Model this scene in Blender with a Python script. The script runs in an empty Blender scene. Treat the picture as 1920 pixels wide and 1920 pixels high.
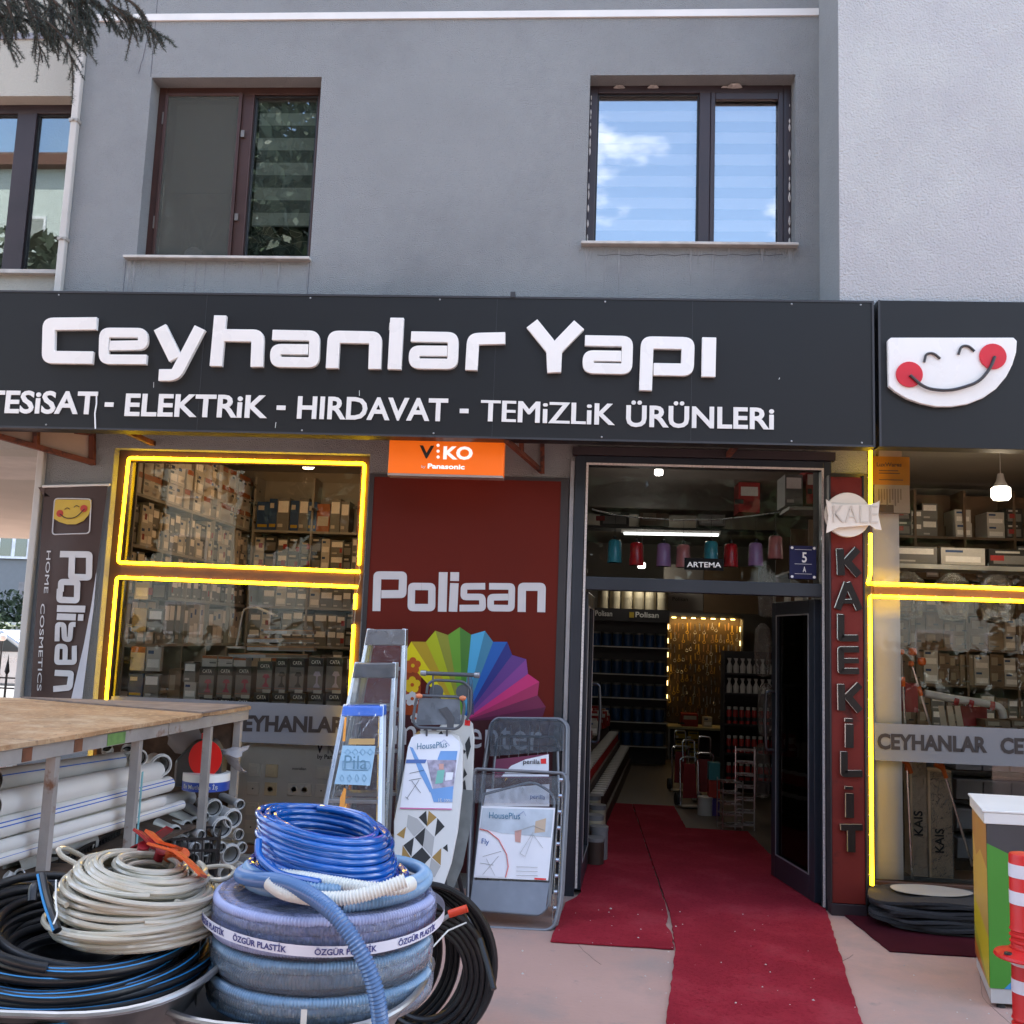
import bpy, bmesh, math, random
from mathutils import Vector, Matrix
random.seed(11)
sc = bpy.context.scene
COL = sc.collection
R_ = math.radians
# ---------------- camera ----------------
F = 1850.0
PITCH, YAW, ROLL = 0.127041, 0.072002, -0.036926
MR = (Matrix.Rotation(YAW, 3, 'Z') @ Matrix.Rotation(PITCH, 3, 'X') @ Matrix.Rotation(ROLL, 3, 'Y'))
CAM = Vector((0, -6.334, 1.55))
cd = bpy.data.cameras.new('camera'); cam = bpy.data.objects.new('camera', cd); COL.objects.link(cam)
cd.sensor_width = 36; cd.sensor_fit = 'HORIZONTAL'; cd.lens = F/1920*36; cd.clip_end = 600; cd.clip_start = .05
cm = (MR @ Matrix.Rotation(math.pi/2, 3, 'X')).to_4x4(); cm.translation = CAM
cam.matrix_world = cm; sc.camera = cam
# ---------------- world, sun, exposure ----------------
SEEDX = 1.1
OZ = 1.2
SUN_EL, SUN_AZ = R_(63), R_(-18)      # azimuth from +Y (behind the building) towards +X
w = bpy.data.worlds.new('World'); sc.world = w; w.use_nodes = True
nt = w.node_tree; nd = nt.nodes; bg = nd['Background']
sky = nd.new('ShaderNodeTexSky'); sky.sky_type = 'NISHITA'; sky.sun_disc = False
sky.sun_elevation = SUN_EL; sky.sun_rotation = SUN_AZ; sky.dust_density = 1.5; sky.ozone_density = OZ
tc = nd.new('ShaderNodeTexCoord'); mp = nd.new('ShaderNodeMapping'); mp.inputs['Scale'].default_value = (1, 1, 2.2)
mp.inputs['Location'].default_value = (SEEDX, .7, .35)
nz = nd.new('ShaderNodeTexNoise'); nz.inputs['Scale'].default_value = 2.6; nz.inputs['Detail'].default_value = 9; nz.inputs['Roughness'].default_value = .56
cr = nd.new('ShaderNodeValToRGB'); cr.color_ramp.elements[0].position = .53; cr.color_ramp.elements[1].position = .66
mx = nd.new('ShaderNodeMix'); mx.data_type = 'RGBA'
nt.links.new(tc.outputs['Generated'], mp.inputs['Vector']); nt.links.new(mp.outputs[0], nz.inputs['Vector'])
nt.links.new(nz.outputs['Fac'], cr.inputs[0]); nt.links.new(cr.outputs[0], mx.inputs['Factor'])
nt.links.new(sky.outputs[0], mx.inputs['A']); mx.inputs['B'].default_value = (9.5, 9.2, 9.0, 1)
nt.links.new(mx.outputs['Result'], bg.inputs['Color']); bg.inputs['Strength'].default_value = .15
sl = bpy.data.lights.new('sun', 'SUN'); sl.energy = 3.6; sl.angle = R_(.5); sl.color = (1, .95, .87)
so = bpy.data.objects.new('sun', sl); COL.objects.link(so); so.location = (0, 30, 40)
sd = Vector((math.sin(SUN_AZ)*math.cos(SUN_EL), math.cos(SUN_AZ)*math.cos(SUN_EL), math.sin(SUN_EL)))
so.rotation_euler = (-sd).to_track_quat('-Z', 'Y').to_euler()
sc.view_settings.view_transform = 'Standard'; sc.view_settings.look = 'None'
sc.view_settings.exposure = 1.98; sc.view_settings.gamma = 1
sc.cycles.max_bounces = 7; sc.cycles.transparent_max_bounces = 24; sc.cycles.diffuse_bounces = 3; sc.cycles.glossy_bounces = 3
sc.cycles.caustics_reflective = False; sc.cycles.caustics_refractive = False; sc.cycles.sample_clamp_indirect = 4

# ---------------- helpers ----------------
def ray(px, py): return MR @ Vector(((px-960)/F, 1, -(py-960)/F))
def P(px, py, Y=0.0):
    d = ray(px, py); return CAM + d*((Y-CAM.y)/d.y)
def G(px, py, Z=0.0):
    d = ray(px, py); return CAM + d*((Z-CAM.z)/d.z)
def wl(o):
    v = Vector((0, 0, 0))
    while o: v = v + o.location; o = o.parent
    return v
def tag(o, label=None, cat=None, group=None, kind=None):
    if label: o['label'] = label
    if cat: o['category'] = cat
    if group: o['group'] = group
    if kind: o['kind'] = kind
    return o
def thing(name, label, cat, loc=(0, 0, 0), group=None, rz=0):
    o = bpy.data.objects.new(name, None); COL.objects.link(o); o.location = loc; o.empty_display_size = .1
    tag(o, label, cat, group); o['_rz'] = rz
    return o
def settle(o):
    """turn a thing about its base once its parts are built"""
    if '_rz' in o: o.rotation_euler.z = o['_rz']
def dup(o, loc=None, label=None, group=None, parent=None):
    c = o.copy(); COL.objects.link(c)
    if parent: c.parent = parent
    if loc is not None: c.location = loc
    if label: c['label'] = label
    if group: c['group'] = group
    for ch in list(o.children): dup(ch, parent=c)
    return c
_m = {}
def mat(name, col, rough=.55, metal=0, var=.12, vs=4.0, bump=0, bs=60, emit=0, ecol=None, coat=0, alpha=1, spec=.5, aniso=None, sss=0):
    if name in _m: return _m[name]
    m = bpy.data.materials.new(name); m.use_nodes = True; n = m.node_tree.nodes; l = m.node_tree.links
    b = n['Principled BSDF']; b.inputs['Roughness'].default_value = rough; b.inputs['Metallic'].default_value = metal
    b.inputs['Coat Weight'].default_value = coat; b.inputs['Specular IOR Level'].default_value = spec
    c4 = (*col, 1)
    t = n.new('ShaderNodeTexCoord')
    mp = n.new('ShaderNodeMapping'); l.new(t.outputs['Object'], mp.inputs[0])
    if aniso: mp.inputs['Scale'].default_value = aniso
    if var:
        z = n.new('ShaderNodeTexNoise'); z.inputs['Scale'].default_value = vs; z.inputs['Detail'].default_value = 5; l.new(mp.outputs[0], z.inputs['Vector'])
        r = n.new('ShaderNodeMapRange'); r.inputs['From Min'].default_value = .3; r.inputs['From Max'].default_value = .7
        r.inputs['To Min'].default_value = 1-var; r.inputs['To Max'].default_value = 1+var; l.new(z.outputs['Fac'], r.inputs['Value'])
        x = n.new('ShaderNodeMix'); x.data_type = 'RGBA'; x.blend_type = 'MULTIPLY'; x.inputs['Factor'].default_value = 1
        x.inputs['A'].default_value = c4; l.new(r.outputs[0], x.inputs['B']); l.new(x.outputs['Result'], b.inputs['Base Color'])
        r2 = n.new('ShaderNodeMapRange'); r2.inputs['To Min'].default_value = max(0, rough-.12); r2.inputs['To Max'].default_value = min(1, rough+.12)
        l.new(z.outputs['Fac'], r2.inputs['Value']); l.new(r2.outputs[0], b.inputs['Roughness'])
    else: b.inputs['Base Color'].default_value = c4
    if bump:
        z2 = n.new('ShaderNodeTexNoise'); z2.inputs['Scale'].default_value = bs; z2.inputs['Detail'].default_value = 4; l.new(mp.outputs[0], z2.inputs['Vector'])
        bp = n.new('ShaderNodeBump'); bp.inputs['Strength'].default_value = bump; bp.inputs['Distance'].default_value = .01
        l.new(z2.outputs['Fac'], bp.inputs['Height']); l.new(bp.outputs[0], b.inputs['Normal'])
    if emit:
        b.inputs['Emission Color'].default_value = (*(ecol or col), 1); b.inputs['Emission Strength'].default_value = emit
    b.inputs['Alpha'].default_value = alpha
    _m[name] = m; return m
def glass(name, tint=(.9, .93, .92), refl=1.0, ior=1.5, rough=.0, haze=0, hcol=(.8, .8, .8), bump=0, bs=20, base=0.0):
    if name in _m: return _m[name]
    m = bpy.data.materials.new(name); m.use_nodes = True; n = m.node_tree.nodes; l = m.node_tree.links
    n.remove(n['Principled BSDF']); out = n['Material Output']
    tr = n.new('ShaderNodeBsdfTransparent'); tr.inputs[0].default_value = (*tint, 1)
    gl = n.new('ShaderNodeBsdfGlossy'); gl.inputs['Roughness'].default_value = rough; gl.inputs['Color'].default_value = (refl, refl, refl, 1)
    fr = n.new('ShaderNodeFresnel'); fr.inputs['IOR'].default_value = ior
    mx = n.new('ShaderNodeMixShader')
    ad = n.new('ShaderNodeMath'); ad.operation = 'ADD'; ad.use_clamp = True; ad.inputs[1].default_value = base
    l.new(fr.outputs[0], ad.inputs[0]); l.new(ad.outputs[0], mx.inputs[0]); l.new(tr.outputs[0], mx.inputs[1]); l.new(gl.outputs[0], mx.inputs[2])
    last = mx
    if bump:
        t = n.new('ShaderNodeTexCoord'); z = n.new('ShaderNodeTexNoise'); z.inputs['Scale'].default_value = bs; z.inputs['Detail'].default_value = 3; z.inputs['Distortion'].default_value = 1.5
        l.new(t.outputs['Object'], z.inputs['Vector']); bp = n.new('ShaderNodeBump'); bp.inputs['Strength'].default_value = bump; bp.inputs['Distance'].default_value = .02
        l.new(z.outputs['Fac'], bp.inputs['Height']); l.new(bp.outputs[0], gl.inputs['Normal']); l.new(bp.outputs[0], fr.inputs['Normal'])
    if haze:
        df = n.new('ShaderNodeBsdfDiffuse'); df.inputs[0].default_value = (*hcol, 1)
        m2 = n.new('ShaderNodeMixShader'); m2.inputs[0].default_value = haze
        l.new(mx.outputs[0], m2.inputs[1]); l.new(df.outputs[0], m2.inputs[2]); last = m2
    l.new(last.outputs[0], out.inputs['Surface'])
    _m[name] = m; return m

class MB:
    def __init__(s): s.v = []; s.f = []; s.mi = []; s.cur = 0
    def add(s, vs, fs):
        b = len(s.v); s.v += [Vector(p) for p in vs]; s.f += [tuple(b+i for i in f) for f in fs]; s.mi += [s.cur]*len(fs); return s
    def box(s, x0, x1, y0, y1, z0, z1):
        if x0 > x1: x0, x1 = x1, x0
        if y0 > y1: y0, y1 = y1, y0
        if z0 > z1: z0, z1 = z1, z0
        return s.add([(x0,y0,z0),(x1,y0,z0),(x1,y1,z0),(x0,y1,z0),(x0,y0,z1),(x1,y0,z1),(x1,y1,z1),(x0,y1,z1)],
              [(0,3,2,1),(4,5,6,7),(0,1,5,4),(1,2,6,5),(2,3,7,6),(3,0,4,7)])
    def hexa(s, a, b):
        """two quads (4 points each, matching order) joined"""
        return s.add(list(a)+list(b), [(3,2,1,0),(4,5,6,7),(0,1,5,4),(1,2,6,5),(2,3,7,6),(3,0,4,7)])
    def bar(s, p, q, w_, h_, up=(0, 0, 1)):
        p, q = Vector(p), Vector(q); d = (q-p).normalized(); up = Vector(up)
        if abs(d.dot(up)) > .99: up = Vector((0, 1, 0))
        x = d.cross(up).normalized()*(w_/2); z = x.cross(d).normalized()*(h_/2)
        return s.hexa([p-x-z, p+x-z, p+x+z, p-x+z], [q-x-z, q+x-z, q+x+z, q-x+z])
    def tube(s, pts, r, n=8, closed=False, cap=True, up=None):
        pts = [Vector(p) for p in pts]; N = len(pts); rr = r if isinstance(r, (list, tuple)) else [r]*N
        vs = []; nrm = None
        for i in range(N):
            a = pts[i-1] if (i > 0 or closed) else pts[0]; b = pts[(i+1) % N] if (i < N-1 or closed) else pts[-1]
            t = (b-a).normalized()
            if nrm is None:
                u = Vector(up) if up else (Vector((0, 0, 1)) if abs(t.z) < .9 else Vector((1, 0, 0)))
                nrm = (u - t*u.dot(t)).normalized()
            else: nrm = (nrm - t*nrm.dot(t)).normalized()
            bn = t.cross(nrm)
            for k in range(n):
                an = 2*math.pi*k/n; vs.append(pts[i] + (nrm*math.cos(an)+bn*math.sin(an))*rr[i])
        fs = []
        for i in range(N if closed else N-1):
            j = (i+1) % N
            for k in range(n):
                k2 = (k+1) % n; fs.append((i*n+k, i*n+k2, j*n+k2, j*n+k))
        if cap and not closed: fs.append(tuple(range(n))[::-1]); fs.append(tuple((N-1)*n+k for k in range(n)))
        return s.add(vs, fs)
    def lathe(s, prof, c=(0, 0, 0), n=20, axis='Z'):
        c = Vector(c); vs = []
        for r, h in prof:
            for k in range(n):
                a = 2*math.pi*k/n; x, y = r*math.cos(a), r*math.sin(a)
                vs.append(c + (Vector((x, y, h)) if axis == 'Z' else Vector((x, -h, y)) if axis == 'Y' else Vector((h, x, y))))
        fs = []
        for i in range(len(prof)-1):
            for k in range(n):
                k2 = (k+1) % n; fs.append((i*n+k, i*n+k2, (i+1)*n+k2, (i+1)*n+k))
        if prof[0][0] > 1e-5: fs.append(tuple(range(n))[::-1])
        if prof[-1][0] > 1e-5: fs.append(tuple((len(prof)-1)*n+k for k in range(n)))
        return s.add(vs, fs)
    def prism(s, poly, vec):
        """planar polygon of 3-D points, extruded by vec"""
        n = len(poly); vec = Vector(vec); a = [Vector(p) for p in poly]; b = [p+vec for p in a]
        return s.add(a+b, [tuple(range(n)), tuple(range(2*n-1, n-1, -1))] + [(i, n+i, n+(i+1) % n, (i+1) % n) for i in range(n)])
    def quad(s, a, b, c, d): return s.add([a, b, c, d], [(0, 1, 2, 3)])
    def build(s, name, m, parent=None, smooth=False, bevel=0, ang=40):
        me = bpy.data.meshes.new(name)
        off = wl(parent) if parent else None
        if off is None:
            xs = [p.x for p in s.v]; ys = [p.y for p in s.v]; zs = [p.z for p in s.v]
            off = Vector(((min(xs)+max(xs))/2, (min(ys)+max(ys))/2, min(zs)))
        me.from_pydata([p-off for p in s.v], [], s.f)
        bm = bmesh.new(); bm.from_mesh(me); bmesh.ops.dissolve_degenerate(bm, edges=bm.edges, dist=1e-6) if name in ('letter', 'letter_return') else None; bmesh.ops.recalc_face_normals(bm, faces=bm.faces); bm.to_mesh(me); bm.free()
        for mm in (m if isinstance(m, (list, tuple)) else [m]): me.materials.append(mm)
        me.polygons.foreach_set('material_index', s.mi)
        if smooth:
            me.shade_smooth(); me.set_sharp_from_angle(angle=R_(ang))
        o = bpy.data.objects.new(name, me); COL.objects.link(o)
        if parent: o.parent = parent
        else: o.location = off
        if bevel:
            b = o.modifiers.new('bevel', 'BEVEL'); b.width = bevel; b.segments = 2; b.limit_method = 'ANGLE'; b.angle_limit = R_(35)
        return o
def bx(name, m, b, parent=None, bevel=0): return MB().box(*b).build(name, m, parent, bevel=bevel)
def fillet(pts, r, n=5):
    out = [Vector(pts[0])]
    for i in range(1, len(pts)-1):
        a, b, c = Vector(pts[i-1]), Vector(pts[i]), Vector(pts[i+1])
        u = (a-b); v = (c-b); rr = min(r, u.length*.49, v.length*.49); p = b+u.normalized()*rr; q = b+v.normalized()*rr
        for k in range(n+1):
            t = k/n; out.append(p*(1-t)**2 + b*2*t*(1-t) + q*t*t)
    out.append(Vector(pts[-1])); return out
def ribbon(mb, pts, width, normal, depth):
    """thick flat stroke: pts 3-D in a plane with unit normal, extruded towards +normal"""
    pts = [Vector(p) for p in pts]; nn = Vector(normal); L = []; Rr = []
    for i, p in enumerate(pts):
        a = (p-pts[i-1]).normalized() if i else None; b = (pts[i+1]-p).normalized() if i < len(pts)-1 else None
        t = (a+b).normalized() if a and b else (a or b)
        sd = nn.cross(t); k = 1/max(.35, (t.dot(a) if a else 1)); L.append(p+sd*width/2*k); Rr.append(p-sd*width/2*k)
    n = len(pts); vs = L+Rr+[p+nn*depth for p in L]+[p+nn*depth for p in Rr]; fs = []
    for i in range(n-1):
        fs += [(i, i+1, n+i+1, n+i), (2*n+i, 3*n+i, 3*n+i+1, 2*n+i+1), (i, 2*n+i, 2*n+i+1, i+1), (n+i, n+i+1, 3*n+i+1, 3*n+i)]
    fs += [(0, n, 3*n, 2*n), (n-1, 3*n-1, 4*n-1, 2*n-1)]
    return mb.add(vs, fs)
def ribbon2(mb, pts, width, normal, depth, ro):
    """thick flat stroke with square inner corners and rounded outer corners"""
    pts = [Vector(p) for p in pts]; nn = Vector(normal); L = []; Rr = []; h = width/2; n0 = len(pts)
    for i, p in enumerate(pts):
        if i == 0 or i == n0-1:
            t = ((pts[1]-p) if i == 0 else (p-pts[i-1])).normalized(); sd = nn.cross(t); L.append(p+sd*h); Rr.append(p-sd*h); continue
        a = (p-pts[i-1]).normalized(); b = (pts[i+1]-p).normalized(); bis = (nn.cross(a)+nn.cross(b)); bis.normalize(); k = h/max(.3, bis.dot(nn.cross(a)))
        left = p+bis*k; right = p-bis*k; turn = nn.cross(a).dot(b)     # > 0: turning to the left side
        outer = right if turn > 0 else left; inner = left if turn > 0 else right
        q = min(ro, (p-pts[i-1]).length*.48+h*.9, (pts[i+1]-p).length*.48+h*.9); m_ = 7
        for j in range(m_+1):
            t = j/m_; o_ = (outer-a*q)*(1-t)**2+outer*2*t*(1-t)+(outer+b*q)*t*t
            if turn > 0: L.append(inner); Rr.append(o_)
            else: L.append(o_); Rr.append(inner)
    n = len(L); vs = L+Rr+[p+nn*depth for p in L]+[p+nn*depth for p in Rr]; fs = []
    for i in range(n-1):
        fs += [(i, i+1, n+i+1, n+i), (2*n+i, 3*n+i, 3*n+i+1, 2*n+i+1), (i, 2*n+i, 2*n+i+1, i+1), (n+i, n+i+1, 3*n+i+1, 3*n+i)]
    fs += [(0, n, 3*n, 2*n), (n-1, 3*n-1, 4*n-1, 2*n-1)]
    return mb.add(vs, fs)
def text(body, p0, p1, cap, m, parent=None, name='lettering', up=(0, 0, 1), n=(0, -1, 0), ext=.001, bold=.0, lift=.002, label=None, bend=None, fat=0):
    """lettering whose baseline runs p0 -> p1 with the given cap height"""
    cu = bpy.data.curves.new(name, 'FONT'); cu.body = body; cu.size = 1; cu.offset = bold; cu.resolution_u = 3
    to = bpy.data.objects.new(name, cu); COL.objects.link(to); me = bpy.data.meshes.new_from_object(to)
    bpy.data.objects.remove(to); bpy.data.curves.remove(cu)
    xs = [v.co.x for v in me.vertices]; x0, x1 = min(xs), max(xs); p0, p1 = Vector(p0), Vector(p1)
    ux = (p1-p0)/(x1-x0); uy = Vector(up).normalized()*(cap/.728); nv = Vector(n).normalized()
    bm = bmesh.new(); bm.from_mesh(me); 
    if ext:
        r = bmesh.ops.extrude_face_region(bm, geom=list(bm.faces)); ev = [g for g in r['geom'] if isinstance(g, bmesh.types.BMVert)]
        for v in ev: v.co.z = 1.0
    off = wl(parent) if parent else p0
    if fat:
        base = list(bm.verts)+list(bm.edges)+list(bm.faces)
        for k_, dx in enumerate((-fat, fat)):
            r = bmesh.ops.duplicate(bm, geom=base)
            for g in r['geom']:
                if isinstance(g, bmesh.types.BMVert): g.co.x += dx; g.co.z += (.06+.06*k_) if g.co.z > .5 else 0
    for v in bm.verts:
        if bend: v.co = bend((v.co.x-x0)/(x1-x0), v.co.y*cap/.728, v.co.z) - off
        else: v.co = p0 + ux*(v.co.x-x0) + uy*v.co.y + nv*(lift+ext*v.co.z) - off
    bmesh.ops.recalc_face_normals(bm, faces=bm.faces); bm.to_mesh(me); bm.free(); me.shade_flat(); me.materials.clear(); me.materials.append(m)
    o = bpy.data.objects.new(name, me); COL.objects.link(o)
    if parent: o.parent = parent
    else: o.location = p0
    if label: o['label'] = label
    return o
def circle(c, r, n=24, a0=0, a1=360, u=(1, 0, 0), v=(0, 0, 1), ry=None):
    c = Vector(c); u = Vector(u); v = Vector(v); ry = ry or r
    full = abs(a1-a0) >= 360; k = n if full else n+1
    return [c + u*r*math.cos(R_(a0+(a1-a0)*i/n)) + v*ry*math.sin(R_(a0+(a1-a0)*i/n)) for i in range(k)]
def lerp(a, b, t): return a+(b-a)*t
def coil(cx, cy, z0, R, r, turns, h, rnd=.01, layers=1, seg=44, dr=None, tilt=(0, 0), ell=1.0, jit=.0, seed=0):
    """path of a hose wound round and round: turns per layer climbing h, then the next layer outside"""
    rg = random.Random(seed); pts = []; n = int(turns*layers*seg); dr = dr or 2*r
    ph = [rg.uniform(0, 6.28) for _ in range(4)]; off = [(rg.uniform(-1, 1)*rnd, rg.uniform(-1, 1)*rnd, rg.uniform(-1, 1)*rnd) for _ in range(int(turns*layers)+3)]
    for i in range(n+1):
        t = i/seg; lay = min(layers-1, int(t/turns)); tt = t-lay*turns; k = tt/turns
        if lay % 2: k = 1-k
        a = 2*math.pi*t+ph[3]; q = int(t); fr = t-q; fr = fr*fr*(3-2*fr); o0, o1 = off[q], off[q+1]
        ox, oy, oz = (lerp(o0[j], o1[j], fr) for j in range(3))
        RR = R-lay*dr + .4*rnd*math.sin(2*a+ph[0]+q*.9) + ox
        x = RR*math.cos(a)+oy; y = RR*math.sin(a)*ell+oy*.5; z = z0+h*k+oz+jit*math.sin(a*1.0+ph[1]+q*.7)
        z += tilt[0]*x+tilt[1]*y
        pts.append(Vector((cx+x, cy+y, z)))
    return pts
# ---------------- materials ----------------
stucco = mat('stucco_grey', (.335, .358, .362), .92, var=.08, vs=1.1, bump=1, bs=130, spec=.2)
stucco_l = mat('stucco_pale', (.52, .535, .545), .92, var=.06, vs=1.3, bump=1, bs=80, spec=.2)
stucco_b = mat('stucco_beige', (.43, .43, .38), .92, var=.06, vs=1.5, bump=.6, bs=75, spec=.2)
stucco_dk = mat('reveal_paint', (.10, .105, .13), .85, var=.1, bump=.3, bs=90)
whitep = mat('white_paint', (.76, .76, .73), .5, var=.05)
signm = mat('sign_banner_vinyl', (.007, .0075, .008), .5, var=.12, vs=1.2, bump=.12, bs=3.5, spec=.42)
signm2 = mat('sign_edge', (.035, .037, .042), .5, var=.1)
letterm = mat('acrylic_white', (.87, .87, .83), .28, var=.02, coat=.3)
inkw = mat('print_white', (.82, .82, .78), .5, var=.03)
brownf = mat('window_profile_brown', (.085, .040, .024), .38, var=.2, vs=3)
darkf = mat('window_profile_dark', (.035, .024, .028), .4, var=.2, vs=3)
bluef = mat('door_profile_anthracite', (.020, .026, .036), .35, var=.12, vs=2)
sillm = mat('sill_stone', (.52, .50, .46), .6, var=.15, vs=12)
pane_sky = glass('window_pane_mirror', (.95, .97, .97), 1.0, 1.5, base=.24)
pane_dk = glass('window_pane_dark', (.84, .90, .88), .9, 1.5, base=.10)
pane_shop = glass('shop_pane', (.99, .97, .93), .5, 1.5, base=.0)
pane_door = glass('door_pane', (.86, .86, .86), .4, 1.5)
alu_s = mat('screw_zinc', (.4, .4, .4), .4, metal=.7)
rust = mat('rusty_steel', (.16, .045, .022), .75, var=.35, vs=9, bump=.3, bs=60)
blackm = mat('black_plastic', (.012, .012, .013), .45, var=.15)
plateb = mat('plate_black', (.006, .006, .006), .6, var=.05, spec=.08)
ledm = mat('led_yellow', (.9, .6, .05), .4, var=0, emit=1, ecol=(3.6, 1.8, .010))
redpan = mat('panel_maroon', (.115, .011, .005), .6, var=.10, vs=1.2, spec=.2)
redpan2 = mat('kale_red', (.165, .019, .013), .6, var=.16, vs=2.2, spec=.25)
orange = mat('sign_orange', (.85, .15, .008), .35, var=.03, emit=.12)
concrete = mat('pavement_pink', (.45, .285, .235), .85, var=.10, vs=.9, bump=.35, bs=45)
carpet = mat('carpet_red', (.34, .024, .040), .97, var=.22, vs=2.2, bump=.7, bs=420, spec=.1)
carpet_d = mat('carpet_wine', (.075, .010, .018), .97, var=.2, vs=4, bump=1, bs=420, spec=.1)
woodfl = mat('laminate_floor', (.13, .10, .075), .45, var=.25, vs=2, aniso=(6, .8, 1))
intw = mat('interior_white', (.30, .27, .23), .7, var=.05)
intd = mat('interior_dark', (.10, .09, .085), .8, var=.1)

# concrete: stains and cracks with shapes of their own
def dirty(m, col2, scale, lo, hi):
    n = m.node_tree.nodes; l = m.node_tree.links; b = n['Principled BSDF']; src = b.inputs['Base Color'].links[0].from_socket
    t = n.new('ShaderNodeTexCoord'); z = n.new('ShaderNodeTexNoise'); z.inputs['Scale'].default_value = scale; z.inputs['Detail'].default_value = 8; z.inputs['Roughness'].default_value = .65
    r = n.new('ShaderNodeMapRange'); r.inputs['From Min'].default_value = lo; r.inputs['From Max'].default_value = hi; x = n.new('ShaderNodeMix'); x.data_type = 'RGBA'
    l.new(t.outputs['Object'], z.inputs['Vector']); l.new(z.outputs['Fac'], r.inputs['Value']); l.new(r.outputs[0], x.inputs['Factor']); l.new(src, x.inputs['A'])
    x.inputs['B'].default_value = (*col2, 1); l.new(x.outputs['Result'], b.inputs['Base Color'])
dirty(concrete, (.34, .255, .225), 1.3, .47, .64); dirty(concrete, (.15, .11, .10), 60, .66, .74)
dirty(concrete, (.28, .22, .20), 7, .64, .74)
dirty(rust, (.05, .02, .015), 14, .5, .6)
dirty(carpet, (.25, .015, .026), 60, .48, .66); dirty(carpet, (.38, .055, .068), 2.2, .50, .80); dirty(carpet, (.46, .26, .24), 120, .72, .76)
dirty(stucco, (.272, .290, .296), .55, .46, .62); dirty(stucco, (.205, .218, .222), 95, .60, .70); dirty(stucco_l, (.60, .63, .61), .5, .50, .66); dirty(stucco_l, (.46, .48, .47), 80, .62, .72)
for m_ in (stucco, stucco_l):
    for q_ in m_.node_tree.nodes:
        if q_.type == 'BUMP': q_.inputs['Distance'].default_value = .018; dirty(redpan2, (.06, .012, .010), 3, .55, .68)

# ---------------- ground ----------------
def sheet(name, poly, z, m, kind='structure', th=0, label=None, cat=None):
    mb = MB()
    if th: mb.prism([(x, y, z) for x, y in poly], (0, 0, th))
    else: mb.add([(x, y, z) for x, y in poly], [tuple(range(len(poly)))])
    o = mb.build(name, m); tag(o, label, cat, kind=kind if not label else None); return o
sheet('ground', [(-150, -150), (150, -150), (150, 200), (-150, 200)], -.02, mat('asphalt', (.15, .145, .14), .9, var=.2, bump=.3, bs=50))
sheet('pavement', [(-24, -14), (22, -14), (22, 0), (-3.66, 0), (-3.66, 9), (-24, 9)], 0, concrete)
sheet('shop_floor', [(-3.66, 0), (9, 0), (9, 9.5), (-3.66, 9.5)], -.004, woodfl)
def carpet_piece(poly, z, m, label, th=.009):
    # subdivided, slightly ragged edge and waves
    rg = random.Random(len(label)); pts = []
    for i in range(len(poly)):
        a = Vector((*poly[i], 0)); b = Vector((*poly[(i+1) % len(poly)], 0)); k = max(2, int((b-a).length/.05))
        for j in range(k):
            p = a.lerp(b, j/k); pts.append((p.x+(rg.uniform(-.004, .004) if j else 0), p.y+(rg.uniform(-.004, .004) if j else 0), z))
    o = MB().prism(pts, (0, 0, th)).build('carpet', m, bevel=.002); tag(o, label, 'carpet'); return o
carpet_piece([(-.104, -1.004), (.525, -1.01), (.54, -.75), (.522, -.56), (.55, -.40), (.556, -.2), (.553, 3.5), (.12, 3.5), (.05, .0), (.03, -.08), (-.04, -.24)], .003, carpet, 'red entrance carpet strip on the left, ending in front of the drying racks')
carpet_piece([(.37, -3.6), (1.13, -3.6), (1.225, -1.87), (1.522, -.04), (1.5, 0), (1.46, 2.36), (.95, 2.38), (.95, 3.5), (.56, 3.5), (.565, -.35), (.535, -1.01), (.40, -2.0)], .003, carpet, 'long red carpet runner coming out of the doorway towards the street')
carpet_piece([(1.60, -.12), (1.656, -.826), (3.9, -.86), (3.9, -.02), (1.80, -.02), (1.80, -.12)], .002, carpet_d, 'dark wine-red carpet under the stack of door mats', .007)

# ---------------- shop building ----------------
bld = thing('shop_building', 'grey rendered apartment block with the hardware shop on its ground floor', 'building', (0, 0, 0))
mb = MB()
XL, XR, T = -3.66, 1.509, .30
# lower storey front
for b in [(XL, -3.15, 0, 3.1), (-3.15, -1.41, 0, .12), (-3.15, -1.41, 2.72, 3.1), (-1.41, -.03, 0, 3.1), (-.03, 1.53, 2.72, 3.1), (1.53, 1.80, 0, 3.1),
          (1.80, 4.6, 0, .15), (1.80, 4.6, 2.95, 3.1), (4.6, 9, 0, 3.1)]:
    mb.box(b[0], b[1], 0, T, b[2], b[3])
# upper front with two window openings
for b in [(XL, -3.12, 3.1, 13), (-3.12, -1.90, 3.1, 4.06), (-3.12, -1.90, 5.385, 13), (-1.90, -.03, 3.1, 13), (-.03, 1.35, 3.1, 4.185), (-.03, 1.35, 5.39, 13), (1.35, XR, 3.1, 13)]:
    mb.box(b[0], b[1], 0, T, b[2], b[3])
mb.build('wall', stucco, bld)
MB().box(XR, 9, -.49, .28, 2.90, 13).build('bay_wall', [stucco_l], bld)
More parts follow.
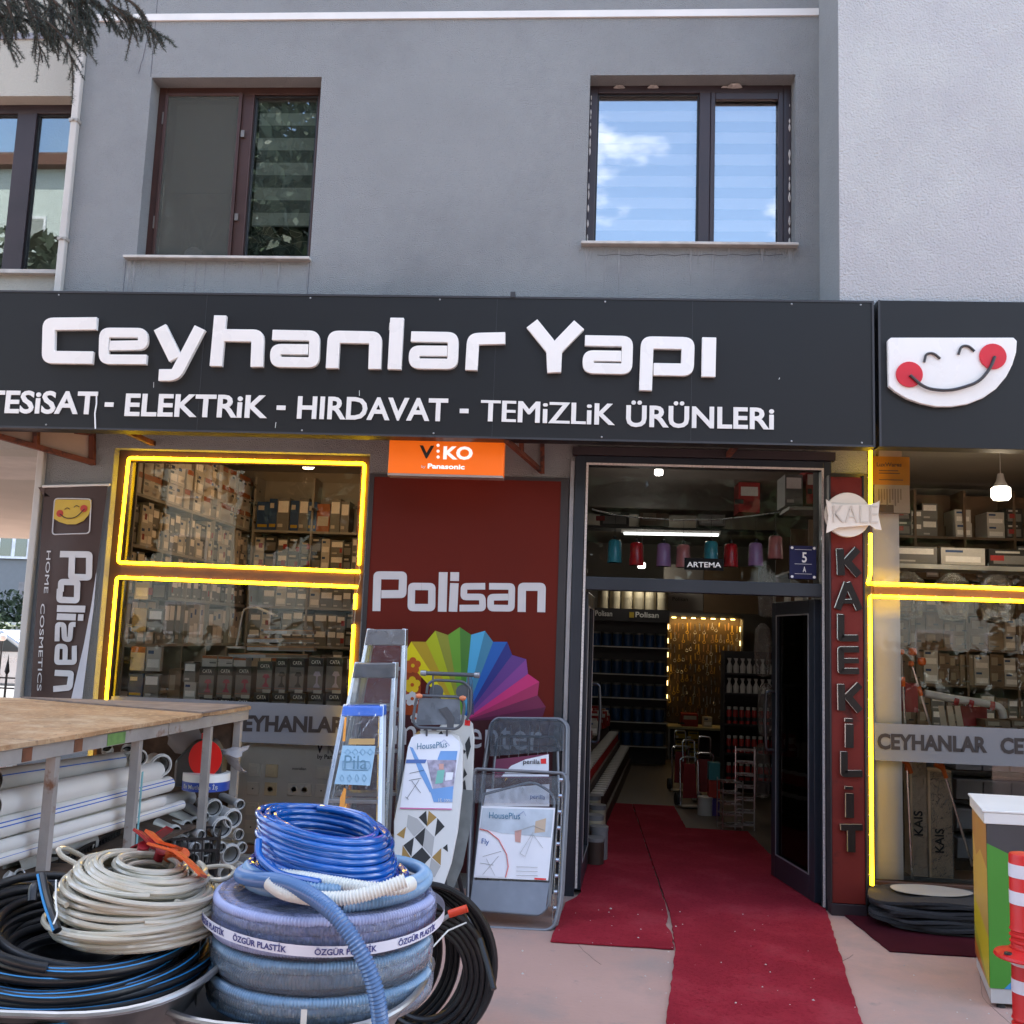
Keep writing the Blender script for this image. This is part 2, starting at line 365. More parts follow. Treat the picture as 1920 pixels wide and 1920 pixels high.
# side face of the bay carries a darker grey sheet
bx('bay_side_sheet', mat('stucco_side', (.275, .295, .30), .9, var=.05, bump=.6, bs=70), (XR-.004, XR, -.486, -.001, 2.91, 13), bld)
bx('string_band', whitep, (-3.57, XR-.006, -.014, 0, 5.812, 5.862), bld)
bx('upper_block', stucco, (XL, 9, T, 10, 3.15, 13), bld)
bx('side_wall', stucco_b, (XL, XL+.2, T, 9.6, 0, 3.15), bld)
bx('side_wall', intw, (5.0, 5.2, T, 9.6, 0, 3.1), bld)
bx('rear_wall', intw, (XL+.2, 5, 9.3, 9.6, 0, 3.1), bld)
bx('ceiling', intw, (XL+.2, 5, T, 9.3, 3.1, 3.148), bld)
bx('partition_wall', intw, (XL+.2, -.35, 3.15, 3.25, 0, 3.1), bld)
bx('partition_wall', intw, (2.35, 4.98, 3.15, 3.25, 0, 3.1), bld)
bx('partition_wall', mat('orange_wall', (.42, .12, .02), .7), (-1.42, -1.34, .6, 3.14, 0, 3.1), bld)
bx('column', mat('column_white', (.88, .88, .88), .45, var=.03), (P(1638, 1400, .13).x, P(1691, 1400, .13).x, .13, .5, .05, 3.1), bld)
# hairline joints in the render
for x, z0, z1 in ((-3.13, 5.39, 8), (-3.19, 3.6, 4.03), (-1.9, 3.6, 4.04)):
    bx('render_joint', stucco_dk, (x-.0015, x+.0015, -.002, .001, z0, z1), bld)
MB().tube([P(1120+i*12, 478+1.5*math.sin(i*1.7), -.001) for i in range(30)], .0022, 4).build('render_crack', stucco_dk, bld)
MB().tube([P(287-i*2.2, 30+i*9, -.001) + Vector((random.uniform(-.004, .004), 0, 0)) for i in range(13)], .002, 4).build('render_crack', stucco_dk, bld)

rg = random.Random(44); stk = mat('rain_streak', (.25, .265, .27), .95, var=.2, vs=30, aniso=(6, 6, .6))
for x0_, x1_, z_ in ((-3.19, -1.89, 4.03), (-.06, 1.36, 4.16)):
    for i in range(16):
        x = rg.uniform(x0_, x1_) if i > 4 else (x0_+rg.uniform(0, .05) if i % 2 else x1_-rg.uniform(0, .05)); w2_ = rg.uniform(.003, .012); h2_ = rg.uniform(.05, .42)
        MB().add([(x-w2_, -.0008-.0001*i, z_), (x+w2_, -.0008-.0001*i, z_), (x+w2_*.2, -.0008-.0001*i, z_-h2_)], [(0, 1, 2)]).build('rain_streak', stk, bld)
# left wing, recessed and paler
WX0, WX1 = -9, XL
lw0, lw1 = P(0, 190, .25), P(146, 508, .25)
wz0, wz1, wxr = P(70, 509, .25).z, P(70, 180, .25).z, P(150, 350, .25).x
mb = MB()
for b in [(WX0, WX1, 2.74, wz0), (WX0, WX1, wz1, 13), (wxr, WX1, wz0, wz1), (WX0, -5.4, wz0, wz1)]:
    mb.box(b[0], b[1], .25, .55, b[2], b[3])
wing = thing('apartment_wing', 'paler beige wing of the block at the far left above the open passage', 'building', (-6, .25, 2.74))
mb.build('wall', stucco_b, wing)
bx('wall', stucco_b, (WX0, WX1, .55, 8, wz1-.3, 13), wing); bx('wall', stucco_b, (WX0, WX1, 1.75, 8, 2.77, wz1-.32), wing)
bx('soffit', mat('soffit_paint', (.50, .49, .44), .8, bump=.2), (WX0, WX1-.003, .551, 1.748, 2.745, 2.85), wing)
bx('band', mat('band_grey', (.26, .27, .31), .8), (WX0, WX1-.1, .238, .25, P(70, 74, .25).z, P(70, 63, .25).z), wing)

def window(name, parent, x0, x1, z0, z1, y, fm, pm_, split, fw=.06, sash=None, mul=.06, sill=True, sx=.09, sd=.05):
    w_ = bpy.data.objects.new(name, None); COL.objects.link(w_); w_.parent = parent; w_.empty_display_size = .1
    w_.location = Vector(((x0+x1)/2, y, z0)) - wl(parent)
    mb = MB()
    mb.box(x0, x0+fw, y-.03, y+.05, z0, z1); mb.box(x1-fw, x1, y-.03, y+.05, z0, z1)
    mb.box(x0+fw, x1-fw, y-.03, y+.05, z1-fw, z1); mb.box(x0+fw, x1-fw, y-.03, y+.05, z0, z0+fw*.7)
    mb.box(split-mul, split+mul, y-.034, y+.046, z0+fw*.7, z1-fw)
    mb.build('frame', fm, w_, bevel=.004)
    for a, b in ((x0+fw, split-mul), (split+mul, x1-fw)):
        bx('pane', pm_, (a, b, y+.004, y+.008, z0+fw*.7, z1-fw), w_)
        mb = MB(); g = .012; 
        for q in ((a, a+g, z0+fw*.7, z1-fw), (b-g, b, z0+fw*.7, z1-fw), (a+g, b-g, z1-fw-g, z1-fw), (a+g, b-g, z0+fw*.7, z0+fw*.7+g)): mb.box(q[0], q[1], y-.012, y+.003, q[2], q[3])
        mb.build('bead', blackm, w_)
    if sill: bx('sill', sillm, (x0-sx, x1+.012, -.055, y-.031, z0-.022, z0-.002), w_, bevel=.004)
    return w_
W1 = window('window', bld, -3.12, -1.90, 4.06, 5.385, .16, mat('window_profile_chestnut', (.048, .020, .015), .38, var=.2, vs=3), pane_dk, -2.46, fw=.055, mul=.042, sx=.07)
W1['label'] = 'brown framed upper window with insect screen on its left half'
W2 = window('window', bld, -.03, 1.35, 4.187, 5.39, .16, darkf, pane_sky, .765, fw=.055, mul=.038, sx=.03)
W2['label'] = 'dark framed upper window mirroring blue sky and clouds'
# inner sash of the right light of window 2
mb = MB(); a, b = .804, 1.294
for q in ((a, a+.03, 4.235, 5.33), (b-.034, b, 4.235, 5.33), (a+.03, b-.034, 5.28, 5.33), (a+.03, b-.034, 4.235, 4.258)): mb.box(q[0], q[1], .118, .15, q[2], q[3])
mb.build('sash', darkf, W2, bevel=.004)
# flaking foam and mortar around window 2
rg = random.Random(5); foam = mat('old_foam', (.55, .53, .50), .9, var=.3, vs=30, bump=.5)
mb = MB()
for i in range(46):
    side = rg.choice('LLRRRT'); s = rg.uniform(.006, .02)
    if side == 'T': x, z, sx_, sz_ = rg.uniform(0, 1.3), 5.372, s*3, s*.35
    elif side == 'R': x, z, sx_, sz_ = 1.338, rg.uniform(4.2, 5.3), s*.5, s*1.8
    else: x, z, sx_, sz_ = -.02, rg.uniform(4.2, 5.3), s*.35, s*1.6
    mb.lathe([(0, -sz_), (sx_*.8, -sz_*.5), (sx_, 0), (sx_*.7, sz_*.6), (0, sz_)], (x, .127, z), 6)
mb.build('loose_filler', foam, W2)['kind'] = 'stuff'
hm = mat('hinge_metal', (.25, .22, .2), .4, metal=.8)
for z in (4.32, 5.1): bx('hinge', hm, (-3.076, -3.05, .112, .129, z, z+.09), W1)
for z in (4.38, 5.0): bx('hinge', hm, (-2.49, -2.465, .108, .125, z, z+.05), W1)
# insect screen on left light
bx('insect_screen', glass('insect_mesh', (.80, .80, .80), .2, 1.3, haze=.36, hcol=(.17, .18, .16)), (-3.05, -2.51, .112, .115, 4.11, 5.32), W1)
mb = MB()
for q in ((-3.062, -3.04, 4.1, 5.33), (-2.52, -2.498, 4.1, 5.33), (-3.04, -2.52, 5.308, 5.33), (-3.04, -2.52, 4.1, 4.122)): mb.box(q[0], q[1], .104, .12, q[2], q[3])
mb.build('screen_frame', mat('window_profile_chestnut', (1, 1, 1)), W1, bevel=.003)
W3 = window('window', wing, -5.38, wxr, wz0, wz1, .40, darkf, pane_dk, P(42, 350, .4).x, fw=.07, mul=.075, sill=False)
W3['label'] = 'dark framed window of the paler wing, reflecting trees and facades'
bx('sill', sillm, (-5.5, wxr+.02, .20, .369, wz0-.03, wz0-.002), W3)
# thin dark sheets stand in for the shade of rooms behind the upper windows
roomm = mat('room_shade', (.05, .05, .045), .9, var=.1)
for (x0, x1, z0, z1, pr, y) in ((-3.3, -1.75, 3.9, 5.5, bld, .295), (-.15, 1.5, 4.0, 5.5, bld, .295)):
    bx('room_shade_sheet', roomm, (x0, x1, .2995, .2998, z0, z1), pr)
# zebra blinds
def blind(x0, x1, z0, z1, y, w_, c1, c2, step, n0):
    k = int((z1-z0)/step)
    for i in range(k+1):
        a = z1-(i+1)*step; b = a+step
        a = max(a, z0)
        if b <= z0: break
        bx('blind_slat', c1 if (i+n0) % 2 else c2, (x0, x1, y, y+.002+(i % 2)*.003, a, b), w_)
blA = mat('blind_cream', (.55, .56, .52), .8, var=.04); blB = mat('blind_sheer', (.20, .21, .20), .8, var=.06)
blC = mat('blind_bright', (.90, .92, .92), .8, var=.02); blD = mat('blind_bright_sheer', (.30, .34, .37), .8, var=.02)
bpy.data.objects
blind(-2.40, -1.96, 4.38, 5.33, .215, W1, blA, blB, .094, 0)
blind(.035, 1.29, 4.235, 5.33, .215, W2, blC, blD, .08, 0)
blind(-3.04, -2.51, 4.65, 5.33, .262, W1, blB, blB, .34, 0)
# dried twigs caught behind the right pane of window 1
mb = MB(); rg = random.Random(3)
for i in range(34):
    x, z = rg.uniform(-2.38, -2.2), rg.uniform(4.15, 4.7); a = rg.uniform(0, 6.28); pts = []
    for k in range(12):
        pts.append((x, .19+rg.uniform(-.006, .006), z)); x += math.cos(a)*.022; z += math.sin(a)*.022; a += rg.uniform(-.5, .6)
        x = min(-1.98, max(-2.39, x)); z = min(4.9, max(4.12, z))
    mb.tube(pts, .0011, 3)
tag(mb.build('dry_vine', mat('dry_twig', (.40, .37, .30), .8), None), 'tangle of dry twigs behind the pane of the brown framed window', 'vine')
mb = MB().lathe([(0, 0), (.06, 0), (.078, .03), (.072, .07), (.04, .1), (0, .11)], (-2.79, .2, 4.105), 16)
tag(mb.build('flower_pot', mat('pot_white', (.6, .6, .58), .5), smooth=True), 'round white pot on the sill behind the insect screen', 'pot')
mb = MB()
for i in range(26):
    a = rg.uniform(0, 6.28); l_ = rg.uniform(.05, .28); x = -2.79+rg.uniform(-.12, .12)
    mb.tube([(x, .2, 4.2), (x+math.cos(a)*l_*.3, .2+rg.uniform(-.02, .02), 4.2+l_*.5), (x+math.cos(a)*l_*.6, .2, 4.2+l_)], .0015, 3)
tag(mb.build('house_plant', mat('dry_leaf', (.30, .30, .22), .8)), 'thin stalky house plant behind the insect screen', 'plant')

# rain pipe
dp = thing('drain_pipe', 'narrow cream rainwater pipe down the left edge of the grey wall', 'pipe', (-3.635, -.03, 0))
mb = MB(); mb.box(-3.66, -3.612, -.05, -.003, 0, 6.05); mb.build('pipe', mat('pipe_cream', (.52, .51, .47), .5, var=.08), dp, bevel=.008)
for z in (3.0, 4.16, 5.03, 1.0):
    mb = MB(); mb.box(-3.668, -3.604, -.056, -.002, z, z+.022); mb.lathe([(0, 0), (.010, 0), (.010, .012), (0, .014)], (-3.636, -.056, z+.011), 8, 'Y'); mb.build('clamp', mat('clamp_zinc', (.42, .40, .36), .5, metal=.4), dp)

# ---------------- fascia sign ----------------
SY = -.60
sg = thing('shop_sign', 'long black fascia sign with raised white shop name and product list', 'sign', (-1.1, SY, 2.72))
bx('sign_panel', signm, (-5.2, 1.675, SY, SY+.12, 2.72, 3.597), sg, bevel=.003)
mb = MB(); mb.box(-5.2, 1.675, SY-.004, SY, 2.72, 2.732); mb.box(-5.2, 1.675, SY-.004, SY, 3.585, 3.597); mb.box(1.663, 1.6748, SY-.006, SY, 2.7325, 3.5845); mb.build('trim', signm2, sg)
bx('return', signm2, (-5.2, 1.675, SY+.121, -.001, 3.57, 3.59), sg)
for z in (2.74,):
    for x in (-4.4, -2.9, -1.0, .9): bx('strut', rust, (x, x+.03, SY+.121, -.001, z, z+.03), sg)
sg2 = thing('emblem_sign', 'black fascia sign with a smiling face emblem in white and red', 'sign', (2.4, SY, 2.72))
bx('sign_panel', signm, (1.699, 5.2, SY, SY+.12, 2.725, 3.602), sg2, bevel=.003)
bx('trim', signm2, (1.699, 1.711, SY-.005, SY, 2.725, 3.602), sg2)
def A1(x, y): return P(x/2, y/2+540, SY-.001)
def A2(x, y): return P(900+x/1.8824, 540+y/1.8824, SY-.001)
def letters(gl, mp, k, m, parent, depth=.03, bevel=.004, nrm=(0, -1, 0), name='letter', rad=26):
    for strokes in gl:
        mb = MB()
        for i, (pts, w_) in enumerate(strokes):
            ribbon2(mb, [mp(*p) for p in pts], w_*k, nrm, depth+i*.0007, rad*k*1.7)
        mb.build(name, m, parent, bevel=bevel)
kz = 5.73/F/2   # metres per zoomed pixel on the sign
G1 = [
 [([(370,138),(192,140),(189,264),(356,266)], 52)],
 [([(418,221),(543,219),(543,173),(398,172),(396,272),(556,273)], 40)],
 [([(606,152),(664,270)], 54), ([(756,154),(664,331),(602,331)], 48)],
 [([(832,108),(815,298)], 50), ([(836,182),(972,184),(968,301)], 50)],
 [([(1026,181),(1184,184),(1181,284),(1037,282),(1038,234),(1160,235)], 42)],
 [([(1249,306),(1256,188),(1412,191),(1408,309)], 50)],
 [([(1492,117),(1482,310)], 54)],
 [([(1544,187),(1702,190),(1699,290),(1555,288),(1556,240),(1679,241)], 42)],
 [([(1769,313),(1776,196),(1896,193)], 48)]]
letters(G1, A1, kz, letterm, sg, bevel=.003)
k2 = kz*2/1.8824
G2 = [
 [([(184,130),(258,222),(262,303)], 50), ([(350,135),(266,222),(262,302)], 50)],
 [([(370,190),(520,193),(517,290),(381,287),(382,243),(498,245)], 40)],
 [([(583,366),(589,197),(733,200),(730,293),(611,291)], 46)],
 [([(807,179),(804,318)], 50)]]
letters(G2, A2, k2, letterm, sg, rad=24, bevel=.003)
def line2(t, x0, y0, x1, y1, capz=42, m=inkw, par=sg, Y=SY, bold=.024, **kw):
    a, b = P(x0, y0, Y), P(x1, y1, Y); cap = (P(x0, y0-capz, Y)-a).z
    return text(t, a, b, cap, m, par, bold=bold, ext=.006, **kw)
line2('TESiSAT', -30, 773, 181, 776); line2('ELEKTRiK', 234, 779, 501, 783); line2('HIRDAVAT', 557, 784, 839, 789)
line2('TEMiZLiK', 902, 790, 1151, 797.5, bold=0, fat=.024)
def urun():
    # the dots of the Ü sit inside cap height here
    line2('ÜRÜNLERi', 1173.5, 799, 1451, 804.5, 40)
urun()
for x0, x1, y in ((197, 214, 759), (519, 536, 765), (862, 879, 771)):
    a = P(x0, y+4, SY); b = P(x1, y-4, SY); bx('lettering', inkw, (a.x, b.x, SY-.008, SY-.002, a.z, b.z), sg)
mb = MB().tube([P(181, 738, SY-.004), P(181, 757, SY-.004), P(178, 775, SY-.004), P(179, 804, SY-.004)], .0045, 5); mb.build('torn_seam', letterm, sg)
rg = random.Random(8)
for i in range(9):
    x, y = rg.uniform(200, 1600), rg.uniform(580, 800); mb = MB().tube([P(x, y, SY-.001), P(x+rg.uniform(-2, 2), y+rg.uniform(3, 14), SY-.001)], .0015, 4); mb.build('scratch', letterm, sg)
bx('clip', signm2, (P(957, 556, SY).x, P(966, 556, SY).x, SY-.01, SY+.05, P(960, 558, SY).z, P(960, 548, SY).z), sg)
for x in (-3.9, -2.35, -.55, .62): bx('panel_seam', signm2, (x-.0012, x+.0012, SY-.0012, SY-.0002, 2.733, 3.584), sg)
for x in (-3.3, -1.7, -.9, .1, 1.2, 1.6):
    for z in (2.745, 3.572): MB().lathe([(0, -.0), (.006, .0), (.005, .003), (0, .004)], (x, SY, z), 8, 'Y').build('screw', alu_s, sg)
# emblem
top = [A2(1437+8, 180), A2(1888-12, 180), A2(1888, 192)]
cur = [A2(*p) for p in ((1885, 232), (1872, 275), (1850, 318), (1815, 360), (1770, 392), (1715, 414), (1660, 423), (1605, 423), (1550, 412), (1500, 394), (1460, 370), (1437, 350))]
MB().prism(top+cur+[A2(1434, 190)], (0, -.03, 0)).build('emblem_face', letterm, sg2, bevel=.005)
for c in ((1508, 311), (1801, 248)):
    cc = A2(*c)+Vector((0, -.03, 0)); MB().prism(circle(cc, 46*k2, 28), (0, -.012, 0)).build('emblem_cheek', mat('acrylic_red', (.62, .015, .03), .35), sg2, bevel=.002)
dk = mat('acrylic_dark', (.03, .03, .034), .35)
def arcpts(pts, y, n=5): return [q+Vector((0, y, 0)) for q in fillet([A2(*p) for p in pts], .2, 10)]
MB().tube(arcpts([(1508, 315), (1560, 362), (1650, 372), (1750, 340), (1790, 290), (1805, 250)], -.048), .0155/2*1.2, 8).build('emblem_mouth', dk, sg2, smooth=True)
MB().tube(arcpts([(1560, 268), (1567, 238), (1592, 236), (1616, 256)], -.038), .0075, 8).build('emblem_eye', dk, sg2, smooth=True)
MB().tube(arcpts([(1680, 241), (1690, 212), (1715, 210), (1736, 230)], -.038), .0075, 8).build('emblem_eye', dk, sg2, smooth=True)

# awning brackets
def arm(name, label, pts, r=.034):
    t_ = thing(name, label, 'bracket', pts[-1][1])
    for a, b in pts: MB().bar(a, b, r, r).build('bar', rust, t_)
    return t_
br = arm('wall_bracket', 'rust-brown steel strut under the sign at the left end, with beige panel', [
    (P(-60, 802, -.56), P(176, 868, -.03)), (P(173, 808, -.03), P(173, 872, -.03)), (P(68, 806, -.3), P(68, 840, -.28)), (P(0, 800, -.3), P(173, 812, -.03))])
MB().prism([P(-60, 798, -.54), P(172, 866, -.02), P(172, 806, -.02)], (0, .006, 0)).build('panel', mat('panel_beige', (.45, .35, .27), .6), br)
arm('wall_bracket', 'rust-brown steel strut under the sign beside the orange switch-maker sign', [(P(950, 826, -.56), P(1016, 884, -.03)), (P(1017, 826, -.03), P(1017, 888, -.03)), (P(978, 826, -.3), P(978, 852, -.28))], .028)

# VIKO light box
vk = thing('orange_sign', 'orange light box under the fascia with black and white lettering', 'sign', P(837, 890, -.42))
a, b = P(727, 887, -.42), P(946, 822, -.42)
bx('box', orange, (a.x, b.x, -.42, -.33, a.z, b.z+.01), vk, bevel=.004)
bx('bottom_edge', mat('alu_edge', (.5, .4, .35), .4, metal=.6), (a.x, b.x, -.425, -.33, a.z-.014, a.z), vk)
def Vp(x, y): return P(x, y, -.42)
text('V', Vp(786, 858), Vp(813, 859), .078, blackm, vk, bold=.03, ext=.003, lift=.001)
inkl = mat('white_glow', (.8, .8, .8), .5, var=0, emit=.22)  # emission added to keep the lettering white in the fascia's shade
text('KO', Vp(831, 860), Vp(886, 861), .078, inkl, vk, bold=.035, ext=.003, lift=.001)
for y in (835, 846, 857): MB().prism(circle(Vp(821.5, y), .0095, 14), (0, -.003, 0)).build('lettering_dot', inkl, vk)
text('by', Vp(790, 877), Vp(798, 877), .018, inkw, vk, ext=.002, lift=.001); text('Panasonic', Vp(802, 878), Vp(871, 880), .030, inkl, vk, bold=.03, ext=.002, lift=.001)

# ---------------- shop windows ----------------
def shopwin(name, label, x0, x1, z0, z1, mids, y, fw, fm, strips):
    w_ = bpy.data.objects.new(name, None); COL.objects.link(w_); w_.parent = bld; w_.location = ((x0+x1)/2, y, z0); w_['label'] = label
    mb = MB(); mb.box(x0, x0+fw, y-.03, y+.04, z0, z1); mb.box(x1-fw, x1, y-.03, y+.04, z0, z1); mb.box(x0+fw, x1-fw, y-.03, y+.04, z1-fw, z1); mb.box(x0+fw, x1-fw, y-.03, y+.04, z0, z0+fw*.7)
    mb.box(x0+fw, x1-fw, y-.034, y+.038, mids[0], mids[1]); mb.build('frame', fm, w_, bevel=.003)
    bx('pane', pane_shop, (x0+fw, x1-fw, y, y+.004, z0+fw*.7, mids[0]), w_); bx('pane', pane_shop, (x0+fw, x1-fw, y, y+.004, mids[1], z1-fw), w_)
    return w_
SW1 = shopwin('shop_window', 'left shop window framed in glowing yellow light strip', -3.15, -1.41, .122, 2.718, (1.84, 1.94), .10, .072, brownf, None)
SW2 = shopwin('shop_window', 'right shop window with yellow light strip and frosted band', 1.802, 4.58, .152, 2.945, (1.895, 1.955), .04, .03, brownf, None)
# stucco-coloured reveal with orange-lit edge belongs to the wall opening
pane_amber = glass('shop_pane_amber', (.96, .89, .75), .55, 1.5)
for q_ in SW1.children:
    if q_.name.startswith('pane') and min(v.co.z for v in q_.data.vertices) > 1: q_.data.materials[0] = pane_amber
_n = ledm.node_tree.nodes; _l = ledm.node_tree.links; _lw = _n.new('ShaderNodeLayerWeight'); _lw.inputs[0].default_value = .35; _mx = _n.new('ShaderNodeMix'); _mx.data_type = 'RGBA'
_mx.inputs['A'].default_value = (4.2, 2.6, .035, 1); _mx.inputs['B'].default_value = (2.6, 1.0, .0, 1); _l.new(_lw.outputs['Facing'], _mx.inputs['Factor']); _l.new(_mx.outputs['Result'], _n['Principled BSDF'].inputs['Emission Color'])
_tc = _n.new('ShaderNodeTexCoord'); _nz = _n.new('ShaderNodeTexNoise'); _nz.inputs['Scale'].default_value = 7; _mr = _n.new('ShaderNodeMapRange'); _mr.inputs['From Min'].default_value = .3; _mr.inputs['From Max'].default_value = .7; _mr.inputs['To Min'].default_value = .62; _mr.inputs['To Max'].default_value = 1.25
_l.new(_tc.outputs['Object'], _nz.inputs['Vector']); _l.new(_nz.outputs['Fac'], _mr.inputs['Value']); _l.new(_mr.outputs[0], _n['Principled BSDF'].inputs['Emission Strength'])
def led(label, pts, r=.0115):
    t_ = thing('light_strip', label, 'light strip', pts[0], 'neon-like yellow strips around the shop windows')
    MB().tube(fillet(pts, .02), r, 8).build('tube', ledm, t_, smooth=True)
    mb = MB()
    for a, b in zip(pts[:-1], pts[1:]):
        d = b-a; n_ = max(2, int(d.length/.11))
        for i in range(n_):
            c = a.lerp(b, (i+.5)/n_); s = Vector((0, 0, .014)) if abs(d.x) > abs(d.z) else Vector((-.014, 0, 0))
            mb.box(c.x-.004+s.x, c.x+.004+s.x, c.y-.006, c.y+.008, c.z-.004+s.z, c.z+.004+s.z)
    mb.build('clip', mat('clip_clear', (.5, .4, .3), .4), t_)['kind'] = 'stuff'
    return t_
y = .055
def L(px, py, yy=y): return P(px, py, yy)
def LX(x, z): return Vector((x, y, z))
x0, x1 = -3.085, -1.455
led('yellow light strip around the upper pane of the left shop window', [LX(x1, 1.99), LX(x1, 2.665), LX(x0+.01, 2.665), LX(x0, 1.955), LX(x1+.01, 1.945)])
led('yellow light strip down the left of the lower pane and along its top', [LX(x0, .2), LX(x0, 1.855), LX(x1, 1.845)])
led('short yellow light strip, upper piece at the right of the lower left pane', [LX(x1-.01, 1.80), LX(x1-.01, 1.70)])
led('yellow light strip behind the ladders at the right of the lower left pane', [LX(x1-.012, 1.60), LX(x1-.012, .35)])
MB().tube([LX(x1, 1.985), LX(x1+.015, 1.9), LX(x1-.004, 1.81), LX(x1-.01, 1.60)], .003, 5).build('cable', mat('cable_grey', (.4, .38, .35), .5), SW1)
y = -.012
def LP_(px, py, Y=-.15): return P(px, py, Y)
led('tall yellow light strip beside the red lettered pillar panel, upper piece', [LP_(1632, 845), LP_(1632, 945)])
led('yellow light strip below the round emblem, running on along the window rail', [LP_(1632, 1000), LP_(1631.5, 1080), LP_(1627, 1094), LX(1.815, 1.972), LX(4.5, 1.957)])
led('tall yellow light strip down the right side of the red pillar panel', [LX(4.5, 1.892), LX(1.815, 1.892), LP_(1631, 1120), LP_(1633, 1400), LP_(1635, 1660)])

# ---------------- maroon poster panel ----------------
pn = thing('poster_panel', 'maroon paint-brand wall panel with a rainbow paper fan', 'poster', (-.74, -.03, .1))
X0, X1, Z1 = -1.395, -.094, 2.585
bx('board', redpan, (X0+.03, X1-.05, -.032, -.004, .1, Z1-.02), pn)
mb = MB(); mb.box(X0, X0+.03, -.036, 0, .1, Z1); mb.box(X1-.05, X1, -.036, 0, .1, Z1); mb.box(X0+.03, X1-.05, -.036, 0, Z1-.02, Z1); mb.build('edge_trim', mat('trim_dark', (.03, .028, .03), .5), pn)
PY = -.034
def A3(x, y_): return P(660+x/4.3636, 1000+y_/4.3636, PY)
kp = 6.30/F/4.3636
GP = [
 [([(200,636),(208,343),(418,345),(413,497),(240,498)], 66)],
 [([(570,435),(654,436),(652,608),(484,607),(488,434),(569,435)], 60)],
 [([(747,318),(738,641)], 72)], [([(838,408),(826,641)], 70), ([(841,318),(839,390)], 72)],
 [([(1090,433),(917,434),(914,520),(1066,521),(1070,611),(880,612)], 54)],
 [([(1122,433),(1308,435),(1304,613),(1134,611),(1134,523),(1278,521)], 54)],
 [([(1388,643),(1391,437),(1553,438),(1548,645)], 66)]]
letters(GP, A3, kp, mat('vinyl_white', (.60, .60, .61), .5, var=.04), pn, depth=.0015, bevel=0, rad=30)
apex = (905, 1540)
op = [(415, 1010), (485,885),(605,888),(682,797),(785,832),(882,768),(975,830),(1088,798),(1155,888),(1270,888),(1310,995),(1425,1030),(1440,1150),(1532,1215),(1518,1325),(1585,1420),(1560,1500)]
fc = [(.78,.67,.01),(.48,.33,.02),(.42,.48,.01),(.26,.28,.03),(.13,.34,.03),(.06,.20,.03),(.07,.38,.64),(.05,.22,.35),(.012,.11,.42),(.02,.03,.20),(.11,.04,.22),(.22,.05,.26),(.56,.03,.17),(.37,.026,.11),(.17,.018,.07),(.10,.012,.045)]
for i, c in enumerate(fc):
    m_ = mat('fan_%d' % i, c, .45, var=.03); a, b, q = A3(*op[i]), A3(*op[i+1]), A3(*apex)
    MB().prism([a, b, q], (0, -.001-.0002*(i % 2), 0)).build('fan_fold', m_, pn)
bx('lower_band', mat('panel_maroon_dark', (.055, .008, .012), .45), (X0+.031, X1-.051, -.0335, -.0325, .102, P(900, 1345, 0).z), pn)
text('mixCenter', P(738, 1395, -.0335), P(1015, 1408, -.0335), .185, mat('vinyl_white', (1, 1, 1)), pn, bold=.0, ext=.001)
def flower(px, py, s, c, c2):
    for k in range(5):
        a = R_(72*k+20); cc = P(px, py, -.036)+Vector((math.cos(a)*s*.55, 0, math.sin(a)*s*.55))
        MB().prism(circle(cc, s*.42, 12), (0, -.0008-.0002*k, 0)).build('flower_petal', c, pn)
    MB().prism(circle(P(px, py, -.0385), s*.22, 10), (0, -.0006, 0)).build('flower_centre', c2, pn)
yl = mat('print_yellow', (.75, .5, .01), .5); rd = mat('print_orange', (.5, .09, .01), .5); wp = mat('vinyl_white', (1, 1, 1))
bx('flower_ground', mat('print_rust', (.33, .05, .008), .5, var=.3, vs=6), (P(757, 1300, 0).x, P(790, 1300, 0).x, -.0348, -.0341, P(770, 1340, 0).z, P(770, 1237, 0).z), pn)
flower(774, 1248, .055, rd, yl); flower(773, 1284, .055, yl, rd); flower(773, 1310, .05, wp, rd); flower(779, 1347, .035, wp, rd)

# ---------------- doorway ----------------
dw = bpy.data.objects.new('doorway', None); COL.objects.link(dw); dw.parent = bld; dw.location = (.75, 0, 0); dw['label'] = 'open double entrance door with a glazed transom'
mb = MB()
mb.box(-.055, .012, -.05, .09, 0, 2.735); mb.box(1.518, 1.565, -.05, .09, 0, 2.735); mb.box(.012, 1.518, -.05, .09, 2.685, 2.735)
mb.build('frame', bluef, dw, bevel=.004)
bx('lintel_hood', mat('hood_dark', (.03, .022, .026), .5), (-.075, 1.585, -.07, .02, 2.737, 2.79), dw)
bx('transom', bluef, (.0125, 1.5175, -.035, .08, 1.875, 1.957), dw, bevel=.004)
bx('pane', pane_door, (.0125, 1.5175, .02, .025, 1.957, 2.685), dw)
beadm = mat('pearl_led_off', (.60, .56, .52), .5, var=.25, vs=90)
mb = MB(); mb.box(.016, .03, -.056, -.048, .05, 2.675); mb.box(1.503, 1.516, -.056, -.048, .02, 2.675); mb.box(.016, 1.516, -.056, -.048, 2.6755, 2.689); mb.build('unlit_strip', beadm, dw)
bx('edge_profile', mat('galv_edge', (.33, .33, .34), .45, metal=.5), (-.085, -.06, -.04, .0, 0, 2.7), dw)
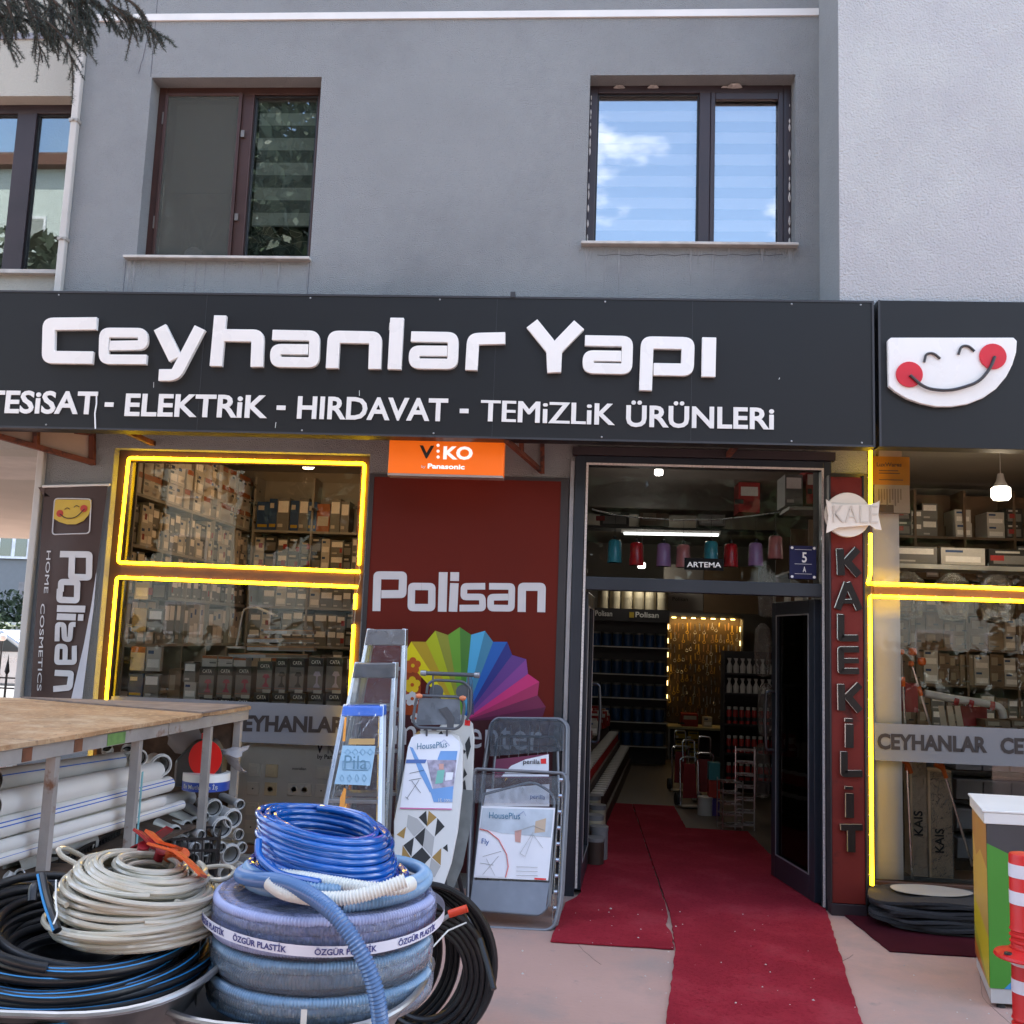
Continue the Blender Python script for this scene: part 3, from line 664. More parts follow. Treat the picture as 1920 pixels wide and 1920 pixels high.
def leaf(hx, sgn, ang, mirror):
    t_ = bpy.data.objects.new('door_leaf', None); COL.objects.link(t_); t_.parent = dw
    t_.location = Vector((hx, .06, 0)) - wl(dw)
    W_, H_ = .73, 1.865; s = sgn
    mb = MB(); B = lambda a, b, z0, z1, y0=-.022, y1=.022: mb.box(s*a, s*b, y0, y1, z0, z1)
    def shifted(m_): 
        off = wl(t_)
        m_.v = [p+off for p in m_.v]; return m_
    B(0, .085, .015, H_); B(W_-.085, W_, .015, H_); B(.085, W_-.085, .015, .16); B(.085, W_-.085, H_-.09, H_)
    shifted(mb).build('frame', bluef, t_, bevel=.003)
    mb = MB(); B(.085, W_-.085, .16, H_-.09, -.003, .003); shifted(mb).build('pane', pane_door, t_)
    mb = MB(); e = .008
    for y0 in (-.026, .022):
        for q in ((.085, .085+e, .16, H_-.09), (W_-.085-e, W_-.085, .16, H_-.09), (.085+e, W_-.085-e, .16, .16+e), (.085+e, W_-.085-e, H_-.09-e, H_-.09)): B(*q, y0=y0, y1=y0+.004)
    shifted(mb).build('bead', mat('bead_grey', (.42, .43, .45), .35, metal=.6), t_)
    mb = MB(); xx = s*(W_-.045)
    for sy in (-1, 1):
        mb.tube(fillet([(xx, sy*.022, .85), (xx, sy*.075, .85), (xx, sy*.085, 1.05), (xx, sy*.075, 1.25), (xx, sy*.022, 1.25)], .05), .011, 8)
    shifted(mb).build('handle', mat('handle_dark', (.05, .05, .055), .3, metal=.6), t_, smooth=True)
    t_.rotation_euler.z = ang
    return t_
leaf(.03, 1, R_(86), 1); 
rl = leaf(1.50, -1, R_(-80), -1)
# silk screen band on right leaf is only hinted by a poster

# grit on the pavement and carpet
rg = random.Random(99); mb = MB()
for i in range(420):
    x, y_ = rg.uniform(-2.2, 2.6), rg.uniform(-4.2, -.15); s_ = rg.uniform(.002, .007)*(1 if rg.random() < .9 else 1.8); a = rg.uniform(0, 3)
    c_ = Vector((x, y_, .0125 if (-.1 < x < 1.25) else .0005)); u = Vector((math.cos(a), math.sin(a), 0))*s_; v = Vector((-math.sin(a), math.cos(a), 0))*s_*rg.uniform(.4, 1)
    mb.add([c_-u, c_+v, c_+u, c_-v, c_+Vector((0, 0, s_*.7))], [(0, 1, 4), (1, 2, 4), (2, 3, 4), (3, 0, 4)])
tag(mb.build('grit', mat('grit_pale', (.50, .46, .42), .9, var=.3, vs=40)), 'pale grit and crumbs scattered over the pavement and carpet', 'grit', kind='stuff')
rg = random.Random(7)
for k, (x, y_) in enumerate(((.15, -1.3), (1.9, -2.2), (-.3, -2.6), (1.45, -.9))):
    a = rg.uniform(0, 6.28); pts = []
    for i in range(22): pts.append((x, y_, .0004)); x += math.cos(a)*.07; y_ += math.sin(a)*.07; a += rg.uniform(-.16, .16)
    o = MB().tube(pts, .0010, 3).build('pavement_crack', mat('crack_dark', (.10, .075, .065), .95)); tag(o, kind='structure')
# ================= foreground goods =================
def PX(px, py, X):
    d = ray(px, py); return CAM + d*((X-CAM.x)/d.x)
def PL(px, py, ya, Ya, yb, Yb):
    """a point on a leaning surface whose depth runs from Ya (at row ya) to Yb (at row yb)"""
    a, b = P(800, ya, Ya), P(800, yb, Yb); n_ = Vector((0, b.z-a.z, a.y-b.y)); d = ray(px, py)
    return CAM + d*((a-CAM).dot(n_)/d.dot(n_))
film = glass('wrap_film', (.96, .97, .98), .9, 1.35, rough=.06, haze=.04, hcol=(.8, .82, .86), bump=.9, bs=16)
film2 = glass('wrap_film_milky', (.84, .86, .93), .9, 1.45, rough=.14, haze=.10, hcol=(.62, .66, .86), bump=1, bs=20)
film_g = glass('wrap_film_grey', (.62, .66, .70), .8, 1.4, rough=.12, haze=.10, hcol=(.35, .38, .42), bump=.8, bs=14)
alu = mat('aluminium', (.62, .63, .65), .28, metal=.95, var=.1, vs=6, aniso=(1, 1, .2))
alu_d = mat('aluminium_dull', (.42, .43, .44), .42, metal=.8, var=.2)
steel = mat('angle_iron', (.36, .34, .32), .6, metal=.25, var=.18, vs=6, bump=.15)
dirty(steel, (.20, .10, .06), 5, .60, .68)
ply = mat('plywood', (.41, .24, .12), .78, var=.25, vs=4, bump=.4, bs=60)
dirty(ply, (.50, .33, .18), 26, .52, .60); dirty(ply, (.30, .17, .085), 38, .56, .62); dirty(ply, (.56, .41, .26), 2.2, .52, .68); dirty(ply, (.13, .085, .06), 7, .63, .70)
plyd = mat('plywood_dirty', (.10, .065, .045), .9, var=.5, vs=14)
pvc = mat('pvc_white', (.72, .71, .67), .35, var=.05, vs=2, coat=.1)
pvcg = mat('pvc_grey', (.50, .505, .49), .4, var=.08, vs=5)
rubber = mat('rubber_ring', (.02, .02, .022), .6)
inkb = mat('print_blue', (.02, .12, .50), .5)
galv = mat('galvanised', (.36, .37, .38), .38, metal=.85, var=.25, vs=7, bump=.08, bs=18)
wood = mat('handle_wood', (.62, .50, .36), .6, var=.15, vs=12)

# ---- metal framed bench with pipes ----
bench = thing('work_bench', 'long angle-iron bench with a plywood top, loaded with pipes', 'bench', (-2.6, -1.8, 0))
ZB = 1.085
A_ = Vector((-1.90, -.63, ZB)); B_ = Vector((-2.10, -3.55, ZB)); BK = Vector((-1.55, -.08, 0))
def rl_(t, z, inn=0): p = A_.lerp(B_, t); return Vector((p.x-inn, p.y, z))
mb = MB(); rg = random.Random(4); n = 26; top = []; 
for i in range(n+1):
    p = A_.lerp(B_, i/n); top.append((p.x+.018+rg.uniform(-.006, .006)-(.03 if .16 < i/n < .2 else 0), p.y, ZB))
poly = top+[(-3.75, -3.55, ZB), (-3.7, -.78, ZB), (-2.6, -.71, ZB)]
mb.prism([(x, y_, z) for x, y_, z in poly], (0, 0, .018)); mb.build('bench_top', ply, bench)
MB().prism([(-1.89, -.64, ZB+.019), (-1.93, -1.25, ZB+.019), (-2.7, -.98, ZB+.019), (-3.2, -.76, ZB+.019)], (0, 0, .008)).build('plywood_offcut', mat('plywood_grey', (.22, .17, .14), .8, var=.3, vs=9), bench)
MB().bar(rl_(0, ZB-.03), rl_(.33, ZB-.03), .006, .055).build('rail', steel, bench); MB().bar(rl_(.333, ZB-.032), rl_(1, ZB-.032), .006, .055).build('rail', steel, bench)
MB().bar((-1.92, -.632, ZB-.03), (-3.7, -.76, ZB-.03), .03, .04).build('rail', steel, bench)
for t, c in ((.47, (.13, .25, .07)), (.70, (.16, .06, .03)), (.585, (.17, .07, .035))):
    MB().bar(rl_(t, ZB-.031)+Vector((.004, 0, 0)), rl_(t+.05 if t < .5 else t+.02, ZB-.031)+Vector((.004, 0, 0)), .003, .050).build('paint_patch', mat('patch_%d' % int(t*100), c, .7, var=.3, vs=20), bench)
def tpar(px):   # where along the rail a given column of the photograph falls
    lo, hi = 0, 1
    for _ in range(40):
        m_ = (lo+hi)/2; q = MR.transposed() @ (rl_(m_, .9)-CAM); x = 960+F*q.x/q.y
        if x > px: lo = m_
        else: hi = m_
    return lo
for px in (452, 396, 263, 106):
    t = tpar(px); MB().box(rl_(t, 0).x-.045, rl_(t, 0).x-.004, rl_(t, 0).y-.018, rl_(t, 0).y+.018, 0, ZB-.062).build('post', steel, bench, bevel=.002)
t = tpar(270); p = rl_(t, 0); MB().box(p.x-.003, p.x, p.y-.015, p.y+.0, .5, .88).build('paint_patch', mat('patch_teal', (.18, .42, .46), .6, var=.2, vs=15), bench)
for z in (.50, .17): MB().hexa([(-1.95, -.66, z), (-3.6, -.78, z), (-3.65, -3.4, z), (-2.13, -3.4, z)], [(-1.95, -.66, z+.015), (-3.6, -.78, z+.015), (-3.65, -3.4, z+.015), (-2.13, -3.4, z+.015)]).build('shelf', plyd, bench)
bx('end_panel', plyd, (-2.75, -1.96, -.70, -.69, .52, 1.03), bench)
for x in (-3.6,): 
    for y_ in (-.8, -3.4): bx('post', steel, (x-.03, x, y_-.03, y_, 0, ZB), bench)

def pipe(a, b, r, m, label, stripes=0, group='long plastic pipes on the bench shelf', sock=True):
    t_ = thing('plastic_pipe', label, 'pipe', a, group)
    mb = MB(); d = (b-a).normalized(); N = 28; vs = []
    mb.tube([a, a.lerp(b, .5), b], r, 22, cap=False); mb.tube([b, b-d*.3], r*.92, 22, cap=False); mb.build('tube', m, t_, smooth=True)
    if stripes:
        side = Vector((.86, -.1, .45)); side = (side-d*side.dot(d)).normalized(); up = d.cross(side)
        for s in ((-.2, .2) if stripes == 2 else (0,)):
            v = (side*math.cos(s)+up*math.sin(s)).normalized()*(r+.0004); mb = MB(); mb.bar(a+v, b+v, .0045 if r > .03 else .002, .0012, up=v.normalized()); mb.build('printed_line', inkb, t_)
    return t_
def pend(x0, y0, x1, y1, X, r, m, label, st=0):
    a = PX(x0, y0, X-.03-r); b = PX(x1, y1, X+.05-r); a = a+(a-b)*.05; return pipe(a, b, r, m, label, st)
pend(0, 1461, 222, 1427, -2.22, .044, pvcg, 'grey pipe with a dark line, topmost and rearmost on the bench shelf', 1)
pend(0, 1507, 292, 1446, -2.13, .050, pvc, 'thick white pipe resting above the blue-striped pipe')
pend(0, 1552, 314, 1470, -2.11, .040, pvc, 'white pipe with two bold blue stripes', 2)
pend(0, 1588, 303, 1503, -2.10, .026, pvc, 'plain slim white pipe just below the blue-striped pipe')
pend(0, 1612, 340, 1509, -2.09, .024, pvc, 'slimmest white pipe with fine blue lines, lowest of the pile', 1)
pend(60, 1560, 430, 1479, -2.17, .044, pvc, 'white pipe reaching furthest to the right under the bench')
pend(30, 1625, 170, 1577, -2.25, .045, pvcg, 'short grey pipe lying below the white pipes')

rgf = random.Random(15)
def fitting(px, py, rp, Y, label, ax=(.70, -.70, -.06), L_=.2, cat='pipe fitting', m=None):
    c = P(px, py, Y); r = rp/F*(Y-CAM.y)*1.05; ax = Vector(ax).normalized()
    t_ = thing('pipe_fitting', label, cat, c, 'grey socketed drain fittings stacked on the bench')
    q = lambda s: c+ax*s
    pts = [q(-L_), q(-.055), q(-.05), q(-.028), q(-.026), q(-.012), q(-.011), q(0), q(.001), q(-.004), q(-.05), q(-.12)]
    rr = [r*.80, r*.80, r*.93, r*.93, r*1.04, r*1.04, r*.93, r*.95, r*.84, r*.80, r*.72, r*.70]
    # profile swept by hand to allow the lip to turn inwards
    mb = MB(); u = ax.cross(Vector((0, 0, 1))).normalized(); v = u.cross(ax); n = 20; vs = []
    for pt, rad in zip(pts, rr):
        for k in range(n): a = 2*math.pi*k/n; vs.append(pt+(u*math.cos(a)+v*math.sin(a))*rad)
    mb.add(vs, [(i*n+k, i*n+(k+1) % n, (i+1)*n+(k+1) % n, (i+1)*n+k) for i in range(len(pts)-1) for k in range(n)]+[tuple((len(pts)-1)*n+k for k in range(n))])
    mb.build('socket', m or pvcg, t_, smooth=True, ang=50)
    mb = MB(); vs = []
    for s, rad in ((-.012, r*.795), (-.02, r*.70), (-.03, r*.795)):
        for k in range(n): a = 2*math.pi*k/n; vs.append(q(s)+(u*math.cos(a)+v*math.sin(a))*rad)
    mb.add(vs, [(i*n+k, i*n+(k+1) % n, (i+1)*n+(k+1) % n, (i+1)*n+k) for i in range(2) for k in range(n)]); mb.build('seal', rubber, t_, smooth=True)
    return t_
where = ['just right of the third post of the bench', 'widest pair, upper right', 'large one in the middle of the right column', 'lying long, left of the third post', 'below the long one, left of the third post', 'tucked left of the double rim', 'low in the right column', 'right column, below the large one', 'behind the third post, half hidden', 'small one at the top beside the last post', 'near the bottom of the right column', 'bottommost beside the clear hose loop']
for (px, py, r, Y), wd in zip([(402,1516,16,-.95),(438,1536,17,-.95),(418,1553,19,-1.0),(367,1546,12,-1.05),(362,1577,16,-1.1),(341,1581,14,-1.15),(402,1611,15,-1.0),(434,1603,18,-.95),(388,1592,14,-1.05),(451,1509,9,-.85),(424,1638,13,-.95),(392,1651,14,-1.0)], where):
    fitting(px, py, r, Y, 'grey socketed fitting, '+wd, L_=.30 if r in (12, 9) else .16)
fitting(240, 1402, 11, -1.5, 'small grey pipe branch standing on the topmost grey pipe', ax=(.3, -.5, .8), L_=.1)
fitting(200, 1402, 10, -1.6, 'small grey pipe branch at the back under the bench top', ax=(.1, -.7, .7), L_=.1)
fitting(303, 1436, 20, -1.35, 'wide grey socket ring between the posts above the striped pipe', L_=.12)
fitting(262, 1422, 15, -1.5, 'grey socket behind the second bench post', L_=.12)
fitting(36, 1637, 9, -2.6, 'grey tee fitting in the dark lower shelf at the left edge', ax=(.2, -.7, .6), L_=.07)
fitting(12, 1640, 9, -2.6, 'grey elbow fitting at the lower left edge', ax=(-.5, -.5, .6), L_=.08)
fitting(20, 1660, 12, -2.65, 'white branch fitting lying at the lower left edge', ax=(.8, -.4, .2), L_=.12, m=pvc)

spots_ = [(352,1549,10,-1.1),(384,1533,10,-1.0),(449,1565,10,-.85),(452,1628,9,-.85),(362,1612,12,-1.15),(346,1618,9,-1.2),(412,1672,12,-1.0),(442,1664,11,-.92),(378,1566,9,-1.15),(368,1590,10,-1.2),(416,1590,10,-1.0),(330,1560,11,-1.25),(455,1590,10,-.85),(320,1600,12,-1.3)]
names_ = ['just above the long fitting', 'small, at the top beside the third post', 'slim, touching the last post', 'slim, low beside the last post', 'low, between the third post and the hose coil', 'smallest, just above the orange trowels', 'lowest, above the cardboard flap', 'bottom right, by the last post', 'wedged behind the double rim', 'half hidden, below the double rim', 'between the two large sockets', 'leftmost of the pile', 'on the right edge of the pile', 'leftmost and lowest of the pile']
for (px, py, r, Y), wd in zip(spots_, names_): fitting(px, py, r, Y, 'grey socketed fitting, '+wd, ax=(.75, -.62, rgf.uniform(-.15, .1)), L_=.2)
# dark canister with a red disc and blue/white band, plastic bag behind
cn = thing('canister', 'dark plastic canister with a big red oval and blue and white band', 'canister', PX(372, 1470, -2.02))
c = P(370, 1476, -.95); z0 = c.z; z1 = P(370, 1385, -.95).z; w_ = .13
MB().prism([(c.x-w_, -.86, z0), (c.x+w_, -.86, z0), (c.x+w_, -.86, z1-.09), (c.x+w_-.06, -.86, z1), (c.x-w_+.11, -.86, z1), (c.x-w_, -.86, z1-.12)], (0, -.12, 0)).build('body', mat('canister_grey', (.035, .038, .042), .35), cn, bevel=.02)
MB().prism(circle((c.x+.045, -.981, (z0+z1)/2+.03), .092, 28, ry=.098), (0, -.004, 0)).build('red_oval', mat('label_red', (.75, .015, .012), .4), cn)
MB().lathe([(0, 0), (.028, 0), (.028, .03), (0, .03)], (c.x+.02, -.92, z1-.002), 14).build('cap', mat('label_red', (1, 1, 1)), cn)
MB().lathe([(.125, 0), (.125, .048)], (c.x+.04, -.93, z0-.01), 28).build('blue_band', mat('band_blue', (.015, .06, .35), .45), cn, smooth=True)
MB().lathe([(.1255, .0485), (.1255, .09)], (c.x+.04, -.93, z0-.01), 28).build('white_band', inkw, cn, smooth=True)
cc_ = Vector((c.x+.04, -.93, 0))
text('En Mutlu Bin İş', (0, 0, 0), (1, 0, 0), .022, inkw, cn, ext=.001, bold=.02, bend=lambda u, y_, z: cc_+Vector((.1275*math.sin(-.75+1.6*u), -.1275*math.cos(-.75+1.6*u), z0+.002+y_+.003)))
rg = random.Random(9); mb = MB(); nx_, ny_ = 14, 8; vs = []
for j in range(ny_+1):
    for i in range(nx_+1):
        u, v = i/nx_, j/ny_; vs.append((c.x-.2+.42*u+rg.uniform(-.012, .012), -.8-.14*math.sin(3.1*v)+rg.uniform(-.015, .015), z1+.04-.10*u-.11*v+.03*math.sin(7*u+4*v)+rg.uniform(-.012, .012)))
mb.add(vs, [(j*(nx_+1)+i, j*(nx_+1)+i+1, (j+1)*(nx_+1)+i+1, (j+1)*(nx_+1)+i) for j in range(ny_) for i in range(nx_)])
tag(mb.build('plastic_bag', glass('bag_film', (.8, .8, .82), .9, 1.4, rough=.2, haze=.45, hcol=(.6, .6, .62), bump=.6), smooth=True, ang=80), 'crumpled translucent white plastic bag above the dark canister', 'plastic bag')
# black slatted crates
def crate(label, c, sx, sy, sz, rz=0):
    t_ = thing('crate', label, 'crate', (0, 0, 0), rz=rz); k = blackm; h = .012
    n = max(5, int(sx/.035))
    for s in (-1, 1):
        mb = MB()
        for z in (0, sz*.33, sz*.66, sz-h): mb.box(-sx/2, sx/2, s*sy/2-.004, s*sy/2+.004, z, z+h)
        for i in range(n+1): x = -sx/2+sx*i/n; mb.box(x-.003, x+.003, s*sy/2-.0055, s*sy/2+.0055, h*.5, sz-h*.5)
        mb.build('long_side', k, t_)
    n = max(5, int(sy/.035))
    for s in (-1, 1):
        mb = MB()
        for z in (0, sz*.33, sz*.66, sz-h): mb.box(s*sx/2-.0045, s*sx/2+.0045, -sy/2+.005, sy/2-.005, z, z+h)
        for i in range(1, n): y_ = -sy/2+sy*i/n; mb.box(s*sx/2-.006, s*sx/2+.006, y_-.003, y_+.003, h*.5, sz-h*.5)
        mb.build('short_side', k, t_)
    MB().box(-sx/2+.006, sx/2-.006, -sy/2+.006, sy/2-.006, .003, .008).build('bottom', k, t_)
    t_.location = c; settle(t_); return t_
crate('black slatted plastic crate on the shelf under the white pipes', (-2.38, -1.75, .52-.1), .34, .62, .13, .1)
crate('black slatted crate standing on the ground at the lower left edge', (-2.05, -3.05, .36), .5, .55, .14, .25)
crate('black slatted crate on the lower shelf beneath the drain fittings', (-2.15, -1.25, .19), .3, .6, .2, .05)
crate('black slatted crate behind the cardboard, right of the drain fittings', (-1.95, -1.2, .3), .25, .3, .2, .3)
tag(MB().prism([P(378, 1668, -1.9), P(420, 1655, -1.9), P(418, 1790, -2.0), P(372, 1790, -2.0)], (0, .02, 0)).build('cardboard_box', mat('cardboard', (.48, .31, .17), .85, var=.12, vs=5), bevel=.002), 'tan cardboard flap between the clear hose coil and the wrapped blue rolls', 'cardboard box')

# ---- wheelbarrows ----
def barrow(label, c, z, hw, hd, rz=0):
    t_ = thing('wheelbarrow', label, 'wheelbarrow', (0, 0, 0), 'galvanised wheelbarrows used as display bins', rz=rz)
    def ring(w_, d_, zz, n=48):
        o_ = []
        for k in range(n):
            a = 2*math.pi*k/n; ca, sa = math.cos(a), math.sin(a); e = .62
            o_.append((w_*math.copysign(abs(ca)**e, ca), d_*math.copysign(abs(sa)**e, sa), zz+.018*math.cos(2*a)))
        return o_
    rings = [ring(hw*.62, hd*.6, -.22), ring(hw*.8, hd*.78, -.12), ring(hw*.97, hd*.97, -.01), ring(hw+.012, hd+.012, .004), ring(hw+.016, hd+.016, -.006), ring(hw-.005, hd-.005, -.012), ring(hw*.78, hd*.76, -.12), ring(hw*.6, hd*.58, -.215)]
    n = 48; mb = MB(); vs = [p for r_ in rings for p in r_]
    mb.add(vs, [(i*n+k, i*n+(k+1) % n, (i+1)*n+(k+1) % n, (i+1)*n+k) for i in range(len(rings)-1) for k in range(n)]+[tuple(range(n)), tuple(7*n+k for k in range(n))])
    mb.build('tray', galv, t_, smooth=True, ang=50)
    r_ = ring(hw+.01, hd+.01, .0); MB().tube(r_, .009, 8, closed=True).build('rim', galv, t_, smooth=True)
    gr = mat('barrow_frame', (.05, .06, .10), .5, metal=.3)
    for s in (-1, 1):
        MB().tube([(s*hw*.4, -hd-.35, -.02), (s*hw*.55, -hd*.5, -.25), (s*hw*.45, hd*.7, -.27), (s*.05, hd+.18, -z+.17)], .015, 8).build('handle', gr, t_, smooth=True)
        MB().tube([(s*hw*.6, -hd*.35, -.25), (s*hw*.65, -hd*.5, -z+.01)], .014, 8).build('leg', gr, t_, smooth=True)
    MB().lathe([(.05, -.02), (.12, -.035), (.17, -.02), (.17, .02), (.12, .035), (.05, .02)], (0, hd+.18, -z+.17), 24, 'X').build('wheel', rubber, t_, smooth=True)
    for x in (-.15, .2):
        MB().lathe([(0, 0), (.011, 0), (.013, .004), (.006, .01), (0, .011)], (x*hw*3, -hd*.93, -.06), 10, 'Y').build('bolt', alu_d, t_)
    t_.location = (c[0], c[1], z); settle(t_); return t_
barrow('galvanised wheelbarrow at the lower left holding black and clear hose coils', (-1.33, -3.63), .650, .40, .33, .06)
barrow('galvanised wheelbarrow in the lower centre under the stack of blue hose rolls', (-.745, -3.52), .605, .345, .31, -.04)

# ---- hose coils ----
def resample(pts, step):
    out = [pts[0]]; acc = 0
    for a, b in zip(pts[:-1], pts[1:]):
        d = (b-a).length; s = step-acc
        while s <= d: out.append(a.lerp(b, s/d)); s += step
        acc = d-(s-step)
    return out
blackh = mat('hose_black', (.013, .014, .016), .32, var=.2, vs=8)
blueln = mat('hose_stripe_blue', (.02, .22, .50), .35)
clearh = mat('hose_clear', (.60, .555, .44), .16, var=.07, vs=9, coat=.5); clearh.node_tree.nodes['Principled BSDF'].inputs['Transmission Weight'].default_value = .15
blueh = mat('hose_blue_glossy', (.006, .105, .42), .10, var=.18, vs=7, coat=1)
bluec = mat('hose_blue_spiral', (.17, .30, .45), .22, var=.15, vs=9, coat=.4)
whitec = mat('hose_white_corrugated', (.70, .71, .66), .35, var=.05)
CX, CY = -1.325, -3.60
bk = thing('hose_coil', 'big black irrigation hose coil with blue lines in the left wheelbarrow', 'hose', (CX, CY, .5))
def bundle(R0, z0, n, r, rnd, seed, tilt, zup, ell=1.0, cx=CX, cy=CY, dr=.02):
    rg = random.Random(seed); pts = []
    seg = 60; prm = [(R0+rg.uniform(-1, 1)*dr, rg.uniform(-rnd, rnd), rg.uniform(-rnd, rnd), z0+zup*i/n+rg.uniform(-.006, .006), tilt[0]+rg.uniform(-.05, .05), tilt[1]+rg.uniform(-.05, .05)) for i in range(n+1)]
    for i in range(n*seg+1):
        q = i//seg; f_ = (i % seg)/seg; f_ = f_*f_*(3-2*f_); a = 2*math.pi*i/seg+seed
        A = prm[min(q, n)]; B = prm[min(q+1, n)]; R, ox, oy, z, tx, ty = (lerp(A[k], B[k], f_) for k in range(6))
        x = ox+R*math.cos(a); y_ = oy+R*ell*math.sin(a); pts.append(Vector((cx+x, cy+y_, z+tx*x+ty*y_)))
    return pts
for s, (R0, z0, n, rn, ti, zu, dr) in enumerate([(.325, .610, 6, .02, (-.02, .05), .04, .03), (.305, .635, 6, .025, (-.06, .08), .06, .03), (.28, .665, 7, .03, (-.10, .12), .07, .025), (.255, .69, 4, .03, (-.16, .12), .05, .03), (.225, .66, 5, .03, (-.1, .08), .03, .03), (.18, .65, 5, .03, (-.05, .05), .03, .03)]):
    pts = bundle(R0, z0, n, .0115, rn, s+2, ti, zu, dr=dr)
    MB().tube(pts, .0125, 9).build('hose', blackh, bk, smooth=True)
    # blue line co-extruded on the outside of the hose
    q = []
    for p in pts:
        d = Vector((p.x-CX, p.y-CY, 0)).normalized(); q.append(p+d*.0075+Vector((0, 0, .0088)))
    if s < 3: MB().tube(q, .0022, 4).build('blue_line', blueln, bk, smooth=True)
for s_, (tx, ty, R0) in enumerate(((.55, .1, .27), (.42, .05, .29), (.30, .12, .30), (.48, .2, .25))):
    MB().tube([Vector((CX-.06+R0*math.cos(a_)*.95, CY+R0*math.sin(a_)*.9, .70+.01*s_-tx*R0*math.cos(a_)*.55+ty*R0*math.sin(a_))) for a_ in [2*math.pi*k/60 for k in range(60)]], .0125, 9, closed=True).build('hose', blackh, bk, smooth=True)
loose = fillet([P(78, 1640, -3.7), P(88, 1690, -3.75), P(108, 1745, -3.8)], .1)
MB().tube(loose, .011, 9).build('hose', blackh, bk, smooth=True); MB().tube([p+Vector((-.006, -.009, .002)) for p in loose], .004, 5).build('blue_line', blueln, bk, smooth=True)
MB().tube(fillet([P(-10, 1657, -3.0), P(40, 1660, -3.1), P(85, 1668, -3.3), P(130, 1720, -3.4)], .2), .010, 9).build('hose', blackh, bk, smooth=True)
MB().tube(fillet([P(60, 1690, -3.62), P(62, 1660, -3.6), P(85, 1655, -3.55), P(110, 1700, -3.5)], .2), .0125, 9).build('hose', blackh, bk, smooth=True)
cl = thing('hose_coil', 'clear beige hose coil lying on the black hose in the left wheelbarrow', 'hose', (-1.26, -3.58, .7))
for s, (R0, z0, n, rn, ti, zu, dr, cx) in enumerate([(.205, .728, 5, .014, (.03, .03), .03, .015, -1.19), (.198, .752, 5, .018, (.0, .04), .04, .020, -1.19), (.19, .78, 6, .018, (-.05, .05), .045, .020, -1.19), (.178, .808, 6, .018, (-.10, .05), .045, .020, -1.185), (.158, .835, 6, .02, (-.16, .05), .04, .022, -1.175), (.132, .858, 6, .02, (-.20, .05), .035, .024, -1.165), (.10, .872, 6, .02, (-.2, .04), .03, .03, -1.16), (.14, .76, 6, .02, (0, .03), .09, .03, -1.19)]):
    MB().tube(bundle(R0, z0, n, .007, rn, s+21, ti, zu, dr=dr, cx=cx, cy=-3.58, ell=.95), .0076, 8).build('hose', clearh, cl, smooth=True)
MB().tube(fillet([P(180, 1640, -3.5), P(115, 1605, -3.5), P(108, 1592, -3.5), P(125, 1590, -3.45), P(190, 1625, -3.3)], .1, 8), .0075, 8).build('hose', clearh, cl, smooth=True)
MB().tube(fillet([P(360, 1630, -3.4), P(420, 1622, -3.4), P(445, 1630, -3.45), P(425, 1650, -3.5), P(370, 1648, -3.5)], .1, 8), .0065, 8).build('hose', clearh, cl, smooth=True)
MB().tube(fillet([P(385, 1680, -3.5), P(430, 1690, -3.4), P(400, 1700, -3.5), P(330, 1690, -3.7)], .1, 8), .006, 8).build('hose', clearh, cl, smooth=True)
MB().tube(fillet([P(105, 1650, -3.7), P(104, 1690, -3.76), P(108, 1715, -3.8), P(100, 1733, -3.82)], .03), .0022, 5).build('tie', whitec, cl)

# mallets / rubber hoes with wooden stubs stuck in the coil
rred = mat('rubber_red', (.32, .012, .02), .45); rora = mat('rubber_orange', (.62, .10, .02), .45)
def hoe(label, m, blade, stub, sd_=.012):
    t_ = thing('rubber_trowel', label, 'tool', P(*stub[1], -3.5))
    a, b = P(*stub[0], -3.52), P(*stub[1], -3.5)
    MB().tube([a, a.lerp(b, .6)], .017, 12).build('socket', m, t_, smooth=True, ang=50)
    MB().tube([a.lerp(b, .3), b], .0145, 12).build('handle', wood, t_, smooth=True, ang=50)
    mb = MB(); q = [P(x, y_, Y) for x, y_, Y in blade]; n_ = len(q); wv = Vector((.0, -.035, .012)).normalized()*.03
    for i in range(n_-1):
        mb.hexa([q[i]-wv, q[i]+wv, q[i]+wv+Vector((.004, 0, .007)), q[i]-wv+Vector((.004, 0, .007))], [q[i+1]-wv, q[i+1]+wv, q[i+1]+wv+Vector((.004, 0, .007)), q[i+1]-wv+Vector((.004, 0, .007))])
    mb.build('blade', m, t_); return t_
hoe('dark red rubber trowel, the leftmost on the clear hose coil', rred, [(256, 1560, -3.5), (275, 1575, -3.5), (292, 1595, -3.5)], ((270, 1585), (265, 1608)))
hoe('dark red rubber trowel lying behind the orange ones', rred, [(250, 1595, -3.45), (280, 1580, -3.45), (316, 1556, -3.45)], ((303, 1595), (296, 1618)))
hoe('orange rubber trowel pointing up to the left on the clear hose coil', rora, [(278, 1562, -3.55), (300, 1583, -3.55), (334, 1592, -3.55)], ((326, 1594), (308, 1618)))
hoe('long orange rubber trowel pointing down to the right on the clear hose coil', rora, [(282, 1586, -3.6), (330, 1600, -3.6), (352, 1617, -3.6), (380, 1645, -3.6)], ((346, 1598), (323, 1625)))

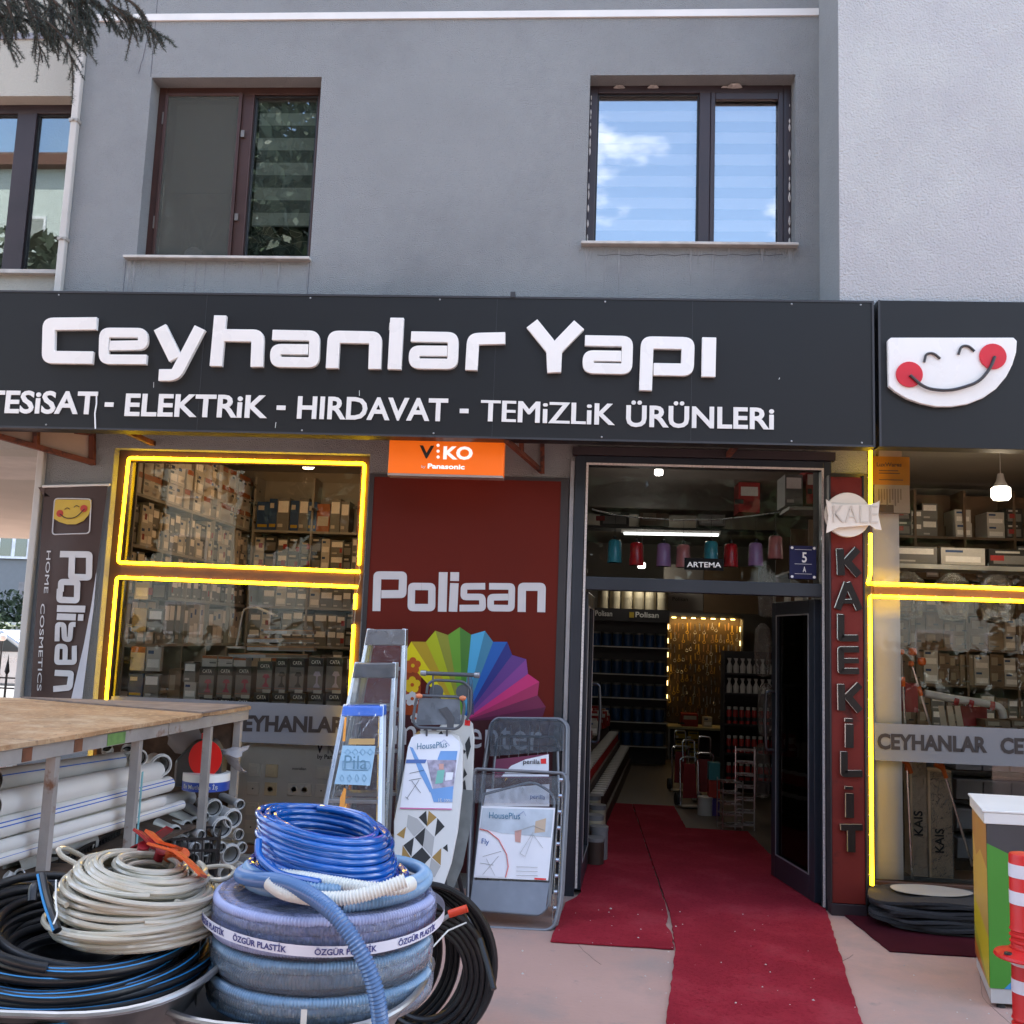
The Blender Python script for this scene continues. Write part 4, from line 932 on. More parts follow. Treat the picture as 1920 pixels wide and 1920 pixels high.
# blue stack
film3 = glass('stack_film', (.96, .97, .98), 1, 1.6, rough=.07, haze=.12, hcol=(.66, .76, .88), bump=.7, bs=26)
BX_, BY_ = -.685, -3.50
def corr(pts, r, amp, pitch, n=18, **k):
    q = resample([Vector(p) for p in pts], pitch/2); return MB().tube(q, [r+(amp if i % 2 else -amp) for i in range(len(q))], n, **k)
def wrapped(label, z0, z1, R, m, fm, rings, hr, group=None):
    t_ = thing('hose_roll', label, 'hose', (BX_, BY_, z0), group); n = rings; hs = (z1-z0-2*hr)
    pts = []
    for lay in range(2):
        for i in range(n*48+1):
            a = 2*math.pi*i/48; zz = z0+hr+hs*min(1, max(0, (i/48-.5)/(n-1))); R2 = R-hr-lay*2.05*hr
            pts.append(Vector((BX_+R2*math.cos(a), BY_+R2*math.sin(a), zz)))
    half = len(pts)//2
    corr(pts[:half], hr, .0011, .0085, 14).build('hose', m, t_, smooth=True, ang=27)
    corr(pts[half:], hr, .0011, .0085, 14).build('hose', m, t_, smooth=True, ang=27)
    prof = []; k = 10
    for i in range(k+1): a = -math.pi/2+math.pi*i/k; prof.append((R-.022+.026*math.cos(a), (z0+z1)/2+((z1-z0)/2+.003)*math.sin(a)))
    prof = [(R-.14, z0-.001)]+prof+[(R-.14, z1+.003)]
    mb = MB(); N = 72; rg = random.Random(int(z0*100)); vs = []
    for r_, h in prof:
        for q in range(N): a = 2*math.pi*q/N; rr = r_+rg.uniform(-.0022, .0022); vs.append((BX_+rr*math.cos(a), BY_+rr*math.sin(a), h+rg.uniform(-.001, .001)))
    mb.add(vs, [(i*N+q, i*N+(q+1) % N, (i+1)*N+(q+1) % N, (i+1)*N+q) for i in range(len(prof)-1) for q in range(N)])
    mb.build('plastic_wrap', fm, t_, smooth=True, ang=80); return t_
violet = mat('hose_violet', (.33, .38, .60), .3, var=.12, vs=9)
w1 = wrapped('film-wrapped blue spiral hose roll at the bottom of the stack with a white tag', 0.565, .645, .305, bluec, film3, 3, .015)
w2 = wrapped('film-wrapped blue spiral hose roll, second from the bottom, with a paper tag', .648, .730, .30, bluec, film3, 2, .0175)
w3 = wrapped('wrapped violet-blue hose roll banded with white printed tape', .733, .838, .305, violet, film2, 4, .0135)
mb = MB(); N = 90; R = .332; vs = []
def tz(a): return .776+.010*math.sin(a*2+.6)
for h in (-.013, .013):
    for q in range(N): a = 2*math.pi*q/N; vs.append((BX_+R*math.cos(a), BY_+R*math.sin(a), tz(a)+h))
mb.add(vs, [(q, (q+1) % N, N+(q+1) % N, N+q) for q in range(N)]); mb.build('printed_tape', mat('tape_white', (.70, .72, .80), .3, var=.05), w3, smooth=True)
for i, a0 in enumerate((-152, -119, -80, -42)):
    def bend(u, y_, z, a0=a0):
        a = R_(a0+27*u); return Vector((BX_+(R+.001+.0005*z)*math.cos(a), BY_+(R+.001+.0005*z)*math.sin(a), tz(a)-.007+y_))
    text('ÖZGÜR PLASTİK', (0, 0, 0), (1, 0, 0), .0145, mat('tape_ink', (.03, .04, .20), .5), w3, bold=.02, ext=1, bend=bend)
def patch(t_, a0, a1, z0, z1, R, m, name):
    mb = MB(); k = 6; vs = []
    for h in (z0, z1):
        for i in range(k+1): a = R_(lerp(a0, a1, i/k)); vs.append((BX_+R*math.cos(a), BY_+R*math.sin(a), h))
    mb.add(vs, [(i, i+1, k+2+i, k+1+i) for i in range(k)]); return mb.build(name, m, t_, smooth=True)
tagm = mat('tag_paper', (.62, .62, .64), .6, var=.1, vs=30)
patch(w2, -172, -155, .665, .725, .330, tagm, 'paper_tag'); patch(w1, -168, -148, .565, .625, .334, tagm, 'paper_tag')
patch(w1, -84, -81.5, .55, .635, .337, whitec, 'strap'); 
cd_ = thing('hose_coil', 'blue spiral hose coil between the wrapped rolls and glossy blue hose', 'hose', (BX_+.02, BY_, .84))
corr(bundle(.245, .857, 2, .017, .004, 5, (0, 0), .03, cx=BX_+.03, cy=BY_, dr=.006), .0165, .0018, .0095).build('hose', bluec, cd_, smooth=True, ang=22)
q = [P(*a) for a in ((640, 1640, -3.3), (560, 1618, -3.35), (480, 1622, -3.45), (447, 1640, -3.55), (470, 1648, -3.68), (530, 1652, -3.76), (585, 1678, -3.83), (630, 1715, -3.88), (668, 1768, -3.90), (698, 1830, -3.90), (712, 1895, -3.89), (716, 1990, -3.86))]
corr(fillet(q, .2, 8), .019, .0019, .0095, 20).build('loose_end', mat('hose_blue_end', (.09, .19, .38), .22, var=.1, coat=.4), cd_, smooth=True, ang=20)
wc = thing('hose_coil', 'white corrugated drain hose looped on the blue hose stack', 'hose', (BX_, BY_, .86))
q = [P(*a) for a in ((515, 1640, -3.68), (560, 1645, -3.70), (620, 1655, -3.72), (700, 1668, -3.74), (750, 1666, -3.73), (774, 1655, -3.68))]
corr(fillet(q, .2, 8), .0165, .0020, .0085, 20).build('hose', whitec, wc, smooth=True, ang=20)
q = [P(*a) for a in ((505, 1655, -3.74), (530, 1674, -3.78), (590, 1686, -3.82), (660, 1684, -3.83), (715, 1668, -3.82), (762, 1650, -3.80))]
corr(fillet(q, .2, 8), .0165, .0020, .0085, 20).build('hose', whitec, wc, smooth=True, ang=20)
gb = thing('hose_coil', 'glossy deep blue hose coil on top of the stack', 'hose', (BX_-.0, BY_, .87))
GX = P(618, 1600, -3.5).x
pts = []
for lay in range(3):
    for i in range(8*48+1):
        a = 2*math.pi*i/48+lay; k = i/48/8; k = k if lay % 2 == 0 else 1-k; zz = .885+.135*k; R2 = .192-.012*k-lay*.019+.004*math.sin(a*1.37+lay)
        x, y_ = R2*math.cos(a), R2*math.sin(a); pts.append(Vector((GX+x-.02*k, BY_+y_, zz-.17*x+.03*y_+.003*math.sin(2*a))))
MB().tube(pts, .0098, 9).build('hose', blueh, gb, smooth=True)
MB().tube(bundle(.20, .885, 2, .01, .01, 9, (-.05, .03), .01, cx=GX+.01, cy=BY_), .0098, 9).build('hose', blueh, gb, smooth=True)
MB().tube(fillet([P(485, 1575, -3.66), P(483, 1605, -3.69), P(520, 1640, -3.72), (P(600, 1655, -3.74))], .1), .010, 9).build('hose', blueh, gb, smooth=True)

# black roll on its edge behind
KX = P(790, 1800, -2.45)
KY_ = KX.y
br_ = thing('hose_coil', 'thick black hose roll standing upright behind the blue stack', 'hose', (KX.x, KX.y, 0))
rg = random.Random(2)
for i in range(12):
    R = .298-.003*i; dy = rg.uniform(-.006, .006); ox = -.024*i
    MB().tube([Vector((KX.x+ox+R*math.cos(a_*math.pi/30)*(.93+.02*(i % 3)), KY_+.026*i+dy+.10*R*math.cos(a_*math.pi/30), .012+R*(1+math.sin(a_*math.pi/30)))) for a_ in range(60)], .0118, 8, closed=True).build('hose', blackh, br_, smooth=True)
for i in range(5):
    R = .262-.024*i; MB().tube([Vector((KX.x+.01+R*math.cos(a_*math.pi/30)*.93, KY_+.01+.012*i+.1*R*math.cos(a_*math.pi/30), .02+.285+R*math.sin(a_*math.pi/30)-.04)) for a_ in range(60)], .0118, 8, closed=True).build('hose', blackh, br_, smooth=True)
MB().tube(fillet([P(900, 1760, -2.5), P(915, 1810, -2.55), P(926, 1855, -2.6)], .1), .0115, 8).build('loose_end', blackh, br_, smooth=True)
MB().tube([P(812, 1775, -2.75), P(840, 1745, -2.72), P(874, 1730, -2.5)], .003, 5).build('tie', whitec, br_)
pg = thing('hand_grip', 'orange-red rubber grip on a short grey rod above the black roll', 'tool', P(850, 1715, -2.5))
MB().tube([P(842, 1714, -2.5), P(876, 1703, -2.5)], .0145, 12).build('grip', mat('grip_orange', (.70, .06, .02), .5), pg, smooth=True, ang=50); MB().tube([P(828, 1726, -2.5), P(850, 1711, -2.5)], .008, 8).build('rod', alu_d, pg, smooth=True)

# ---- step ladders ----
def ladder(label, tl, tr, bl, br, n, capm, caph, depth=.09):
    t_ = thing('step_ladder', label, 'ladder', (bl+br)/2, 'folded aluminium step ladders leaning by the window')
    back = Vector((0, depth, 0)); ins = (tr-tl).normalized()
    for a, b in ((tl, bl), (tr, br)):
        MB().bar(a, b, .024, .05).build('rail', alu, t_, bevel=.003)
        MB().bar(a+back, b+back*1.3, .018, .03).build('rear_leg', alu_d, t_)
        MB().lathe([(.0, 0), (.024, 0), (.02, .045), (0, .045)], b, 8).build('foot', blackm, t_)
    for i in range(1, n+1):
        f_ = i/(n+.6); a, b = tl.lerp(bl, f_), tr.lerp(br, f_); MB().bar(a+Vector((0, .02, 0)), b+Vector((0, .02, 0)), .075, .02).build('step', alu_d, t_, bevel=.003)
    mb = MB(); d = (bl-tl).normalized(); e = (br-tr).normalized(); o_ = Vector((0, -.034, 0))
    mb.hexa([tl-ins*.014+o_, tr+ins*.014+o_, tr+ins*.014+back, tl-ins*.014+back], [tl+d*caph-ins*.014+o_, tr+e*caph+ins*.014+o_, tr+e*caph+ins*.014+back, tl+d*caph-ins*.014+back]); mb.build('top_cap', capm, t_, bevel=.008)
    mb = MB(); o_ = Vector((0, -.045, 0)); k = 12; vs = []; rg = random.Random(n)
    for i in range(k+1):
        for j in range(5):
            p = tl.lerp(bl, i/k*.97).lerp(tr.lerp(br, i/k*.97), j/4)+o_+Vector((0, rg.uniform(-.006, .006), 0)); vs.append(p+ins*(.016*(j-2)/2))
    mb.add(vs, [(i*5+j, i*5+j+1, (i+1)*5+j+1, (i+1)*5+j) for i in range(k) for j in range(4)]); mb.build('plastic_wrap', film, t_, smooth=True, ang=80)
    return t_
capg = mat('cap_grey', (.16, .15, .145), .35, var=.2, vs=10)
l1 = ladder('tallest folded aluminium ladder, grey capped, against the maroon panel', P(695, 1180, -.28), P(757, 1180, -.28), G(600, 1706), G(738, 1706), 6, capg, .10)
l2 = ladder('middle-height folded aluminium ladder with a grey cap', P(672, 1243, -.46), P(739, 1243, -.46), G(577, 1722), G(715, 1722), 5, capg, .09)
l3 = ladder('shortest folded ladder with a bright blue cap and embossed pale panel', P(650, 1323, -.72), P(715, 1323, -.72), G(563, 1762), G(706, 1762), 4, mat('cap_blue', (.02, .14, .62), .35), .06)
def L3(x, y_, o=0): return PL(x, y_, 1323, -.72-.05-o, 1762, -1.36-.05-o)
ppl = mat('panel_ice_blue', (.30, .48, .62), .35, var=.05)
MB().prism([L3(643, 1398), L3(704, 1399), L3(693, 1473), L3(627, 1470)], (0, .008, 0)).build('step_panel', ppl, l3)
dkl = mat('panel_line', (.19, .36, .50), .4)
text('Pila', L3(645, 1441, .002), L3(688, 1442, .002), .075, dkl, l3, ext=.001, bold=0)
MB().tube([L3(*p, .003) for p in ((643, 1427), (693, 1428), (695, 1437), (690, 1444), (642, 1443), (643, 1427))], .0018, 4).build('panel_outline', dkl, l3)
for i in range(4):
    for yy, sx_, sy_ in ((1410, 5.5, 6), (1459, 4, 7)):
        x = (652 if yy < 1440 else 641)+i*14; MB().tube([L3(x-sx_, yy, .003), L3(x, yy-sy_, .003), L3(x+sx_, yy, .003), L3(x, yy+sy_, .003), L3(x-sx_, yy, .003)], .0014, 4).build('panel_diamond', dkl, l3)
om = mat('sticker_orange', (.75, .28, .02), .4)
for pts in ([(650, 1345), (647, 1390), (642, 1390), (646, 1345)], [(645, 1477), (649, 1480), (646, 1515), (636, 1516), (638, 1495)]): MB().prism([L3(x, y_, -.01) for x, y_ in pts], (0, .003, 0)).build('sticker', om, l3)
MB().prism([L3(655, 1385, -.015), L3(703, 1385, -.015), L3(702, 1396, -.015), L3(653, 1396, -.015)], (0, .004, 0)).build('sticker', mat('sticker_ochre', (.50, .30, .10), .5), l3)

# ---- ironing boards ----
def outline(fn, pts, dy, name, m, parent, bevel=0): return MB().prism([fn(*p) for p in pts], (0, dy, 0)).build(name, m, parent, bevel=bevel)
ib1 = thing('ironing_board', 'front ironing board with black, white and gold geometric cover', 'ironing board', G(800, 1728))
def I1(x, y_, o=0): return PL(x, y_, 1370, -.62-o, 1728, -1.05-o)
cw = mat('cover_white', (.66, .66, .64), .7, var=.04)
outline(I1, [(788,1370),(845,1371),(860,1380),(868,1400),(867,1480),(858,1560),(846,1620),(828,1672),(812,1700),(775,1700),(752,1650),(738,1600),(738,1540),(752,1470),(764,1405),(774,1380)], .03, 'board', cw, ib1, .006)
def C5(x, y_): return (440+x/4, 1160+y_/4)
blk = mat('print_black', (.018, .018, .018), .6); gld = mat('print_gold', (.33, .20, .05), .6); gry = mat('print_grey', (.40, .40, .39), .6)
for m_, shapes in ((blk, [[(1437,1440),(1445,1560),(1380,1490)],[(1520,1495),(1575,1560),(1500,1635)],[(1430,1565),(1422,1650),(1410,1710),(1350,1640)],[(1345,1640),(1325,1785),(1265,1700)],[(1405,1715),(1470,1790),(1395,1870),(1325,1790)],[(1390,1875),(1445,1930),(1385,2010),(1375,1960)],[(1595,1690),(1600,1750),(1560,1720)],[(1550,840),(1525,868),(1565,868)]]),
                   (gld, [[(1455,1440),(1515,1490),(1440,1560)],[(1285,1560),(1270,1650),(1215,1620)],[(1260,1700),(1320,1790),(1250,1850)],[(1550,1720),(1545,1850),(1480,1790)],[(1385,838),(1350,865),(1395,868)]]),
                   (gry, [[(1300,1470),(1370,1500),(1425,1562),(1345,1635),(1290,1560)],[(1430,1570),(1498,1640),(1480,1785),(1412,1710)],[(1250,1850),(1322,1792),(1390,1872),(1330,1930)],[(1475,1795),(1545,1855),(1500,1940),(1450,1925)]])):
    for k, s in enumerate(shapes): outline(lambda x, y_: I1(*C5(x, y_), .0012), s, .001, 'cover_print', m_, ib1)
card = [(786,1376),(846,1377),(861,1390),(863,1402),(852,1468),(847,1518),(750,1516),(757,1460),(765,1400),(772,1382)]
pw = mat('card_white', (.80, .81, .86), .4, var=.03)
outline(lambda x, y_: I1(x, y_, .003), card, .001, 'card', pw, ib1)
cb1 = mat('card_blue', (.16, .34, .66), .45); cb2 = mat('card_navy', (.08, .16, .42), .45); cpk = mat('card_pink', (.60, .16, .36), .45); cph = mat('card_photo', (.36, .33, .42), .5, var=.5, vs=25); cgr = mat('card_green', (.18, .48, .40), .5); csk = mat('card_skin', (.60, .33, .28), .5)
def card_bits(fn, bits, parent, o=.0045):
    for i, (m_, s) in enumerate(bits): outline(lambda x, y_: fn(x, y_, o+.0003*i), s, .0003, 'card_print', m_, parent)
card_bits(I1, [(cb1, [(768,1400),(774,1402),(800,1452),(812,1482),(806,1486),(786,1448)]), (cb1, [(826,1408),(858,1408),(853,1440),(820,1424)]), (cph, [(800,1425),(856,1425),(850,1480),(812,1480)]), (cb1, [(806,1480),(850,1474),(848,1504),(813,1504)]),
               (cb2, [(762,1424),(800,1424),(797,1431),(761,1431)]), (cpk, [(750,1514),(847,1516),(847,1518),(750,1516.5)]), (cgr, [(820,1445),(834,1443),(830,1468),(816,1470)]), (csk, [(823,1432),(832,1432),(832,1443),(823,1443)]), (pw, [(836,1448),(850,1448),(848,1462),(834,1464)])], ib1)
text('HousePlus', I1(782, 1405, .006), I1(838, 1401, .006), .036, mat('card_teal', (.06, .22, .36), .4), ib1, ext=.0005)
MB().tube([I1(*p, .007) for p in ((822, 1396), (833, 1387), (843, 1398))], .0012, 4).build('card_house', cb2, ib1)
text('1E·1001', I1(822, 1503, .006), I1(846, 1504, .006), .018, inkw, ib1, ext=.0005)
for a_, b_ in (((767, 1463), (790, 1459)), ((786, 1462), (763, 1497)), ((772, 1464), (789, 1487)), ((760, 1494), (766, 1499)), ((768, 1450), (795, 1444))): MB().tube([I1(*a_, .006), I1(*b_, .006)], .0011, 4).build('card_drawing', blk, ib1)
# iron rest of the front board
rest = mat('rest_grey', (.10, .11, .125), .4, var=.1); clipo = mat('clip_orange', (.78, .26, .12), .5)
def I1r(x, y_): return P(x, y_, -.64)
MB().tube([p for p in fillet([I1r(785,1304),I1r(862,1307),I1r(871,1320),I1r(866,1358),I1r(856,1367),I1r(782,1364),I1r(774,1352),I1r(780,1312),I1r(786,1304)], .04, 6)], .0085, 8).build('rest_frame', rest, ib1, smooth=True)
MB().prism([I1r(786,1308),I1r(862,1311),I1r(864,1358),I1r(780,1360)], (0, .004, 0)).build('rest_plate', mat('rest_plate', (.17, .20, .235), .3, var=.25, vs=12), ib1)
outline(lambda x, y_: P(x, y_, -.645), [(822,1330),(838,1325),(852,1345),(850,1368),(838,1369),(838,1350)], .003, 'rest_plate', rest, ib1)
for x in (786, 868): MB().lathe([(0, -.022), (.012, -.014), (.015, 0), (.010, .016), (0, .02)], P(x, 1305 if x < 800 else 1309, -.66), 10, 'X').build('clip', clipo, ib1, smooth=True)
for x in (800, 838): MB().tube([I1r(x, 1366), I1(x, 1380)], .006, 8).build('rest_stem', rest, ib1)
for x in (762, 830): MB().tube([I1(x, 1600, -.035), P(x+12, 1735, -1.0)], .010, 8).build('leg', blackm, ib1, smooth=True)
ib2 = thing('ironing_board', 'rear ironing board with a pale leaf-print cover and grey iron rest', 'ironing board', G(850, 1712))
def I2(x, y_, o=0): return PL(x, y_, 1335, -.42-o, 1712, -.82-o)
outline(I2, [(840,1338),(872,1342),(886,1358),(889,1385),(886,1480),(876,1560),(862,1620),(842,1668),(822,1690),(800,1690),(790,1600),(800,1400)], .035, 'board', mat('cover_pale', (.58, .58, .54), .7, var=.06), ib2, .006)
outline(I2, [(888,1482),(884,1540),(868,1622),(850,1668),(826,1700),(800,1702),(822,1650),(850,1560),(868,1480)], -.012, 'board_edge', mat('board_edge_grey', (.20, .21, .20), .6, var=.2, vs=12), ib2)
outline(lambda x, y_: I2(x, y_, .002), [(872,1349),(882,1351),(881,1361),(871,1360)], .001, 'cover_print', mat('label_red', (1, 1, 1)), ib2)
for c5 in ([(872,1395),(880,1380),(883,1400),(876,1425)], [(870,1440),(876,1452),(868,1460)], [(864,1470),(872,1462),(874,1480),(866,1492)], [(868,1405),(874,1408),(870,1414)]): outline(lambda x, y_: I2(x, y_, .002), c5, .001, 'cover_print', blk, ib2)
def I2r(x, y_): return P(x, y_, -.46)
MB().tube([I2r(792, 1262), I2r(896, 1266)], .012, 10).build('cross_bar', rest, ib2, smooth=True)
for x in (794, 894): MB().lathe([(0, -.02), (.016, -.016), (.018, .016), (0, .02)], I2r(x, 1262 if x < 800 else 1266), 10, 'X').build('end_cap', mat('cap_silver', (.4, .42, .45), .3, metal=.5), ib2, smooth=True)
MB().tube(fillet([I2r(800,1300),I2r(802,1282),I2r(815,1275),I2r(870,1278),I2r(884,1292),I2r(882,1335),I2r(875,1350)], .05, 6), .0085, 8).build('rest_frame', rest, ib2, smooth=True)
for x in (818, 868): MB().prism(circle(I2r(x, 1297), .042, 18), (0, .004, 0)).build('rest_plate', rest, ib2)
for x in (812, 878): MB().tube([I2r(x, 1264), I2r(x, 1345)], .006, 8).build('rest_stem', rest, ib2)
MB().prism([I2r(886, 1268), I2r(889, 1340), I2r(880, 1340), I2r(878, 1268)], (0, -.004, 0)).build('plastic_wrap', film_g, ib2)
for x in (815, 850): MB().tube([I2(x, 1600, -.04), G(x+22, 1715)+Vector((0, .05, .01))], .012, 8).build('leg', mat('leg_grey', (.14, .15, .17), .35, metal=.5), ib2, smooth=True)

# ---- drying racks ----
dgrey = mat('rack_grey', (.17, .18, .20), .35, metal=.3, var=.1)
def rack(label, base, fn, outer, inner, wires, cardf):
    t_ = thing('drying_rack', label, 'drying rack', base)
    for i in range(3): MB().tube(fillet([fn(x, y_, -.03*i)+Vector((.006*i, 0, 0)) for x, y_ in outer], .06, 6), .010, 8, closed=False).build('frame', dgrey, t_, smooth=True)
    MB().tube(fillet([fn(x, y_, .01) for x, y_ in inner], .05, 6), .008, 8).build('leg_frame', dgrey, t_, smooth=True)
    for a_, b_ in wires: MB().tube([fn(*a_, -.01), fn(*b_, -.01)], .0025, 5).build('wire', alu, t_, smooth=True)
    cardf(t_); return t_
def R2f(x, y_, o=0): return PL(x, y_, 1345, -.25-o, 1730, -.55-o)
def card2(t_):
    outline(lambda x, y_: R2f(x, y_, .012), [(926,1424),(1029,1413),(1029,1458),(922,1458)], .001, 'card', mat('card_maroon', (.16, .02, .06), .45), t_)
    outline(lambda x, y_: R2f(x, y_, .0135), [(958,1436),(985,1424),(1029,1414),(1029,1456),(940,1456)], .001, 'card_print', pw, t_)
    text('perilla', R2f(981, 1432, .016), R2f(1012, 1432, .016), .027, blk, t_, ext=.0005, bold=.01)
    outline(lambda x, y_: R2f(x, y_, .016), [(1014,1423),(1024,1422),(1024,1432),(1014,1432)], .001, 'card_print', mat('label_red', (1, 1, 1)), t_)
    outline(lambda x, y_: R2f(x, y_, .02), [(920,1355),(935,1346),(1045,1348),(1058,1360),(1056,1408),(918,1418)], .001, 'plastic_wrap', film_g, t_)
rk2 = rack('taller drying rack behind, with a maroon and white card near its top', G(990, 1718), R2f, [(880,1725),(905,1450),(920,1358),(930,1347),(1050,1348),(1062,1360),(1060,1500),(1045,1722)], [(912,1700),(925,1450),(932,1380),(1045,1382),(1048,1500),(1030,1700)],
            [((925, 1398), (1050, 1399))]+[((940+i*18, 1360), (936+i*18, 1420)) for i in range(6)], card2)
def R1f(x, y_, o=0): return PL(x, y_, 1440, -.52-o, 1742, -.80-o)
def card1(t_):
    f_ = lambda x, y_: R1f(x, y_, .022)
    outline(f_, [(903,1511),(1041,1515),(1028,1651),(888,1645)], .001, 'card', mat('card_grey_white', (.80, .81, .85), .35, var=.05), t_)
    card_bits(R1f, [(mat('card_sky', (.48, .54, .60), .4, var=.2, vs=8), [(905,1515),(1038,1518),(1033,1570),(940,1562),(900,1553)]), (pw, [(899,1557),(915,1562),(935,1580),(946,1600),(948,1645),(889,1642)]), (mat('card_tan', (.55,.42,.30), .5), [(1004,1540),(1024,1534),(1022,1560),(1002,1562)]), (csk, [(965,1558),(978,1555),(976,1580),(966,1578)]), (mat('label_red', (1, 1, 1)), [(1002,1646),(1024,1647),(1024,1650),(1002,1649)])], t_, .024)
    MB().tube([R1f(*p, .027) for p in ((899,1554),(915,1558),(935,1574),(950,1602),(953,1625),(948,1645))], .003, 5).build('card_arc', mat('card_coral', (.80, .22, .20), .5), t_)
    text('Fly', R1f(903, 1581, .027), R1f(917, 1583, .027), .028, cb2, t_, ext=.0005, bold=.01)
    text('HousePlus', R1f(917, 1534, .027), R1f(975, 1536, .027), .036, mat('card_teal', (1, 1, 1)), t_, ext=.0005)
    MB().tube([R1f(*p, .028) for p in ((970, 1530), (982, 1521), (986, 1530))], .0012, 4).build('card_house', cb2, t_)
    for a_, b_ in (((905,1606),(940,1596)),((900,1618),(925,1622)),((912,1610),(928,1642)),((935,1605),(905,1640)),((975,1600),(1000,1560)),((985,1605),(1000,1565)),((975,1600),(985,1606)),((1000,1565),(1018,1590)),((965,1560),(1000,1548)),((1000,1548),(1020,1556))): MB().tube([R1f(*a_, .027), R1f(*b_, .027)], .0011, 4).build('card_drawing', gry, t_)
    for yy in (1625, 1633, 1641): MB().tube([R1f(968, yy, .027), R1f(1008, yy+1, .027)], .0012, 4).build('card_drawing', gry, t_)
    outline(lambda x, y_: R1f(x, y_, .018), [(887,1650),(1030,1655),(1023,1705),(1010,1715),(890,1705),(882,1690)], .001, 'lower_film', mat('film_bluegrey', (.22, .25, .30), .25, var=.15, vs=6), t_)
    outline(lambda x, y_: R1f(x, y_, .03), [(890,1452),(1052,1456),(1046,1508),(888,1505)], .001, 'plastic_wrap', film, t_)
    outline(lambda x, y_: R1f(x, y_, .012), [(912,1480),(1030,1470),(1030,1512),(906,1512)], .001, 'card', pw, t_)
    text('perilla', R1f(994, 1497, .015), R1f(1022, 1499, .015), .026, mat('card_navy', (1, 1, 1)), t_, ext=.0005)
    for i in range(9): 
        p = R1f(1052-i*1.5, 1462+i*30, -.02); MB().lathe([(0, -.012), (.012, -.01), (.012, .01), (0, .012)], p, 8, 'X').build('clip', alu, t_, smooth=True)
rk1 = rack('front drying rack wrapped in film, with a white instruction card', G(968, 1742), R1f, [(876,1720),(878,1640),(886,1450),(892,1442),(1058,1450),(1062,1470),(1050,1690),(1038,1738),(1025,1745),(895,1738),(876,1720)], [(905,1490),(1000,1465),(1040,1490),(1028,1700),(1012,1716),(895,1706),(884,1690),(905,1490)],
            [((890+i*19, 1450), (1062, 1452+i*3)) for i in range(1)]+[((1048, 1470), (1036, 1730)), ((1056, 1470), (1044, 1730))], card1)

# ---- promotional counter ----
ct = thing('display_counter', 'promotional counter with a rainbow fan print and white top', 'counter', (2.3, -1.3, 0))
c0 = Vector((1.866, -1.574, 0)); c1 = Vector((2.007, -1.047, 0)); c2 = Vector((3.0, -1.10, 0)); c3 = Vector((2.86, -1.60, 0))
zt = P(1857, 1545, -1.574).z; zb = .085
def q4(z, g=0):
    m_ = (c0+c1+c2+c3)/4; return [(p+(p-m_).normalized()*g)*1+Vector((0, 0, z)) for p in (c0, c1, c2, c3)]
def slab(name, z0, z1, g, m_): return MB().hexa(q4(z0, g), q4(z1, g)).build(name, m_, ct, bevel=.003)
slab('body', zb, zt, 0, mat('counter_body', (.05, .05, .055), .4)); slab('top', zt+.001, zt+.05, .012, whitep); slab('lip', zt+.051, zt+.062, .02, whitep); slab('plinth', .02, zb-.001, -.004, mat('counter_plinth', (.55, .54, .52), .5))
for p in q4(0, -.06): MB().lathe([(0, 0), (.02, 0), (.016, .019), (0, .019)], p, 10).build('foot', blackm, ct)
def face(a, b, u, z, o): n_ = (b-a).cross(Vector((0, 0, 1))).normalized(); p = a.lerp(b, u); return Vector((p.x, p.y, z))+n_*o
def facepoly(a, b, pts, m_, o, nm='print'):
    n_ = (b-a).cross(Vector((0, 0, 1))).normalized()
    return MB().prism([face(a, b, u, lerp(zb, zt, v), o) for u, v in pts], n_*.0006).build(nm, m_, ct)
F_ = [('f_green', (.06, .27, .03)), ('f_sky', (.05, .28, .60)), ('f_blue', (.015, .09, .38)), ('f_navy', (.03, .02, .22)), ('f_purple', (.14, .03, .20))]
for i, (u0, v0, u1, v1) in enumerate([((0, .88), (.42, .62), (.42, .5), (.06, 0)), ((.42, .5), (.55, .5), (.22, 0), (.06, 0)), ((.55, .5), (.7, .45), (.36, 0), (.22, 0)), ((.7, .45), (.85, .3), (.6, 0), (.36, 0))]):
    poly_ = [u0, v0, u1, v1] + ([(0, 0)] if i == 0 else []); facepoly(c0, c3, poly_, mat(*F_[i], .4, var=.04), .001)
FS = [(.45, .20, .08), (.62, .40, .10), (.62, .50, .02), (.40, .36, .03), (.50, .15, .02), (.32, .08, .02)]
sides = [[(0, 1), (1, 1), (1, .84), (.75, .7), (.45, .78), (0, .72)], [(0, .72), (.45, .78), (.75, .7), (1, .84), (1, .4), (0, .3)], [(1, .4), (1, .22), (.05, .0), (0, 0), (0, .3)], [(1, .22), (1, .12), (.2, 0), (.05, 0)], [(1, .12), (1, .04), (.5, 0), (.2, 0)], [(1, .04), (1, 0), (.5, 0)]]
for i, s in enumerate(sides): facepoly(c1, c0, [(1-u, v) for u, v in s][::-1], mat('side_%d' % i, FS[i], .4, var=.08), .001)
